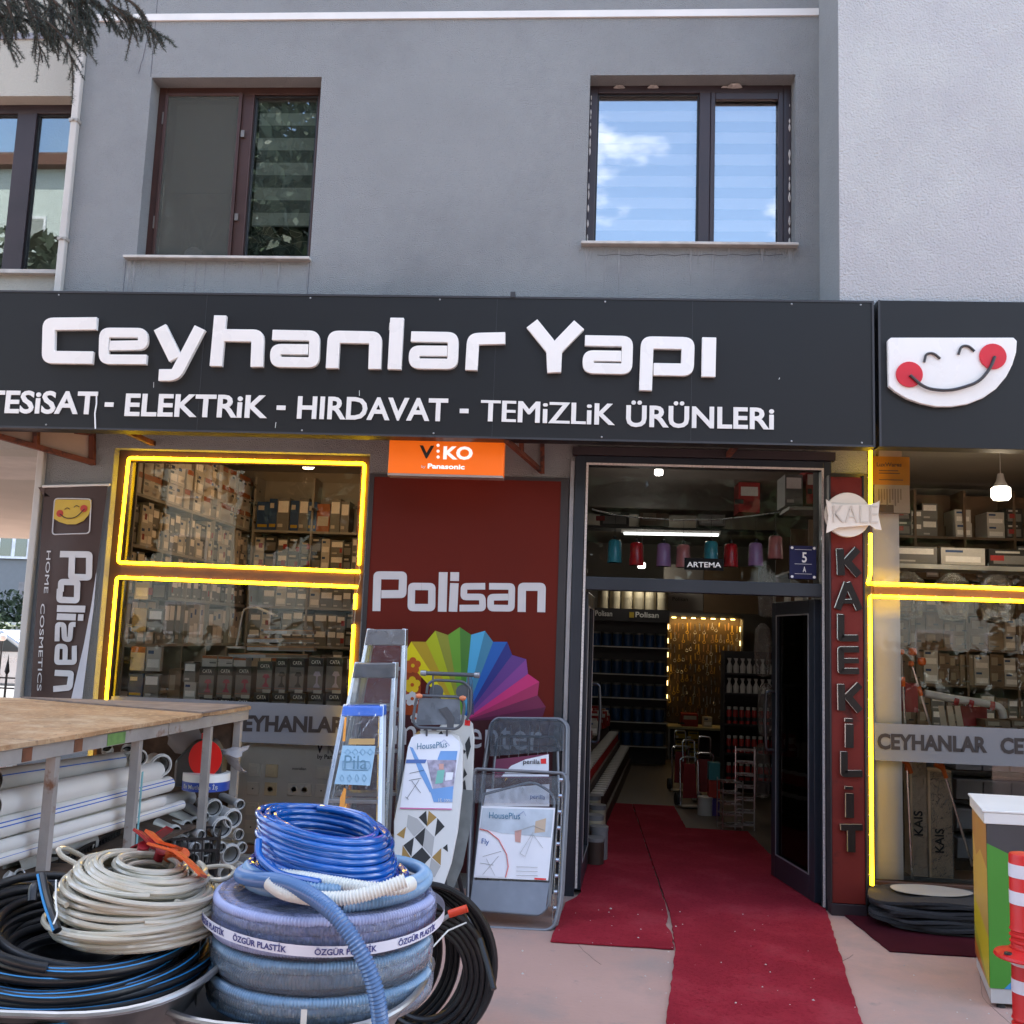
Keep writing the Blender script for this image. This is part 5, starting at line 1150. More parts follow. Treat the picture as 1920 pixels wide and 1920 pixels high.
# ---- stacked delineator posts ----
bre = mat('post_red', (.62, .018, .016), .42, var=.08, vs=8); ref = mat('reflective_white', (.74, .74, .78), .4, var=.03)
BPx = P(1921, 1700, -2.74)
def delin(label, z):
    t_ = thing('delineator_post', label, 'bollard', (BPx.x, BPx.y, z), 'red and white delineator posts nested in one stack'); c_ = (BPx.x, BPx.y, z)
    MB().lathe([(.0, 0), (.098, 0), (.1, .004), (.096, .012), (.065, .022), (.055, .028), (0, .028)], c_, 28).build('base', bre, t_, smooth=True)
    r = .0455; prof = [(r+.004, .0285)]
    for i in range(3): prof += [(r+.004, .034+i*.02), (r-.001, .038+i*.02), (r-.001, .046+i*.02), (r+.004, .050+i*.02)]
    prof += [(r, .10), (r, .331), (r-.003, .338), (r-.02, .342), (0, .342)]
    MB().lathe(prof, c_, 28).build('post', bre, t_, smooth=True)
    for a_, b_ in ((.175, .217), (.262, .305)): MB().lathe([(r+.0015, a_), (r+.0015, b_)], c_, 28).build('reflective_band', ref, t_, smooth=True)
    MB().lathe([(0, 0), (.014, .0), (.012, .006), (0, .007)], (c_[0]-.07, c_[1]-.03, z+.017), 8).build('bolt', blackm, t_)
    return t_
delin('red and white delineator post, topmost of its nested stack', .547); delin('red and white delineator post, middle of its nested stack', .262); delin('red and white delineator post, lowest of its nested stack on the ground', .0)

# ---- stack of door mats ----
rg = random.Random(12); matm = mat('mat_rubber', (.030, .030, .033), .8, var=.3, vs=30, bump=.8, bs=160); matb = mat('mat_edge', (.05, .052, .058), .6, var=.2, vs=20)
z = .011
for i in range(9):
    last = i == 8; cx = 2.10+rg.uniform(-.03, .03); cy = -.27+rg.uniform(-.015, .015); th = .0155; W_, D_ = .37+rg.uniform(-.035, .02), .215; poly = []
    if i < 2: cx += .06
    for k in range(40):
        a = 2*math.pi*k/40; e = .6; ca, sa = math.cos(a), math.sin(a); s = 1+.07*math.cos(5*a+i)*(1 if i % 2 else .5)
        poly.append((cx+W_*s*math.copysign(abs(ca)**e, ca), cy+D_*s*math.copysign(abs(sa)**.8, sa)))
    mb = MB(); wv = lambda x, y_: z+.0075*math.sin(11*x+i*1.3)+.005*math.sin(14*y_+2*i)+(.012*max(0, (1.9-x)/.2)*(-1) if i > 3 else 0)
    n = len(poly); top = [(x, y_, wv(x, y_)+th) for x, y_ in poly]; bot = [(x, y_, wv(x, y_)) for x, y_ in poly]; ctr = (cx, cy, wv(cx, cy)+th)
    mb.add(top+bot+[ctr, (cx, cy, wv(cx, cy))], [(k, (k+1) % n, 2*n) for k in range(n)]+[(n+(k+1) % n, n+k, 2*n+1) for k in range(n)]+[(k, n+k, n+(k+1) % n, (k+1) % n) for k in range(n)])
    names = ['lowest', 'second lowest', 'third from the floor', 'fourth from the floor', 'middle', 'fourth from the top', 'third from the top', 'second from the top', 'topmost, with a beige centre']
    if last:
        t_ = thing('door_mat', 'black scalloped door mat, '+names[i]+', in the stack by the right window', 'door mat', (cx, cy, z), 'black door mats in one stack'); mb.build('mat', matm, t_)
        MB().prism([(cx+.0+.23*math.cos(a_)*(1+.06*math.cos(3*a_)), cy+.05+.135*math.sin(a_), wv(cx, cy)+th+.003) for a_ in [2*math.pi*k/30 for k in range(30)]], (0, 0, .002)).build('beige_centre', mat('mat_beige', (.36, .34, .30), .9, var=.1, bump=.5, bs=200), t_)
    else: tag(mb.build('door_mat', matb if i % 3 == 0 else matm), 'black scalloped door mat, '+names[i]+' in the stack by the right window', 'door mat', 'black door mats in one stack')
    z += th+.003

# ---- pillar panel with tall letters ----
kp_ = thing('pillar_sign', 'tall narrow red pillar sign with raised dark letters running down', 'sign', (1.67, -.15, 0))
KY = -.15
KX0, KX1 = P(1557, 1300, KY).x, P(1622, 1300, KY).x
bx('box', redpan2, (KX0+.006, KX1-.006, KY, -.052, .07, 2.62), kp_, bevel=.004)
bx('foot_trim', darkf, (KX0, KX1, KY-.006, -.052, 0.0, .068), kp_, bevel=.003)
for a_ in (KX0-.004, KX1-.0055): bx('side_trim', mat('trim_black', (.02, .018, .02), .5), (a_, a_+.0095, KY-.004, -.052, .07, 2.63), kp_)
bx('back_frame', mat('trim_black', (1, 1, 1)), (KX0+.03, 1.80, -.050, -.002, 0, 2.66), kp_)
kl = mat('chrome_black', (.016, .012, .011), .32, metal=.0, spec=.3); ks = mat('letter_side_steel', (.60, .60, .62), .22, metal=1)
def K6(x, y_): return P(1500+x/3.31, 820+y_/3.31, KY-.002)
def K7(x, y_): return P(1500+x/3.31, 1340+y_/3.31, KY-.002)
kk = 6.18/F/3.31
KG = [(K6, [([(245,695),(252,858)], 42), ([(355,697),(275,785)], 40), ([(285,770),(362,858)], 44)]), (K6, [([(290,905),(230,1068)], 36), ([(292,905),(366,1072)], 38), ([(262,1020),(338,1020)], 24)]), (K6, [([(250,1100),(251,1248),(358,1248)], 38)]),
      (K6, [([(362,1318),(250,1318),(252,1452),(362,1452)], 34), ([(262,1388),(360,1388)], 28)]), (K6, [([(252,1533),(255,1695)], 40), ([(368,1535),(282,1620)], 38), ([(290,1605),(368,1698)], 42)]), (K6, [([(300,1745),(300,1766)], 46), ([(303,1780),(303,1925)], 46)]),
      (K7, [([(270,228),(271,365),(382,365)], 38)]), (K7, [([(300,445),(300,462)], 46), ([(305,487),(305,637)], 46)]), (K7, [([(250,697),(384,697)], 34), ([(315,690),(316,850)], 42)])]
for fn, strokes in KG:
    mb = MB(); mb2 = MB()
    for i, (pts, w_) in enumerate(strokes):
        q = fillet([fn(*p) for p in pts], .004); ribbon(mb, q, w_*kk, (0, -1, 0), .022+i*.0006)
        ribbon(mb2, [p+Vector((-.0055, 0, .0035)) for p in q], w_*kk, (0, -1, 0), .0175+i*.0006)
    mb.build('letter', kl, kp_); mb2.build('letter_return', ks, kp_)
em = thing('round_emblem', 'pale round emblem with a ribbon reading KALE above the pillar sign', 'sign', P(1590, 965, -.22))
cpm = mat('emblem_cream', (.85, .78, .66), .6, var=.06)
ce = P(1590, 965, -.24); MB().prism(circle(ce, .137, 36), (0, .03, 0)).build('disc', cpm, em, bevel=.003)
rp = [K6(x, y_)+Vector((0, -.115, 0)) for x, y_ in ((130,400),(165,425),(220,432),(400,432),(440,420),(458,408),(450,500),(470,590),(430,585),(400,560),(205,575),(175,590),(132,608),(145,500))]
MB().prism(rp, (0, -.008, 0)).build('ribbon', cpm, em, bevel=.002)
text('KALE', K6(175, 545)+Vector((0, -.125, 0)), K6(445, 548)+Vector((0, -.125, 0)), .115, mat('emblem_line', (.68, .62, .52), .6), em, ext=.003, bold=-.012)
# ================= inside the shop =================
shw = mat('shelf_white', (.34, .335, .32), .6, var=.06); shd = mat('shelf_dark', (.03, .03, .034), .5, var=.1)
def shelf_unit(label, org, ax, L_, dep, zs, bays, m, h=None, cat='shelf', back=True):
    """ax: 'x' or 'y', the direction the unit runs in"""
    t_ = thing('shelf_unit', label, cat, org); x, y_, z = org; top = h or zs[-1]+.3
    def B(a0, a1, b0, b1, z0, z1): return (x+a0, x+a1, y_+b0, y_+b1, z0, z1) if ax == 'x' else (x+b0, x+b1, y_+a0, y_+a1, z0, z1)
    for k, zz in enumerate(zs): bx('shelf', m, B(.0, L_, .001, dep, zz-.022, zz), t_)
    for i in range(bays+1):
        a = (L_-.02)*i/bays; bx('upright', m, B(a, a+.02, -.002, dep+.002, .0, top), t_)
    if back: bx('back', m, B(0, L_, *( (dep+.003, dep+.012) if ax == 'x' else (-.014, -.004)), .0, top), t_)
    return t_
# unit-size packages: front faces -Y
PK = {}; 
def pkg(key, body, bits):
    mb = MB().box(0, 1, 0, 1, 0, 1); me_m = [body]
    for i, (m_, u0, u1, v0, v1) in enumerate(bits):
        mb.cur = i+1; mb.add([(u0, -.004-.001*i, v0), (u1, -.004-.001*i, v0), (u1, -.004-.001*i, v1), (u0, -.004-.001*i, v1)], [(0, 1, 2, 3)]); me_m.append(m_)
    o = mb.build('carton', me_m); me = o.data; 
    for v in me.vertices: v.co += Vector((.5, .5, 0)) if abs(min(p.co.x for p in me.vertices)) > .4 else Vector((0, 0, 0))
    bpy.data.objects.remove(o); 
    mn = Vector((min(v.co.x for v in me.vertices), min(v.co.y for v in me.vertices), min(v.co.z for v in me.vertices)))
    PK[key] = me
M = lambda n_, c, **k: mat('pk_'+n_, c, .5, var=k.get('var', .06), vs=9)
wht, crm, org_, brn, blu, grn, red_, gyb, blk2, yel = M('white', (.60, .59, .57)), M('cream', (.36, .30, .22)), M('orange', (.40, .13, .04)), M('brown', (.19, .12, .07)), M('blue', (.02, .07, .22)), M('green', (.06, .17, .07)), M('red', (.32, .02, .02)), M('grey', (.20, .20, .20)), M('black', (.02, .02, .022)), M('yellow', (.50, .36, .03))
pkg('a', wht, [(org_, 0, 1, .75, 1), (blk2, .15, .6, .3, .42), (gyb, .15, .8, .5, .55)])
pkg('b', wht, [(M('grey2', (1, 1, 1)), .1, .9, .15, .5), (blu, .1, .5, .72, .86)])
pkg('c', brn, [(crm, .1, .55, .3, .8), (blk2, .62, .9, .3, .4)])
pkg('d', org_, [(wht, .08, .92, .2, .55), (blk2, .3, .8, .7, .8)])
pkg('e', gyb, [(M('grey2', (.34, .34, .33)), .08, .92, .55, .9), (wht, .1, .5, .1, .2)])
pkg('f', blk2, [(wht, .15, .7, .76, .88), (gyb, .1, .9, .12, .62), (red_, .35, .65, .2, .5)])
pkg('g', crm, [(M('sand', (.36, .29, .20)), .05, .95, .6, .85), (gyb, .2, .8, .2, .3)])
pkg('h', blu, [(wht, .1, .6, .7, .86), (yel, .1, .9, .1, .2)])
pkg('i', red_, [(wht, .1, .9, .55, .85), (blk2, .2, .6, .2, .35)])
pkg('j', yel, [(blk2, .1, .9, .65, .85), (wht, .3, .7, .15, .45)])
rgp = random.Random(77)
def carton(key, x, y_, z, w_, d_, h_, label, group=None, rz=0, name='carton', cat='box'):
    o = bpy.data.objects.new(name, PK[key]); COL.objects.link(o); o.location = (x, y_, z); o.scale = (w_, d_, h_); o.rotation_euler.z = rz; return tag(o, label, cat, group)
LOOK = dict(a='white and orange', b='white', c='brown', d='orange', e='grey', f='black', g='cream', h='blue', i='red', j='yellow')
def fill(org, ax, L_, dep, z, hmax, keys, label, group, wr=(.10, .18), hr=(.5, .95), gap=.004, stack=1, skip=0, name='carton', cat='box'):
    a = .03; x, y_, _ = org
    while a < L_-.06:
        w_ = min(rgp.uniform(*wr), L_-a-.02); k = rgp.choice(keys); n_ = stack; h_ = hmax*rgp.uniform(*hr)/n_; lab = LOOK[k]+' '+label
        if rgp.random() > skip:
            for s in range(n_):
                if ax == 'x': carton(k, x+a, y_+.01+rgp.uniform(0, .03), z+.001+s*(h_+.001), w_, dep*.8, h_, lab, group, rgp.uniform(-.04, .04), name, cat)
                else: carton(k, x+dep-.01-rgp.uniform(0, .03), y_+a, z+.001+s*(h_+.001), w_, dep*.8, h_, lab, group, math.pi/2+rgp.uniform(-.03, .03), name, cat)
        a += w_+gap
ROW = ['lowest', 'second', 'third', 'fourth', 'fifth', 'sixth', 'top']
gl_ = 'cartons on the shelves behind the left window'
zs = [.35, .70, 1.05, 1.41, 1.77, 2.12, 2.49]
UL = shelf_unit('white shelving along the left side wall seen through the left window', (-3.45, .45, 0), 'y', 2.6, .26, zs, 5, shw, 3.0)
UB = shelf_unit('white shelving across the back wall seen through the left window', (-3.15, 2.86, 0), 'x', 1.72, .26, zs, 3, shw, 3.0)
for k, z in enumerate(zs):
    if k < 2: continue
    lab = 'carton on the %s shelf along the left side wall' % ROW[k]; lab2 = 'carton on the %s shelf across the back of the left window' % ROW[k]
    keys = {2: 'abef', 3: 'bbee', 4: 'ebfe', 5: 'febb', 6: 'aaab'}[k]
    if k > 2: fill((-3.45, .45, 0), 'y', 2.6, .26, z, .34 if k < 6 else .50, keys, lab, gl_, stack=3 if k == 6 else 2 if k in (4, 5) else 1, wr=(.12, .16) if k == 6 else (.085, .13), hr=(.95, 1) if k == 6 else (.8, .98), name='socket_box')
    fill((-3.15, 2.86, 0), 'x', 1.72, .26, z, .33, {2: 'eeba', 3: 'fbee', 4: 'ebbe', 5: 'fbeh', 6: 'dhhe'}[k], lab2, gl_, stack=2 if k in (3, 4, 5) else 1, wr=(.075, .125), hr=(.8, .98), skip=.02, name='bulb_box')
# lamp cartons stacked at the glass
deck = bx('display_deck', mat('deck_grey', (.18, .17, .17), .6), (-3.05, -1.5, .22, .62, .985, 1.02), bld)
lamp_p = mat('lamp_pink', (.42, .04, .10), .4); lamp_w = mat('lamp_white', (.55, .50, .62), .4); lamp_b = mat('lamp_black', (.02, .02, .022), .4); boxg = mat('lampbox_grey', (.22, .205, .195), .5, var=.1); hd = mat('lampbox_header', (.014, .012, .013), .4); pstripe = mat('lampbox_stripe', (.50, .20, .14), .5); pl_ = mat('price_label', (.62, .60, .55), .5)
def Q(x, y_, Y=.24): return P(180+x/3.4286, 800+y_/3.4286, Y)
pos_ = iter(['leftmost of the three pink-lamp cartons', 'middle of the three pink-lamp cartons', 'rightmost of the three pink-lamp cartons', 'pink-lamp carton standing a little higher than its neighbours', 'left carton with a black lamp', 'right carton with a black lamp', 'left carton with a white lamp', 'right carton with a white lamp',
             'bottom row, first behind the frosted band', 'bottom row, second', 'bottom row, third', 'bottom row, fourth', 'bottom row, last', 'bottom row left, first above the bench', 'bottom row left, second above the bench', 'bottom row left, third above the bench'])
def cata(x0, x1, y0, y1, lm, Y=.24, bottom=True, fam='grey table lamp carton, '):
    a, b = Q(x0, y1, Y), Q(x1, y0, Y); t_ = thing('lamp_carton', fam+next(pos_), 'box', a, 'lamp cartons stacked behind the left window'); w_ = b.x-a.x; h_ = b.z-a.z; hz = .057
    bx('box', boxg, (a.x+.002, b.x-.002, Y, Y+.13, a.z, b.z), t_, bevel=.002)
    bx('header', hd, (a.x+.003, b.x-.003, Y-.002, Y, b.z-hz, b.z-.001), t_)
    text('CATA', (a.x+w_*.22, Y-.003, b.z-hz*.72), (b.x-w_*.18, Y-.003, b.z-hz*.72), .024, inkw, t_, ext=.0005, bold=.02, lift=.0005)
    cx = (a.x+b.x)/2+w_*.12; zc = a.z+.03; hh = h_-hz-.03
    if hh > .06:
        prof = [(.022, 0), (.02, .01), (.006, .03), (.005, hh*.55), (.026, hh*.6), (.014, hh*.8)]
        MB().prism([(cx+r_, Y-.002, zc+q_*.95) for r_, q_ in prof]+[(cx-r_, Y-.002, zc+q_*.95) for r_, q_ in prof[::-1]], (0, -.0008, 0)).build('lamp_picture', lm, t_)
        bx('stripe', pstripe, (a.x+.003, b.x-.003, Y-.0015, Y, a.z+.018, a.z+.022), t_)
        bx('price_label', pl_, (a.x+w_*.45, b.x-.004, Y-.006, Y-.003, a.z-.008, a.z+.014), t_)
    else: MB().prism(circle((cx, Y-.001, b.z-hz-.02), .014, 12), (0, -.001, 0)).build('lamp_picture', lm, t_)
for a, b, lm, y0, y1 in ((652, 766, lamp_p, 1545, 1735), (769, 884, lamp_p, 1545, 1735), (887, 1004, lamp_p, 1545, 1735), (1025, 1139, lamp_p, 1512, 1700), (1142, 1231, lamp_b, 1492, 1702), (1234, 1345, lamp_b, 1492, 1702), (1352, 1467, lamp_w, 1487, 1704), (1470, 1590, lamp_w, 1487, 1704)): cata(a, b, y0, y1, lm)
for i in range(5): cata(1000+i*117, 1114+i*117, 1712, 1905, lamp_w)
for i in range(3): cata(650+i*117, 764+i*117, 1742, 1905, lamp_w)
for k, (a, b, y0, y1) in enumerate(((560, 645, 1515, 1640), (560, 645, 1645, 1750), (455, 550, 1560, 1750), (680, 780, 1475, 1540), (782, 880, 1480, 1540), (884, 965, 1490, 1540))):
    p, q = Q(a, y1, .26), Q(b, y0, .26); carton('ebcaaa'[k], p.x, .26, p.z, q.x-p.x, .12, q.z-p.z, 'small bulb carton beside the lamp cartons in the left window', 'bulb cartons in the left window')
rgp = random.Random(5)
for i, (x, z) in enumerate(((-3.04, 1.72), (-2.92, 1.72), (-3.04, 1.50), (-2.93, 1.50), (-3.03, 1.24), (-2.92, 1.24), (-3.03, 1.06), (-2.92, 1.06))):
    carton('bfgeabhe'[i], x, .24, z, .10, .04, .16, 'blister pack hung beside the left edge of the left window', 'blister packs hung in the left window', 0, 'blister_pack', 'pack')
dl = thing('desk_lamp', 'white goose-neck desk lamp curving over behind the lower left pane', 'lamp', Q(905, 1420, .35))
MB().tube(fillet([Q(903, 1410, .35), Q(925, 1290, .35), Q(945, 1180, .35), Q(985, 1160, .35), Q(1040, 1165, .35)], .06, 8), .007, 8).build('neck', whitep, dl, smooth=True)
MB().bar(Q(1030, 1160, .35), Q(1150, 1212, .35), .05, .012).build('head', whitep, dl, bevel=.003); MB().lathe([(0, 0), (.06, 0), (.06, .012), (0, .016)], Q(903, 1425, .35), 16).build('base', whitep, dl)
for i, (x0, x1, y_) in enumerate(((1085, 1405, 1318), (980, 1405, 1372), (978, 1410, 1424), (862, 1365, 1470))):
    a, b = Q(x0, y_, .40), Q(x1, y_+6, .40); t_ = thing('batten_lamp', 'slim tube lamp, %s of the pile above the lamp cartons' % ['topmost', 'second from the top', 'third from the top', 'lowest'][i], 'lamp', a, 'tube lamps piled in the left window')
    MB().bar(a, b, .05, .028).build('housing', mat('batten_white', (.50, .52, .56), .3), t_); MB().bar(a+Vector((0, -.026, .012)), b+Vector((0, -.026, .012)), .003, .008).build('edge', M('copper', (.55, .28, .12)), t_)
    MB().bar(a.lerp(b, .47)+Vector((0, 0, 0)), b+Vector((.002, 0, 0)), .054, .020).build('sleeve', M('sleeve', (.30, .22, .15)), t_)
# grey sample board with switches
sb = thing('switch_board', 'grey sample board of white and cream wall switches behind the glass', 'display board', P(560, 1600, .16))
a, b = P(452, 1600, .16), P(668, 1388, .16); bx('board', mat('board_grey', (.80, .82, .82), .5, var=.06), (a.x-.1, b.x, .16, .18, a.z, b.z+.03), sb)
swm = mat('switch_white', (.93, .94, .91), .35); swc = mat('switch_cream', (.90, .80, .58), .35)
def sw(px, py, kind, w_=.082, m_=swm):
    c = P(px, py, .158); q = bx('switch', m_, (c.x-w_/2, c.x+w_/2, .146, .158, c.z-.041, c.z+.041), sb, bevel=.003)
    if kind == 's': bx('rocker', m_, (c.x-.024, c.x+.024, .1405, .1455, c.z-.024, c.z+.024), q, bevel=.002)
    elif kind == 'd': MB().prism(circle((c.x, .1455, c.z), .005, 10), (0, -.001, 0)).build('hole', blackm, q); bx('rocker', m_, (c.x-.022, c.x+.022, .1435, .1455, c.z-.022, c.z+.022), q) if False else None
    else:
        for dx in ((-.035, .035) if kind == '2' else (0,)): MB().lathe([(.021, 0), (.021, .004), (.017, .004), (.016, -.004), (0, -.004)], (c.x+dx, .146, c.z), 18, 'Y').build('socket', m_, q, smooth=True); MB().prism(circle((c.x+dx, .1415, c.z), .0165, 14, 200, 340)+circle((c.x+dx, .1415, c.z), .013, 14, 340, 200), (0, -.001, 0)).build('socket_shade', M('socket', (.28, .26, .2)), q)
for x, y_, k, m_ in ((478,1443,'s',swm),(510,1445,'s',swc),(475,1478,'d',swm),(508,1479,'o',swc),(473,1516,'s',swm),(505,1516,'s',swc),(471,1550,'d',swm),(503,1552,'o',swc),(605,1448,'s',swm),(603,1482,'d',swm),(601,1518,'s',swm)): sw(x, y_, k, m_=m_)
sw(562, 1480, '2', .155); sw(463, 1590, 'o', .12)
text('V', P(593, 1411, .158), P(606, 1411, .158), .062, blackm, sb, bold=.03); text('KO', P(614, 1412, .158), P(641, 1413, .158), .062, M('logo_pale', (.42, .43, .43)), sb, bold=.03)
text('by Panasonic', P(595, 1422, .158), P(650, 1424, .158), .028, blackm, sb, bold=.02); text('meridian', P(548, 1443, .158), P(574, 1444, .158), .018, blackm, sb); text('roline', P(546, 1517, .158), P(568, 1518, .158), .02, blackm, sb, bold=.01)
# frosted bands with the shop name, on the glass
fro = glass('frosted_film', (.55, .55, .57), .5, 1.4, rough=.3, haze=.50, hcol=(.42, .42, .44))
txtb = mat('film_letter_brown', (.035, .025, .022), .6)
fb1 = thing('window_lettering', 'frosted band with brown lettering across the left shop window', 'window lettering', P(560, 1390, .094))
a, b = P(448, 1391, .094), P(662, 1324, .094); bx('film_band', fro, (-3.07, b.x+.02, .0935, .0945, a.z, b.z), fb1)
text('CEYHANLAR', P(428, 1369, .0935), P(646, 1373, .0935), (P(500, 1341, .09)-P(500, 1370, .09)).z, txtb, fb1, bold=.04, ext=.0005)
fb2 = thing('window_lettering', 'frosted band with repeated brown lettering across the right shop window', 'window lettering', P(1780, 1420, .03))
bx('film_band', fro, (1.836, 4.5, .0335, .0345, .885, 1.112), fb2)
cz = (P(1700, 1375.5, .03)-P(1700, 1404, .03)).z
text('CEYHANLAR', P(1645, 1403, .033), P(1851, 1410, .033), cz, txtb, fb2, bold=.04, ext=.0005); text('CEYHANLAR', P(1876, 1411, .033), P(2085, 1419, .033), cz, txtb, fb2, bold=.04, ext=.0005)

# ---- right window contents ----
def W(x, y_, Y): return P(1600+x/3.428, 1160+y_/3.428, Y)
zs2 = [.5, .95, 1.30, 1.60, 1.90, 2.2, 2.55]
shelf_unit('brown shelving of small cartons at the back of the right window', (1.98+.45, 2.3, 0), 'x', 2.5, .3, zs2, 6, M('shelf_brown', (.16, .10, .06)), 2.95)
gr_ = 'cartons on the shelves behind the right window'
for k, z in enumerate(zs2):
    fill((2.43, 2.3, 0), 'x', 1.7, .3, z, .29, ['cg', 'ce', 'cgbc', 'ccgb', 'cgce', 'ceb', 'bef'][k], 'carton on the %s brown shelf behind the right window' % ROW[k], gr_, wr=(.08, .15), hr=(.75, .98), stack=2, skip=.03)
for i in range(6): carton('ebfeba'[i], 2.42+i*.36, 1.5, 2.24, .33, .3, .13, 'flat carton on the high rail behind the right window', 'flat cartons on the high rail', 0)
t_ = thing('goods_rail', 'high rail carrying flat cartons and shiny packs behind the right window', 'rail', (3.3, 1.5, 0)); bx('rail', alu_d, (2.38, 4.9, 1.48, 1.85, 2.2, 2.235), t_)
for x in (2.39, 4.88): bx('post', alu_d, (x, x+.03, 1.5, 1.53, 0, 2.199), t_)
cell = glass('cellophane', (.96, .96, .96), 1, 1.45, rough=.05, haze=.08, hcol=(.6, .58, .55), bump=1, bs=24)
for i in range(7):
    mb = MB().lathe([(0, 0), (.10, .02), (.13, .15), (.12, .3), (.05, .36), (0, .37)], (2.5+i*.33, 1.42, 1.80), 10)
    tag(mb.build('bagged_goods', cell, smooth=True), 'shiny cellophane pack hanging from the high rail in the right window', 'bag', 'cellophane packs under the high rail')
for i, (a, z0, w_, kz_) in enumerate(((W(370, 1690, .30), 0, .0, 'KAIS'), (W(492, 1690, .28), 0, 0, 'KAIS'))):
    x0_, x1_ = (W(370, 1500, .3).x, W(478, 1500, .3).x) if i == 0 else (W(487, 1500, .28).x, W(640, 1500, .28).x); zt_ = W(400, 905 if i == 0 else 965, .3).z
    kbx = mat('cardboard_pale', (.72, .56, .38), .85, var=.12, vs=5)
    t_ = thing('tall_carton', ['narrow tall cardboard carton nearest the white column', 'wider tall cardboard carton wrapped in film, right of the narrow one'][i], 'box', ((x0_+x1_)/2, .3, .15))
    bx('box', kbx, (x0_, x1_, .30-.02*i, .42, .152, zt_), t_, bevel=.003); bx('wrap', cell, (x0_+.01, x1_+.002, .288-.02*i, .289-.02*i, .16, zt_-.01), t_)
    p0, p1 = (W(445, 1395, .29), W(440, 1235, .29)) if i == 0 else (W(580, 1505, .27), W(578, 1350, .27)); p0.y = p1.y = .286-.02*i
    text('KAIS', p0, p1, .055, blackm, t_, up=(-1, 0, 0), bold=.02)
orp = mat('pole_orange', (.70, .13, .01), .4)
for i, (a, b, tips) in enumerate(((W(312, 235, .22), W(378, 1670, .2), ((312, 213), (380, 213))), (W(382, 310, .20), W(765, 1590, .2), ((372, 290), (440, 275))))):
    t_ = thing('telescopic_pole', ['telescopic pole with orange heads standing beside the white column', 'telescopic pole with orange heads slanting down to the right'][i], 'tool', b)
    MB().tube([a, b], .008, 8).build('shaft', alu, t_, smooth=True)
    for (x, y_), r_ in zip(tips, (.018, .028)): MB().lathe([(0, -r_), (r_*.8, -r_*.7), (r_, 0), (r_*.8, r_*.8), (0, r_)], W(x, y_, .21), 10).build('head', orp, t_, smooth=True)
    for f_ in (.10, .48): c = a.lerp(b, f_); MB().tube([c, c+(b-a).normalized()*.06], .014, 8).build('collar', orp, t_)
    c = W(*((350, 930) if i == 0 else (575, 960)), .19); MB().tube(fillet([c+Vector((-.05, 0, .02)), c, c+Vector((.02, 0, -.06))], .02), .014, 8).build('grip', orp, t_)
# grey bins
bing = mat('bin_grey', (.21, .235, .275), .45, var=.06)
for r in range(4):
    for c in range(5):
        x = W(650, 1000, .62).x+c*.178; z = [.79, .60, .41, .22][r]; t_ = None
        mb = MB(); mb.hexa([(x, .60, z), (x+.168, .60, z), (x+.168, .80, z), (x, .80, z)], [(x-.002, .575, z+.13), (x+.17, .575, z+.13), (x+.17, .80, z+.13), (x-.002, .80, z+.13)]); mb.box(x-.006, x+.174, .565, .574, z+.118, z+.134)
        tag(mb.build('storage_bin', bing, bevel=.002), 'grey plastic storage bin in the rack low behind the right window', 'bin', 'grey storage bins behind the right window')
t_ = thing('bin_rack', 'dark rack holding the grey bins low behind the right window', 'rack', (2.8, .82, 0)); bx('back', shd, (2.38, 3.5, .81, .83, .1, .97), t_)
for z in (.77, .58, .39, .20): bx('shelf', shd, (2.38, 3.5, .62, .809, z, z+.012), t_)
tag(bx('red_panel', red_, (W(335, 500, .5).x, W(415, 500, .5).x, .5, .62, W(340, 600, .5).z, W(340, 415, .5).z), None), 'red carton beside the telescopic poles in the right window', 'box')
t_ = thing('pipe_bend', 'grey plastic pipe with a bend at its right end in the right window', 'pipe', W(700, 520, .5)); MB().tube(fillet([W(455, 480, .5), W(640, 515, .5), W(860, 545, .5), W(950, 570, .5), W(965, 640, .5)], .05), .026, 12).build('tube', pvcg, t_, smooth=True)
for x in (640, 735, 870): c = W(x, 500+(x-455)*.13, .5); MB().tube([c, c+Vector((.03, 0, -.006))], .031, 12).build('collar', red_, t_)
tag(MB().hexa([W(690,560,.6),W(860,570,.6),W(860,690,.6),W(680,690,.6)],[W(690,560,.75),W(860,570,.75),W(860,690,.75),W(680,690,.75)]).build('carton', red_), 'dark red carton lying under the grey pipe in the right window', 'box')
for i, x in enumerate((545, 600, 650)): tag(MB().hexa([W(x,560,.45),W(x+35,560,.45),W(x+60,690,.45),W(x+18,690,.45)],[W(x,560,.48),W(x+35,560,.48),W(x+60,690,.48),W(x+18,690,.48)]).build('wooden_board', wood), 'short wooden board leaning by the grey pipe, %s of three' % ['left', 'middle', 'right'][i], 'board', 'short boards in the right window')
for i, x in enumerate((850, 1020)): p = W(x, 700, .45); carton('c', p.x, .45, p.z, .16, .2, .05, 'flat dark pack on top of the bin rack, %s one' % ['left', 'right'][i], None)
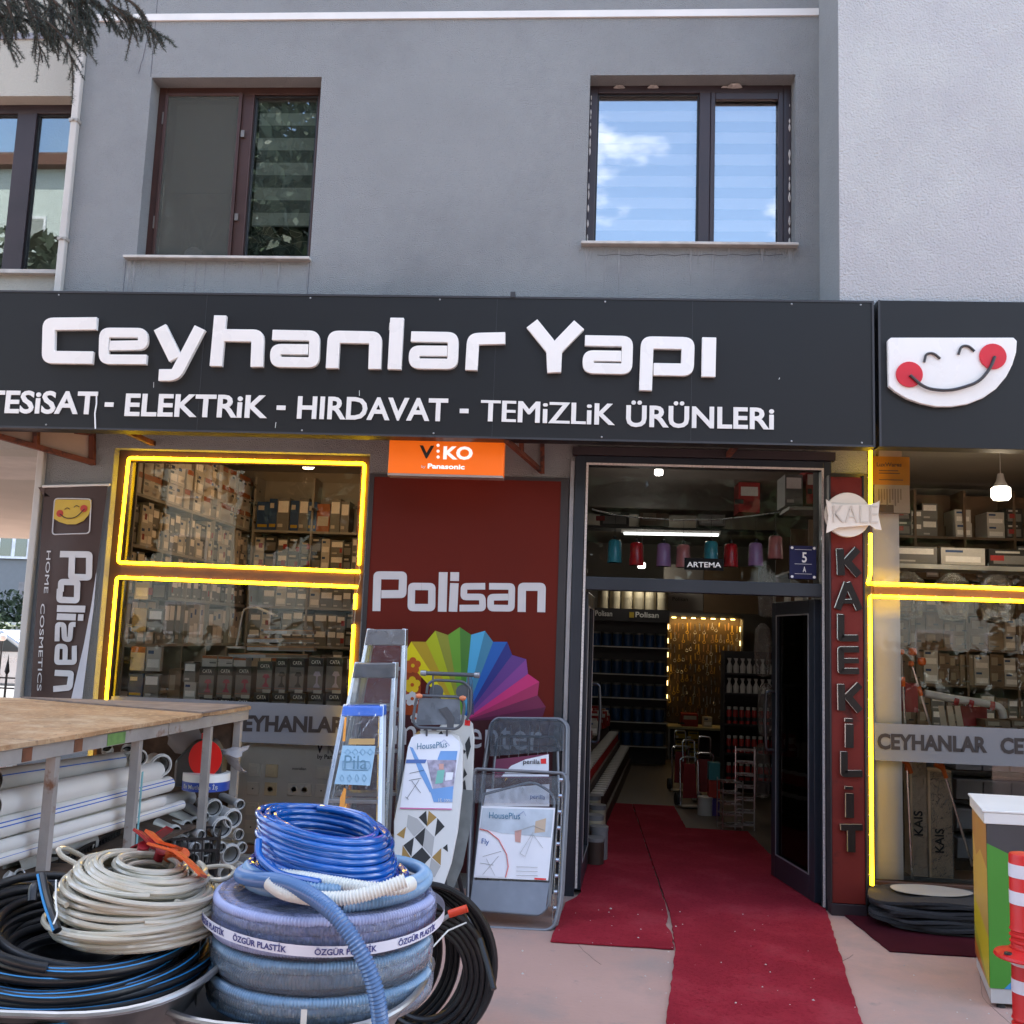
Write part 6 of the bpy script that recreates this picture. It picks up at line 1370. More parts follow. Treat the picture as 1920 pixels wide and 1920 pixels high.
# orange carton taped at the top of the right window
def K(x, y_, Y=.06): return P(1500+x/3.31, 820+y_/3.31, Y)
t_ = thing('orange_carton', 'orange cookware carton hanging at the top left of the right window', 'box', K(565, 300))
a, b = K(452, 293), K(680, 122); bx('box', mat('carton_orange', (.72, .33, .03), .5), (a.x, b.x, .06, .125, a.z, b.z), t_); a2, b2 = K(462, 465), K(680, 298); bx('box', mat('carton_white', (.62, .52, .40), .5, var=.08), (a2.x, b2.x, .06, .12, a2.z, b2.z), t_); a3, b3 = K(490, 118), K(632, 70); bx('box', mat('carton_white', (1, 1, 1)), (a3.x, b3.x, .065, .12, a3.z, b3.z), t_)
bx('label_strip', brn, (a2.x, a2.x+.12, .0575, .0595, a2.z, a2.z+.05), t_)
text('LuxWares', K(475, 180, .059), K(630, 182, .059), .026, brn, t_, bold=.03)
for yy, w_ in ((205, 120), (222, 130), (262, 150)): q0, q1 = K(490, yy, .0585), K(490+w_, yy, .0585); bx('print_line', brn, (q0.x, q1.x, .0575, .0595, q0.z-.003, q0.z+.003), t_)
for i in range(9): q0 = K(485+i*17, 320, .0585); bx('print_line', M('ink_pale', (.35, .28, .2)), (q0.x, q0.x+.008, .0575, .0595, q0.z-.11+.02*(i % 3), q0.z), t_)
# bulbs
bulbm = mat('bulb_glow', (1, 1, 1), .4, var=0, emit=2.2, ecol=(1, .97, .9))
def bulb(label, c, r, lx, cord=.2, col=(1, .93, .82)):
    t_ = thing('bulb', label, 'lamp', c)
    MB().lathe([(0, 0), (r*.8, .005), (r, r*.35), (r, r*1.35), (r*.8, r*1.5)], c, 18).build('glass', bulbm, t_, smooth=True); MB().lathe([(r*.8, r*1.51), (r*.45, r*2.2), (r*.3, r*3), (0, r*3)], c, 14).build('socket', whitep, t_, smooth=True)
    MB().tube([Vector(c)+Vector((0, 0, r*3)), Vector(c)+Vector((0, 0, r*3+cord))], .003, 5).build('cord', whitep, t_)
    l_ = bpy.data.lights.new('bulb_light', 'POINT'); l_.energy = lx; l_.color = col; l_.shadow_soft_size = .06; lo = bpy.data.objects.new('bulb_light', l_); COL.objects.link(lo); lo.location = Vector(c)+Vector((0, 0, -.10))
bulb('glowing white bulb hanging at the upper right behind the right window', K(1248, 392, .9), .065, 1.8, .25, (1, .85, .65))
bulb('ceiling bulb glimpsed at the top of the left window', (-2.25, 1.5, 2.86), .05, 3.6, .05, (1, .74, .50))
bulb('small lit ceiling lamp seen through the top of the door transom', P(1235, 892, 1.7), .035, 3.2, .03)
bulb('small lit lamp seen just above the transom bar, left of centre', P(1203, 1066, 6.5), .05, 2.0, .3)

# ---- hall behind the doorway ----
def H(x, y_, Y): return P(x, y_, Y)
pend_ = [((.05,.42,.52),'turquoise','leftmost'),((.62,.02,.03),'red','second from the left'),((.48,.30,.62),'lilac','third from the left'),((.80,.30,.28),'salmon','fourth from the left'),((.05,.42,.52),'turquoise','fifth, above the black plate'),((.62,.02,.03),'red','sixth from the left'),((.48,.30,.62),'lilac','seventh from the left'),((.80,.30,.28),'salmon','rightmost and highest')]
for (px, py), (c, nm, wh) in zip(((1152,1033),(1193,1038),(1244,1040),(1281,1042),(1333,1036),(1370,1041),(1417,1039),(1454,1026)), pend_):
    p = P(px, py+22, .35); t_ = thing('pendant_lamp', nm+' cylinder pendant lamp behind the transom pane, '+wh, 'pendant lamp', p, 'coloured pendant lamps above the entrance')
    MB().lathe([(.050, 0), (.044, .14), (.036, .153), (.01, .158), (.01, .156), (.034, .15), (.041, .138), (.047, 0)], p, 22).build('shade', mat('shade_'+nm, c, .25, var=.02, coat=.5), t_, smooth=True, ang=60)
    MB().lathe([(.012, .157), (.012, .18), (0, .182)], p, 10).build('cap', blackm, t_); MB().tube([p+Vector((0, 0, .18)), p+Vector((0, 0, .32))], .0015, 4).build('cord', blackm, t_)
t_ = thing('garland', 'silver foil strip sagging across the inside of the transom', 'garland', P(1235, 975, .7)); MB().tube([P(*a, .7) for a in ((1110, 955), (1150, 965), (1200, 971), (1270, 975), (1350, 974), (1420, 966), (1465, 960))], .006, 6).build('strip', alu, t_)
tb = thing('tube_light', 'lit white tube light hanging across behind the pendant lamps', 'lamp', P(1258, 1000, 3.2)); MB().tube([P(1170, 1000, 3.2), P(1347, 1003, 3.2)], .013, 10).build('tube', mat('tube_glow', (1, 1, 1), .4, var=0, emit=1.5, ecol=(.95, 1, .97)), tb); MB().bar(P(1165, 996, 3.22), P(1350, 999, 3.22), .05, .03).build('housing', whitep, tb)
at = thing('brand_plate', 'black plate with white lettering behind the transom pane', 'sign', P(1320, 1070, .015)); a, b = P(1283, 1068, .012), P(1357, 1048, .012); bx('plate', plateb, (a.x, b.x, .009, .015, a.z, b.z), at); text('ARTEMA', P(1288, 1063, .009), P(1352, 1064, .009), .034, inkw, at, bold=.01, ext=.0005, lift=.0015)
np_ = thing('number_plate', 'dark blue house number plate reading 5 A at the right of the transom', 'number plate', P(1506, 1085, .0)); a, b = P(1481, 1085, -.01), P(1531, 1024, -.01); bx('plate', mat('enamel_blue', (.016, .018, .070), .5, spec=.2), (a.x, b.x, -.008, .012, a.z, b.z), np_, bevel=.003)
yy = -.0085; text('5', (a.x+.075, yy, a.z+.107), (a.x+.105, yy, a.z+.107), .065, inkw, np_, bold=.02, ext=.0005); text('A', (a.x+.08, yy, a.z+.045), (a.x+.1, yy, a.z+.045), .035, inkw, np_, bold=.02, ext=.0005)
for z in (.032, .094, .185): bx('plate_line', inkw, (a.x+.03, b.x-.03, yy-.001, yy, a.z+z, a.z+z+.002), np_)
for x in (a.x+.014, b.x-.014):
    for z in (a.z+.014, b.z-.014): MB().prism(circle((x, yy, z), .009, 10), (0, -.001, 0)).build('corner_dot', inkw, np_)
# paint-brand rack
pr = thing('paint_rack', 'tall black paint rack with brand headers deep in the shop on the left', 'shelf', (.65, 6.6, 0))
bx('back', shd, (.12, 1.16, 6.85, 6.88, 0, 1.98), pr); bx('header', blk2, (.12, 1.16, 6.60, 6.85, 1.82, 1.98), pr)
for k, z in enumerate((.25, .55, .85, 1.15, 1.5)): bx('shelf', shd, (.12, 1.16, 6.6, 6.849, z-.02, z), pr); bx('shelf_edge', wht, (.12, 1.16, 6.592, 6.599, z-.018, z-.004), pr)
for x0_, x1_ in ((.72, 1.02), (.2, .42)): text('Polisan', (x0_, 6.598, 1.88), (x1_, 6.598, 1.88), .07, inkw, pr, bold=.02)
bx('header_mark', yel, (.64, .70, 6.59, 6.598, 1.87, 1.94), pr)
canb = mat('can_blue', (.018, .07, .19), .35); canc = mat('can_cream', (.50, .44, .30), .4)
def can(nm, label, c, r, h_, m_, lid, cat='can', group=None, n=14):
    t_ = thing(nm, label, cat, c, group); MB().lathe([(0, 0), (r, 0), (r, h_), (r*.9, h_+.002), (0, h_+.002)], c, n).build('body', m_, t_, smooth=True, ang=50); MB().lathe([(r*1.04, h_*.90), (r*1.04, h_+.006), (0, h_+.006)], c, n).build('lid', lid, t_, smooth=True, ang=50); return t_
pc = can('paint_can', 'dark blue paint can on the lowest shelf of the black rack', (.22, 6.72, .25), .06, .17, canb, gyb, group='paint cans on the black rack'); 
pm_ = [canb, canb, M('darkred', (.12, .02, .02)), canb, blk2]
i = 0
for z in (.25, .55, .85, 1.15, 1.5):
    for x in [.22+.14*k for k in range(7)]:
        if i: 
            q = dup(pc, (x, 6.72, z)); q['label'] = 'dark blue paint can on the %s shelf of the black rack' % {.25: 'lowest', .55: 'second', .85: 'middle', 1.15: 'fourth', 1.5: 'top'}[z]
        i += 1
cb0 = can('bucket', 'cream paint bucket in the lower row on top of the black rack', (.3, 6.72, 1.985), .072, .145, canc, canc, 'bucket', 'cream buckets on the black rack')
for j in range(2):
    for k in range(6):
        if j or k: dup(cb0, (.3+.155*k, 6.72, 1.985+.152*j), ['cream paint bucket in the lower row on top of the black rack', 'cream paint bucket in the upper row on top of the black rack'][j])
# lit tool wall
tw = thing('tool_wall', 'warm-lit pegboard wall of hanging tools deep in the shop', 'display board', (1.8, 8.2, .4))
bx('board', M('pegboard', (.13, .085, .035)), (1.27, 2.32, 8.25, 8.28, .42, 1.95), tw); bx('frame', shw, (1.24, 1.268, 8.15, 8.28, .0, 2.0), tw); bx('frame', shw, (2.321, 2.35, 8.15, 8.28, .0, 2.0), tw); bx('frame', shw, (1.268, 2.321, 8.15, 8.28, 1.951, 2.0), tw)
glow = mat('led_warm', (1, .7, .3), .4, var=0, emit=1.6, ecol=(1, .66, .22))
for k in range(7): bx('led', glow, (1.33+k*.14, 1.39+k*.14, 8.14, 8.149, 1.925, 1.94), tw)
for k in range(6):
    z = 1.83-k*.2; bx('led', glow, (1.276, 1.288, 8.14, 8.149, z-.07, z), tw)
    if k < 4: bx('led', glow, (2.30, 2.312, 8.14, 8.149, z-.07, z), tw)
ll = bpy.data.lights.new('tool_wall_light', 'AREA'); ll.shape = 'RECTANGLE'; ll.size = 1; ll.size_y = .03; ll.energy = .8; ll.color = (1, .62, .22); lo = bpy.data.objects.new('tool_wall_light', ll); COL.objects.link(lo); lo.location = (1.8, 8.12, 1.93); lo.rotation_euler = (R_(20), 0, 0)
rg = random.Random(31); tm = [alu, M('handle_y', (.6, .38, .06)), alu_d, M('handle_b', (.35, .2, .08))]
for r in range(9):
    for c in range(17):
        x = 1.32+c*.059+rg.uniform(-.012, .012); z = 1.86-r*.15+rg.uniform(-.02, .02); h_ = rg.uniform(.05, .12)
        mb = MB().tube([(x, 8.2, z), (x+rg.uniform(-.01, .01), 8.2, z-h_)], rg.uniform(.005, .011), 5)
        if rg.random() < .5: mb.tube(circle((x, 8.2, z-h_-.02), .02, 8), .005, 4, closed=True)
        q_ = (r+c+rg.randint(0, 2)) % 4; tag(mb.build('hand_tool', tm[q_]), '%s hand tool in the %s row of the warm-lit tool wall' % (['steel', 'yellow-handled', 'dull metal', 'wooden-handled'][q_], ['top', 'second', 'third', 'fourth', 'fifth', 'sixth', 'seventh', 'eighth', 'lowest'][r]), 'tool', 'tools hanging on the lit wall')
lc = thing('low_counter', 'low white counter in front of the warm-lit tool wall', 'counter', (1.7, 7.7, 0)); bx('top', mat('counter_top', (.50, .47, .30), .4), (1.25, 2.15, 7.55, 8.1, .40, .43), lc); bx('side', shw, (1.25, 1.28, 7.56, 8.1, 0, .399), lc); bx('back', shd, (1.28, 2.15, 8.07, 8.1, 0, .399), lc)
for k in range(2):
    for j in range(3): carton('j', 1.36+k*.17, 7.62, .02+j*.125, .14, .2, .10, 'yellow-labelled case stored under the low counter', 'cases under the low counter')
carton('i', 1.45, 7.7, .431, .22, .25, .17, 'red and orange boxed tool standing on the low counter'); carton('b', 1.75, 7.75, .431, .12, .15, .13, 'pale container standing on the low counter beside the boxed tool')
bx('wall_panel', intw, (1.1, 1.62, 6.9, 6.93, 2.0, 2.6), bld); bx('wall_panel', M('panel_kraft', (.22, .14, .07)), (1.63, 2.34, 6.9, 6.93, 1.98, 2.6), bld)
text('Polisan', (1.22, 6.899, 2.12), (1.42, 6.899, 2.12), .05, blk2, bld)
# spray can rack
cr_ = thing('can_rack', 'black tiered rack of red spray cans on the right of the shop hall', 'rack', (1.8, 4.4, 0)); zc = (.16, .44, .74, 1.06, 1.27)
for z in zc: bx('shelf', shd, (1.56, 2.12, 4.4, 4.66, z-.02, z), cr_)
for x in (1.545, 2.121): bx('upright', shd, (x, x+.014, 4.4, 4.66, 0, 1.5), cr_)
bx('back', shd, (1.56, 2.12, 4.661, 4.67, 0, 1.5), cr_)
spr = thing('spray_can', 'spray can with red body and white cap on the lowest tier of the rack', 'can', (1.61, 4.46, zc[0]), 'spray cans on the tiered rack')
b_ = (1.61, 4.46, zc[0]); MB().lathe([(0, 0), (.026, 0), (.026, .13), (.018, .145), (0, .146)], b_, 12).build('body', M('spray_red', (.38, .02, .02)), spr, smooth=True, ang=50); MB().lathe([(.022, .146), (.022, .175), (0, .178)], b_, 12).build('cap', wht, spr, smooth=True, ang=50); MB().lathe([(.0265, .03), (.0265, .07)], b_, 12).build('band', shd, spr, smooth=True)
for zi, z in enumerate(zc[:3]):
    for k in range(8):
        if zi or k: dup(spr, (1.61+.066*k, 4.46, z), 'spray can with red body and white cap on the %s tier of the rack' % ['lowest', 'second', 'middle'][zi])
spb = thing('spray_bottle', 'white trigger bottle on the fourth tier of the black rack', 'bottle', (1.61, 4.46, zc[3]), 'trigger bottles on the tiered rack'); b_ = (1.61, 4.46, zc[3])
MB().lathe([(0, 0), (.028, 0), (.03, .07), (.012, .11), (.012, .13), (0, .131)], b_, 12).build('body', wht, spb, smooth=True, ang=50); MB().hexa([(1.595,4.455,1.19),(1.625,4.455,1.19),(1.625,4.465,1.19),(1.595,4.465,1.19)],[(1.585,4.455,1.215),(1.628,4.455,1.215),(1.628,4.465,1.215),(1.585,4.465,1.215)]).build('trigger', wht, spb)
for zi, z in enumerate(zc[3:]):
    for k in range(7):
        if zi or k: dup(spb, (1.61+.07*k, 4.46, z), 'white trigger bottle on the %s tier of the black rack' % ['fourth', 'top'][zi])
# shelving along both sides of the hall
UR = shelf_unit('brown shelving down the right side of the shop hall', (2.02, 1.1, 0), 'y', 3.0, .3, [.3, .7, 1.1, 1.5, 1.9, 2.3], 4, M('shelf_brown', (.2, .1, .05)), 2.7, back=False)
for z in (.7, 1.1, 1.5, 1.9):
    for k in range(6): q_ = rgp.choice('bcegia'); carton(q_, 2.04, 1.12+k*.49+.2, z+.001, .4, .22, rgp.uniform(.15, .3), LOOK[q_]+' carton on the right-hand hall shelving seen past the open door leaf', 'cartons along the right of the hall', -math.pi/2)
shelf_unit('grey shelving high down the left side of the hall', (-.33, .9, 0), 'y', 5.2, .28, [1.2, 1.6, 2.0, 2.4], 6, M('shelf_grey', (.12, .11, .10)), 2.7, back=False)
for z in (1.2, 1.6, 2.0, 2.4): fill((-.33, .9, 0), 'y', 5.2, .28, z, .33, 'bfhiceg', 'carton on the left-hand hall shelving inside the entrance', 'cartons along the left of the hall', wr=(.5, .7)) if z == 2.0 else None
for i, (x0_, x1_, y0_, y1_, Y, k) in enumerate(((1105,1150,918,952,6,'f'),(1170,1205,925,953,6,'h'),(1256,1308,926,958,6,'b'),(1300,1360,930,958,6,'h'),(1125,1180,957,985,5.5,'f'),(1310,1360,958,985,5.5,'b'),(1200,1255,955,985,5.5,'c'),(1385,1425,905,960,3,'i'),(1472,1505,890,948,1.2,'e'),(1512,1534,880,945,1.2,'i'))):
    a, b = P(x0_, y1_, Y), P(x1_, y0_, Y); carton(k, a.x, Y, a.z, b.x-a.x, .3, b.z-a.z, 'large carton stored high up, seen through the transom pane', 'large cartons high in the hall')
t_ = thing('high_shelf', 'high shelf boards carrying large cartons above the hall', 'shelf', (1, 6, 2.6))
for Y, py in ((6, 955), (5.5, 987)): z = P(1230, py, Y).z; bx('board', shd, (-.2, 2.3, Y, Y+.35, z-.035, z-.008), t_)
z = P(1500, 950, 1.2).z; bx('board', shw, (1.55, 2.0, 1.15, 1.5, z-.03, z-.005), t_)
# display step with pots down the left of the hall
dbr = M('dark_brown', (.05, .03, .022))
st = thing('display_step', 'low stepped display of small goods down the left of the hall', 'display', (.25, 3, 0))
dx_ = lambda y_: .105*(y_-2.3)
def slant(x0, x1, z0, z1): MB().hexa([(x0, 2.2, z0), (x1, 2.2, z0), (x1+dx_(6.3), 6.3, z0), (x0+dx_(6.3), 6.3, z0)], [(x0, 2.2, z1), (x1, 2.2, z1), (x1+dx_(6.3), 6.3, z1), (x0+dx_(6.3), 6.3, z1)]).build('step', dbr, st)
slant(-.3, .26, 0, .12); slant(-.3, .12, .121, .34); slant(-.3, -.02, .341, .56)
pt = can('pot', 'dark pot with a pale rim on the lowest step, in its near part', (.19, 2.3, .121), .055, .15, dbr, wht, 'pot', 'pots on the stepped display')
for k in range(1, 29): y_ = 2.3+k*.138; dup(pt, (.19+dx_(y_), y_, .121), 'dark pot with a pale rim on the lowest step, in its %s part' % ['near', 'middle', 'far'][min(2, k//10)])
pt2 = can('tub', 'red tub with a white lid on the middle step, in its near part', (.05, 2.35, .341), .058, .10, M('tub_red', (.45, .03, .03)), wht, 'tub', 'red tubs on the stepped display')
for k in range(1, 28): y_ = 2.35+k*.142; dup(pt2, (.05+dx_(y_), y_, .341), 'red tub with a white lid on the middle step, in its %s part' % ['near', 'middle', 'far'][min(2, k//10)])
for k in range(9): can('bucket', 'tall pale-rimmed bucket, %s from the door, on the floor left of the carpet' % ['first', 'second', 'third', 'fourth', 'fifth', 'sixth', 'seventh', 'eighth', 'ninth'][k], (.15+.03*(k % 2), .85+k*.155, .001), .065, .18+.05*(k % 3), [dbr, gyb, canc][k % 3], gyb, 'bucket')
rg = random.Random(6)
for k in range(110):
    q_ = rg.choice('iibaibg'); y_ = 2.25+(k//2)*.072; carton(q_, rg.uniform(-.28, -.08)+dx_(y_), y_, .561+(.1 if k % 2 else 0)*0, rg.uniform(.07, .12), .07, rg.uniform(.05, .2), LOOK[q_]+' pack on the upper step of the display inside the entrance', 'small packs on the stepped display', rg.uniform(-.5, .5), 'small_pack', 'pack')
# folding hand trucks
def trolley(label, c, rz):
    t_ = thing('hand_truck', label, 'trolley', (0, 0, 0), 'folding hand trucks standing in the hall', rz=rz)
    MB().tube(fillet([(-.09, 0, .02), (-.09, .04, .46), (.09, .04, .46), (.09, 0, .02)], .05), .010, 8).build('frame', alu, t_, smooth=True)
    MB().tube(fillet([(-.06, .03, .42), (-.06, .07, .62), (.06, .07, .62), (.06, .03, .42)], .03), .008, 8).build('handle', alu, t_, smooth=True)
    MB().hexa([(-.07, -.006, .08), (.07, -.006, .08), (.07, .004, .08), (-.07, .004, .08)], [(-.055, .024, .40), (.055, .024, .40), (.055, .034, .40), (-.055, .034, .40)]).build('panel', M('truck_red', (.20, .012, .015)), t_)
    MB().box(-.12, .12, -.14, -.005, .012, .018).build('toe_plate', alu_d, t_)
    for s in (-1, 1): MB().lathe([(.02, -.012), (.06, -.015), (.06, .015), (.02, .012)], (s*.115, .04, .062), 16, 'X').build('wheel', rubber, t_, smooth=True)
    t_.location = c; settle(t_)
for i, (px, py) in enumerate(((1293, 1512), (1320, 1500), (1276, 1482))): trolley('folding hand truck with a red panel, %s of the three' % ['front', 'middle', 'rearmost'][i], G(px, py), (.2, -.1, .1)[i])
def wire_rack(label, c, w_, h_, rz, n=5):
    t_ = thing('wire_rack', label, 'rack', (0, 0, 0), 'chrome wire racks standing in the hall', rz=rz)
    for x in (-w_/2, w_/2):
        for y_ in (-.1, .1): MB().tube([(x, y_, 0), (x, y_, h_)], .006, 6).build('post', alu, t_)
    for k in range(n):
        z = .04+(h_-.06)*k/(n-1); mb = MB()
        for q in range(6): mb.tube([(-w_/2, -.1+.04*q, z), (w_/2, -.1+.04*q, z)], .0035, 5)
        mb.build('wire_shelf', alu, t_)
    t_.location = c; settle(t_)
wire_rack('chrome wire rack at the carpet edge, left one', G(1368, 1555), .17, .42, .1); wire_rack('chrome wire rack at the carpet edge, right one and taller', G(1396, 1553), .16, .68, -.15, 7)
t_ = thing('colour_boxes', 'turquoise, red and violet cartons stacked beside the wire racks', 'boxes', G(1340, 1530)); g = G(1339, 1530)
for k, c in enumerate(((.05, .03, .20), (.35, .03, .02), (.03, .22, .26))): bx('carton', M('stk%d' % k, c), (g.x-.05, g.x+.05, g.y, g.y+.12, .001+k*.16, .155+k*.16), t_)
can('bucket', 'small pale bucket on the floor beside the hand trucks', G(1322, 1528), .07, .16, pvcg, pvcg, 'bucket')
for i in range(4):
    mb = MB().lathe([(0, 0), (.06, .02), (.075, .2), (.065, .42), (.02, .47), (0, .47)], (1.62+.03*(i % 2), 2.6, .25+i*.52), 12)
    tag(mb.build('bagged_goods', cell, smooth=True), 'clear wrapped bundle right in the hall, %s in its column' % ['lowest', 'second lowest', 'second highest', 'topmost'][i], 'bag', 'clear wrapped bundles in the hall')

# red pegboard stand just inside, seen through the open right door leaf
ps = thing('peg_stand', 'red and orange stand of hanging packs behind the open right door leaf', 'display', (1.75, 1.35, 0))
bx('board', M('peg_red', (.45, .05, .015)), (1.52, 2.0, 1.35, 1.37, .1, 1.85), ps); bx('header', M('peg_orange', (.70, .22, .03)), (1.52, 2.0, 1.33, 1.349, 1.72, 1.86), ps); bx('base', shd, (1.52, 2.0, 1.2, 1.5, 0, .099), ps)
for r in range(6):
    for c in range(4): q_ = 'babaeibcab'[(r*3+c*2) % 10]; carton(q_, 1.54+c*.115, 1.29, .18+r*.25, .09, .03, .20, LOOK[q_]+' pack hanging in the %s row of the red stand' % ['lowest', 'second', 'third', 'fourth', 'fifth', 'top'][r], 'packs on the red stand', 0, 'hanging_pack', 'pack')
# ================= outside: passage, houses opposite, trees =================
banner = thing('banner', 'brown vertical advertising banner on a white rod beside the left window', 'banner', P(130, 1300, -.05))
bwn = mat('banner_brown', (.050, .026, .020), .6, var=.08, vs=3, bump=.1, bs=8); bbk = mat('banner_back', (.50, .50, .52), .6)
YB = -.09
Lp = [(84,914),(80,960),(74,1050),(67,1150),(61,1240),(57,1325)]; Rp = [(202,911),(194,970),(184,1050),(172,1130),(157,1210),(130,1325)]
mb = MB(); vs = []; n = 24; mm = 10
def col_(pts, y_):
    for a, b in zip(pts[:-1], pts[1:]):
        if a[1] <= y_ <= b[1]+.01: return lerp(a[0], b[0], (y_-a[1])/(b[1]-a[1]))
    return pts[-1][0]
def banner_pt(u, py):
    x = lerp(col_(Lp, py), col_(Rp, py), u); return P(x, py, YB-.012*math.sin(u*5+py*.011)-.02*u*((py-912)/400))
for j in range(n+1):
    py = lerp(914, 1325, j/n)
    for i in range(mm+1): vs.append(banner_pt(i/mm, py-(3*i/mm if j == 0 else 0)))
mb.add(vs, [(j*(mm+1)+i, j*(mm+1)+i+1, (j+1)*(mm+1)+i+1, (j+1)*(mm+1)+i) for j in range(n) for i in range(mm)]); mb.build('cloth', bwn, banner, smooth=True)
mb = MB(); F1 = [(180,1075),(172,1130),(157,1210),(130,1325)]; F2 = [(181,1073),(176,1135),(166,1215),(152,1325)]; k = len(F1)
mb.add([P(*p, YB-.03) for p in F1]+[P(*p, YB-.045) for p in F2], [(i, i+1, k+i+1, k+i) for i in range(k-1)]); mb.build('folded_edge', bbk, banner)
MB().tube([P(80, 912, YB), P(206, 909, YB)], .009, 8).build('rod', whitep, banner, smooth=True)
def BN(x, y_, o=.008):
    """zoomed banner coordinates (scale 3.5538, origin 0,800) onto the cloth"""
    px, py = x/3.5538, 800+y_/3.5538; u = (px-col_(Lp, py))/(col_(Rp, py)-col_(Lp, py)); 
    return banner_pt(min(1, max(0, u)), py) + Vector((0, -o, 0)) + (P(px, py, YB)-P(lerp(col_(Lp, py), col_(Rp, py), min(1, max(0, u))), py, YB))
bw = mat('banner_white', (.58, .57, .56), .6); by_ = mat('banner_yellow', (.55, .36, .03), .5); br2 = mat('banner_red', (.45, .04, .02), .5)
MB().tube(fillet([BN(480, 480), BN(612, 484), BN(600, 712), BN(352, 720), BN(368, 480), BN(490, 480)], .025), .0045, 5).build('emblem_frame', bw, banner)
MB().prism([BN(*p) for p in ((375,486),(615,490),(612,540),(595,590),(560,630),(510,652),(450,652),(400,636),(358,610))], (0, -.003, 0)).build('emblem_face', by_, banner)
for p in ((406, 580), (565, 547)): MB().prism(circle(BN(*p, .012), .024, 16), (0, -.002, 0)).build('emblem_cheek', br2, banner)
MB().tube(fillet([BN(406, 584, .015), BN(440, 612, .015), BN(510, 612, .015), BN(570, 550, .015)], .1, 8), .003, 5).build('emblem_mouth', blackm, banner)
for e_ in (((438, 555), (455, 540), (472, 552)), ((500, 540), (516, 525), (535, 537))): MB().tube(fillet([BN(*p, .015) for p in e_], .05), .0022, 5).build('emblem_eye', blackm, banner)
kb = 6.28/F/3.5538
GB = [[([(405,850),(600,853),(597,1005),(480,1003),(485,858)], 44)], [([(410,1100),(412,1035),(520,1037),(516,1158),(400,1154),(404,1080)], 42)], [([(385,1212),(572,1216)], 46)], [([(384,1266),(510,1270)], 44), ([(525,1271),(560,1272)], 44)],
      [([(385,1430),(388,1318),(430,1320),(434,1415),(470,1418),(478,1318),(508,1318)], 34)], [([(500,1460),(500,1570),(382,1570),(388,1462),(440,1465),(438,1560)], 34)], [([(370,1640),(480,1645),(468,1738),(360,1748)], 40)]]
letters(GB, BN, kb, bw, banner, depth=.002, bevel=0, rad=22)
def bt(s, x0, y0, x1, y1, cap): return text(s, BN(x0, y0), BN(x1, y1), cap, bw, banner, up=BN(x0+20, y0)-BN(x0, y0), ext=.0008, bold=0)
bt('HOME', 318, 828, 298, 1110, .032); bt('COSMETICS', 278, 1180, 252, 1760, .032)

# houses behind the passage
farA = mat('far_render_dark', (.20, .21, .22), .85, var=.05); farB = mat('far_render_pale', (.50, .55, .60), .85, var=.04); farW = mat('far_window_white', (.75, .76, .78), .5); farG = glass('far_glass', (.35, .4, .42), .9, 1.5, base=.1); curt = mat('far_curtain', (.28, .30, .28), .9, var=.1)
YF = 46.0
def far_house(label, x0, x1, Y, z1, bands, wins, depth=9):
    t_ = thing('apartment_house', label, 'building', ((x0+x1)/2, Y, 0)); bx('wall', farA, (x0, x1, Y, Y+depth, 0, z1), t_); bx('roof', mat('far_roof', (.12, .05, .035), .9), (x0-.4, x1+.4, Y-.4, Y+depth+.4, z1+.001, z1+.5), t_)
    for a, b in bands: bx('pale_band', farB, (x0, x1, Y-.12, Y-.001, a, b), t_)
    for (wx, wz, ww, wh) in wins:
        w_ = bx('window', farW, (wx, wx+ww, Y-.2, Y-.121, wz, wz+wh), t_); n_ = 2 if ww < 2.4 else 3
        for k in range(n_): pw_ = ww/n_; bx('curtain', curt, (wx+k*pw_+.12, wx+(k+1)*pw_-.1, Y-.206, Y-.201, wz+.14, wz+wh-.12), w_); bx('pane', farG, (wx+k*pw_+.12, wx+(k+1)*pw_-.1, Y-.222, Y-.212, wz+.14, wz+wh-.12), w_)
    return t_
def zf(py, Y=YF): return P(30, py, Y).z
def xf(px, Y=YF): return P(px, 1000, Y).x
wA = (zf(1048), zf(1001)); s_ = zf(930)-zf(1001)
st_ = zf(928)-zf(1048)+0; H_ = zf(1001)-zf(1048)
wins = []
for row in range(5):
    z0 = zf(1048)+row*(zf(928)-zf(1048))
    for x in (xf(-60), xf(3), xf(-130), xf(90), xf(170)): wins.append((x, z0, xf(60)-xf(3), H_))
bands = [(zf(1001)+row*(zf(928)-zf(1048)), zf(928)+row*(zf(928)-zf(1048))) for row in range(5)]
far_house('grey and pale blue apartment house seen through the passage at the left', xf(-260), xf(300), YF, zf(928)+4.6*(zf(928)-zf(1048)), bands, wins)
pil = thing('stone_pillar', 'square stone-clad pillar in front of the far grey house', 'pillar', P(42, 1140, 40)); a, b = P(31, 1137, 40), P(62, 1092, 40); bx('shaft', mat('stone_cladding', (.26, .24, .24), .8, var=.25, vs=2.5, bump=.3), (a.x, b.x, 40, 41, a.z, b.z), pil); bx('post', farA, (a.x+.2, b.x-.2, 40.2, 40.8, 0, a.z-.001), pil)
gw = thing('garden_wall', 'long low pale garden wall beyond the passage', 'wall', P(30, 1230, 26)); z = P(30, 1172, 26).z; bx('wall', mat('wall_pale', (.36, .35, .33), .9, var=.2, vs=.8), (P(-300, 1170, 26).x, P(200, 1170, 26).x, 26, 26.4, 0, z), gw); bx('coping', mat('coping_light', (.60, .60, .58), .8), (P(-300, 1170, 26).x, P(200, 1170, 26).x, 25.9, 26.5, z+.001, z+.08), gw)
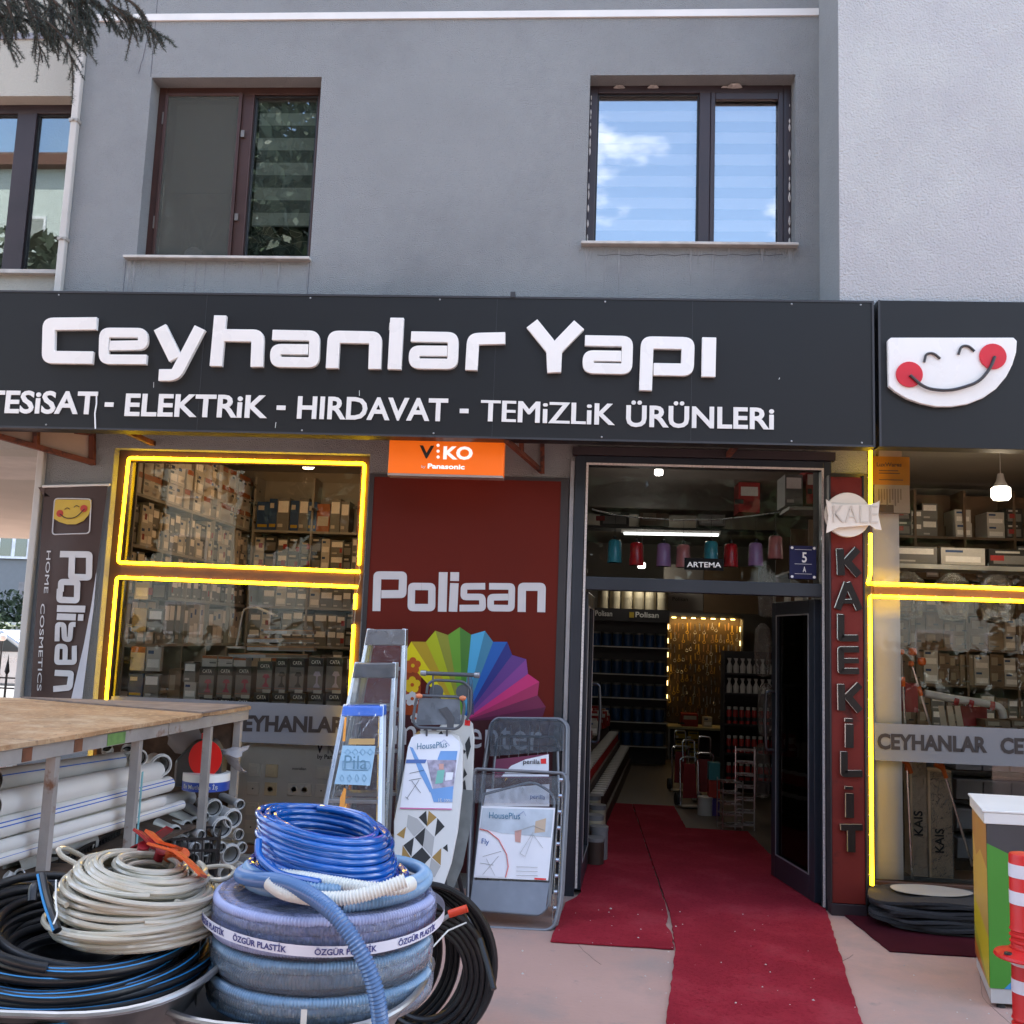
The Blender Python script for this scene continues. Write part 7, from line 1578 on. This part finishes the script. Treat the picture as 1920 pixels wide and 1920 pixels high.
# leaves
def leafy(name, m, c, rad, n, s, parent=None, seed=1, flat=1.0, lab=None, cat=None, kind=None, clumps=14):
    rg = random.Random(seed); mb = MB(); cs = []
    for _ in range(clumps):
        v = Vector((rg.gauss(0, .5), rg.gauss(0, .5), rg.gauss(0, .5))); v = v*min(1, .95/max(.01, v.length)); cs.append((Vector((c[0]+v.x*rad[0], c[1]+v.y*rad[1], c[2]+v.z*rad[2])), rg.uniform(.25, .48)))
    vs = []; fs = []
    for i in range(n):
        cc, k = cs[i % clumps]; v = Vector((rg.gauss(0, 1), rg.gauss(0, 1), rg.gauss(0, 1))).normalized()*(rg.random()**.4)*k
        p = cc+Vector((v.x*rad[0], v.y*rad[1], v.z*rad[2]*flat)); a = Vector((rg.gauss(0, 1), rg.gauss(0, 1), rg.gauss(0, 1))).normalized(); b = a.cross(Vector((rg.gauss(0, 1), rg.gauss(0, 1), rg.gauss(0, 1)))).normalized(); q = s*rg.uniform(.6, 1.3)
        k0 = len(vs); vs += [p-a*q, p+b*q*.5, p+a*q, p-b*q*.5]; fs.append((k0, k0+1, k0+2, k0+3))
    mb.add(vs, fs); o = mb.build(name, m, parent)
    if lab: tag(o, lab, cat, kind=kind)
    return o
lf1 = mat('leaf_green', (.045, .075, .022), .6, var=.45, vs=1.6); lf2 = mat('leaf_dark', (.022, .042, .018), .6, var=.4, vs=2); bark = mat('bark', (.09, .065, .045), .9, var=.3, bump=.8, bs=20)
for i, (px, Y, s, z) in enumerate(((15, 24, .9, .8), (45, 23.5, .8, .6), (75, 25, 1.0, .9), (-30, 24, 1.1, .9))):
    t_ = thing('shrub', 'green garden shrub in front of the pale wall, number %d' % (i+1), 'shrub', (P(px, 1200, Y).x, Y, 0), 'shrubs along the pale garden wall'); t_['label'] = 'leafy green shrub in front of the low pale garden wall'
    leafy('foliage', lf1, (P(px, 1200, Y).x, Y, z), (s, .7, z), 1500, .07, t_, seed=i); MB().tube([(P(px, 1200, Y).x, Y, 0), (P(px, 1200, Y).x, Y, z)], .05, 6).build('stem', bark, t_)
leafy('hedge', lf2, (P(20, 1150, 38).x, 38, 1.2), (7, 1.2, 1.5), 6000, .16, lab='dark hedge mass under the far grey house', cat='hedge', kind='stuff', seed=40, clumps=60)
# globe lamp and railing
gl = thing('garden_lamp', 'white globe lamp behind the black railing at the left edge', 'lamp', (P(5, 1195, 9).x, 9, 0)); c = P(5, 1195, 9); MB().lathe([(0, -.06)]+[(.062*math.cos(a), .062*math.sin(a)) for a in [-1.2+.3*i for i in range(9)]]+[(0, .062)], c, 20).build('globe', mat('globe_white', (.7, .7, .68), .2, coat=.5), gl, smooth=True); MB().tube([(c.x, c.y, 0), (c.x, c.y, c.z-.06)], .015, 8).build('post', blackm, gl)
fn = thing('railing', 'black spear-topped iron railing at the end of the passage', 'railing', (P(20, 1290, 2.2).x, 2.2, 0)); zt_ = P(20, 1270, 2.2).z; xr = P(88, 1290, 2.2).x
iron = mat('wrought_iron', (.012, .012, .013), .5)
for z in (zt_, zt_-.09, .12): bx('rail', iron, (xr-2.6, xr+.2, 2.19, 2.21, z-.012, z), fn)
for i in range(22):
    x = xr+.1-i*.12; MB().box(x-.007, x+.007, 2.193, 2.207, 0, zt_+.02).build('bar', iron, fn)
    MB().lathe([(.006, 0), (.022, .03), (.016, .07), (.006, .13), (0, .19)], (x, 2.2, zt_+.02), 8).build('spear', iron, fn)
# parked car seen as a pale roof behind the railing
pcx = P(10, 1290, 12).x
car = thing('parked_car', 'pale silver parked car half hidden behind the black railing', 'car', (pcx, 12, 0)); cm_ = mat('car_silver', (.45, .48, .50), .3, metal=.5, coat=1)
prof = [(-2.1, .35), (-2.1, .75), (-1.9, .85), (-1.2, .95), (-.65, 1.32), (.6, 1.36), (1.25, .98), (1.95, .88), (2.1, .7), (2.1, .35)]
MB().prism([(pcx-.3+x, 11.2, z) for x, z in prof], (0, 1.6, 0)).build('body', cm_, car, bevel=.05)
MB().prism([(pcx-.3+x, 11.17, z) for x, z in [(-1.05, .95), (-.6, 1.26), (.55, 1.3), (1.05, .97)]], (0, 1.66, 0)).build('window', mat('car_glass', (.02, .025, .03), .08), car)
for x in (-1.35, 1.35):
    for y_ in (11.15, 12.65): MB().lathe([(.0, 0), (.18, 0), (.31, .02), (.31, .2), (0, .2)], (pcx-.3+x, y_+.2, .31), 20, 'Y').build('wheel', rubber, car, smooth=True)

# opposite side of the street (behind the camera, mirrored in the panes)
opm = mat('opposite_render', (.52, .58, .55), .85, var=.05)
def opp(label, x0, x1, Y, z1):
    t_ = thing('apartment_house', label, 'building', ((x0+x1)/2, Y, 0)); bx('wall', opm, (x0, x1, Y-9, Y, 0, z1), t_); bx('roof', mat('far_roof', (1, 1, 1)), (x0-.5, x1+.5, Y-9.5, Y+.5, z1+.001, z1+.6), t_)
    r = 0; z = 1.2
    while z < z1-1.5:
        x = x0+1
        while x < x1-2: w_ = bx('window', farW, (x, x+1.7, Y, Y+.06, z, z+1.4), t_); bx('pane', curt, (x+.12, x+1.58, Y+.061, Y+.07, z+.12, z+1.28), w_); x += 3.1
        z += 3
opp('pale apartment house across the street, behind the viewer on the left', -44, -12, -36, 23); opp('pale apartment house across the street, in the middle behind the viewer', -9, 2.6, -42, 19.5); opp('low pale house across the street, behind the viewer on the far right', 8, 30, -40, 11)
def tree(label, x, y_, h_, r, n, seed, m=lf2):
    t_ = thing('street_tree', label, 'tree', (x, y_, 0)); rg = random.Random(seed); pts = [(x+rg.uniform(-.1, .1)*k, y_+rg.uniform(-.1, .1)*k, h_*.75*k/6) for k in range(7)]
    MB().tube(pts, [.2-.024*k for k in range(7)], 10).build('trunk', bark, t_, smooth=True)
    for k in range(7):
        a = rg.uniform(0, 6.28); z = h_*rg.uniform(.35, .6); MB().tube([(x, y_, z), (x+math.cos(a)*r*.5, y_+math.sin(a)*r*.5, z+r*.3), (x+math.cos(a)*r*.8, y_+math.sin(a)*r*.8, z+r*.6)], [.07, .045, .02], 6).build('limb', bark, t_)
    leafy('crown', m, (x, y_, h_*.66), (r, r, h_*.36), n, .20, t_, seed=seed, clumps=30)
tree('tall dense dark tree across the street, mirrored in the brown framed window', -8.0, -16.5, 15.5, 3.6, 16000, 4)
tree('dense dark tree across the street, far left behind the viewer', -13.5, -17, 10.5, 3.4, 10000, 3)
tree('broad dark tree across the street, second from the left behind the viewer', -4.2, -15, 7.2, 3.0, 9000, 8); tree('broad dark tree across the street, straight behind the viewer', .6, -15.5, 6.6, 3.0, 9000, 6)
tree('broad green tree across the street, right behind the viewer', 5.4, -15.5, 7.0, 3.1, 9000, 5, lf1); tree('dark rounded tree across the street at the far right', 10.5, -16, 7.5, 3.4, 9000, 7)
leafy('hedge', lf2, (0, -15.5, .8), (15, .9, 1.0), 7000, .2, lab='long dark hedge across the street behind the viewer', cat='hedge', kind='stuff', seed=41, clumps=90)

# cedar bough hanging into the top left corner
cb = thing('cedar_tree', 'dark cedar whose drooping needled bough hangs into the top left corner', 'tree', (-5.6, -3.6, 0))
ndl = mat('needle_dark', (.045, .066, .055), .6, var=.4, vs=6); twm = mat('twig_brown', (.06, .045, .035), .9)
YC = -2.5
def CP(x, y_, dy=0): return P(x, y_, YC+dy)
main = [[(-40,-30,0),(40,-20,.05),(130,-8,.1),(210,20,.1),(270,45,.05),(320,78,0)], [(-40,0,.1),(30,20,.1),(90,40,.0),(120,70,0),(135,110,0),(138,155,0)], [(-30,10,0),(0,50,0),(15,80,0),(26,112,0)], [(40,-20,0),(60,30,0),(70,70,0),(80,117,0)], [(90,-10,0),(130,30,0),(145,65,0),(162,104,0)], [(170,0,.1),(205,30,.1),(230,72,.1)], [(200,0,0),(240,35,0),(256,76,0)], [(120,-10,.1),(150,25,.1),(170,62,.1)], [(240,30,0),(280,50,0),(296,74,0)], [(-20,30,.1),(50,35,.1),(105,60,.1),(115,90,.1)], [(-40,-10,.2),(60,0,.2),(110,30,.2),(140,60,.2)], [(10,-10,.0),(25,40,.0),(30,75,0)], [(60,10,.15),(90,60,.15),(95,90,.15)], [(150,-20,.1),(190,10,.1),(215,50,.1)], [(200,-20,0),(260,10,.0),(285,55,0)]]
for _k in range(14):
    _r = random.Random(100+_k); x_, y_ = _r.uniform(-40, 150), _r.uniform(-40, 20); main.append([(x_, y_, .1), (x_+_r.uniform(5, 30), y_+_r.uniform(20, 40), .1), (x_+_r.uniform(15, 45), y_+_r.uniform(50, 85), .05)])
rg = random.Random(17); nv = []; nf = []; tw = MB()
def needles(p, d, n_):
    for _ in range(n_):
        o = Vector((rg.gauss(0, 1), rg.gauss(0, 1), rg.gauss(0, 1))).normalized(); o = (o+d*.6).normalized(); L_ = rg.uniform(.010, .021); q = o.cross(Vector((rg.gauss(0, 1), rg.gauss(0, 1), rg.gauss(0, 1)))).normalized()*.0011
        k0 = len(nv); nv.extend([p-q, p+q, p+o*L_]); nf.append((k0, k0+1, k0+2))
for ln in main:
    pts = fillet([CP(*a) for a in ln], .15, 5); tw.tube(pts, [.007-.005*i/len(pts) for i in range(len(pts))], 5); rs = resample(pts, .012)
    for i, p in enumerate(rs):
        d = (rs[min(i+1, len(rs)-1)]-rs[max(0, i-1)]).normalized(); needles(p, d, 17)
        if i % 2 == 0 and i < len(rs)-3:
            a = (d+Vector((rg.uniform(-.9, .9), rg.uniform(-.6, .6), rg.uniform(-1.0, .3)))).normalized(); L_ = rg.uniform(.04, .13)
            sub = [p, p+a*L_*.5, p+a*L_+Vector((0, 0, -.02))]; tw.tube(sub, [.0025, .002, .001], 4)
            for q in resample(sub, .009): needles(q, a, 13)
MB().tube([(-5.6, -3.6, 0), (-5.58, -3.6, 1.6), (-5.62, -3.58, 3.4), (-5.55, -3.6, 5.4), (-5.6, -3.6, 8)], [.20, .17, .15, .11, .05], 12).build('trunk', bark, cb, smooth=True)
b0 = CP(-38, -20, .1)
for k_, (z_, e_) in enumerate(((4.3, b0), (4.0, CP(-38, 5, .1)), (4.9, CP(60, -45, .1)))): lp_ = fillet([(-5.57, -3.6, z_), Vector((-4.5, -3.3, z_+.25)), Vector((-3.4, -2.8, e_.z+.28)), e_], .5, 6); MB().tube(lp_, [.05-.044*i/len(lp_) for i in range(len(lp_))], 8).build('limb', bark, cb, smooth=True)
def hang(a, b, n_):
    for i in range(n_):
        t_ = (i+.5)/n_; p = a.lerp(b, t_)+Vector((0, 0, .12)); d = Vector((rg.uniform(-.3, .3), rg.uniform(-.5, .5), -1)).normalized(); L_ = rg.uniform(.2, .5); sub = [p, p+d*L_*.5+Vector((rg.uniform(-.1, .1), 0, 0)), p+d*L_]; tw.tube(sub, [.005, .003, .001], 4)
        for q in resample(sub, .014): needles(q, d, 12)
hang(Vector((-5.4, -3.5, 4.2)), Vector((-3.0, -2.65, b0.z)), 34)
tw.build('twigs', twm, cb); mb = MB(); mb.add(nv, nf); o = mb.build('needles', ndl, cb); o['kind'] = 'stuff'
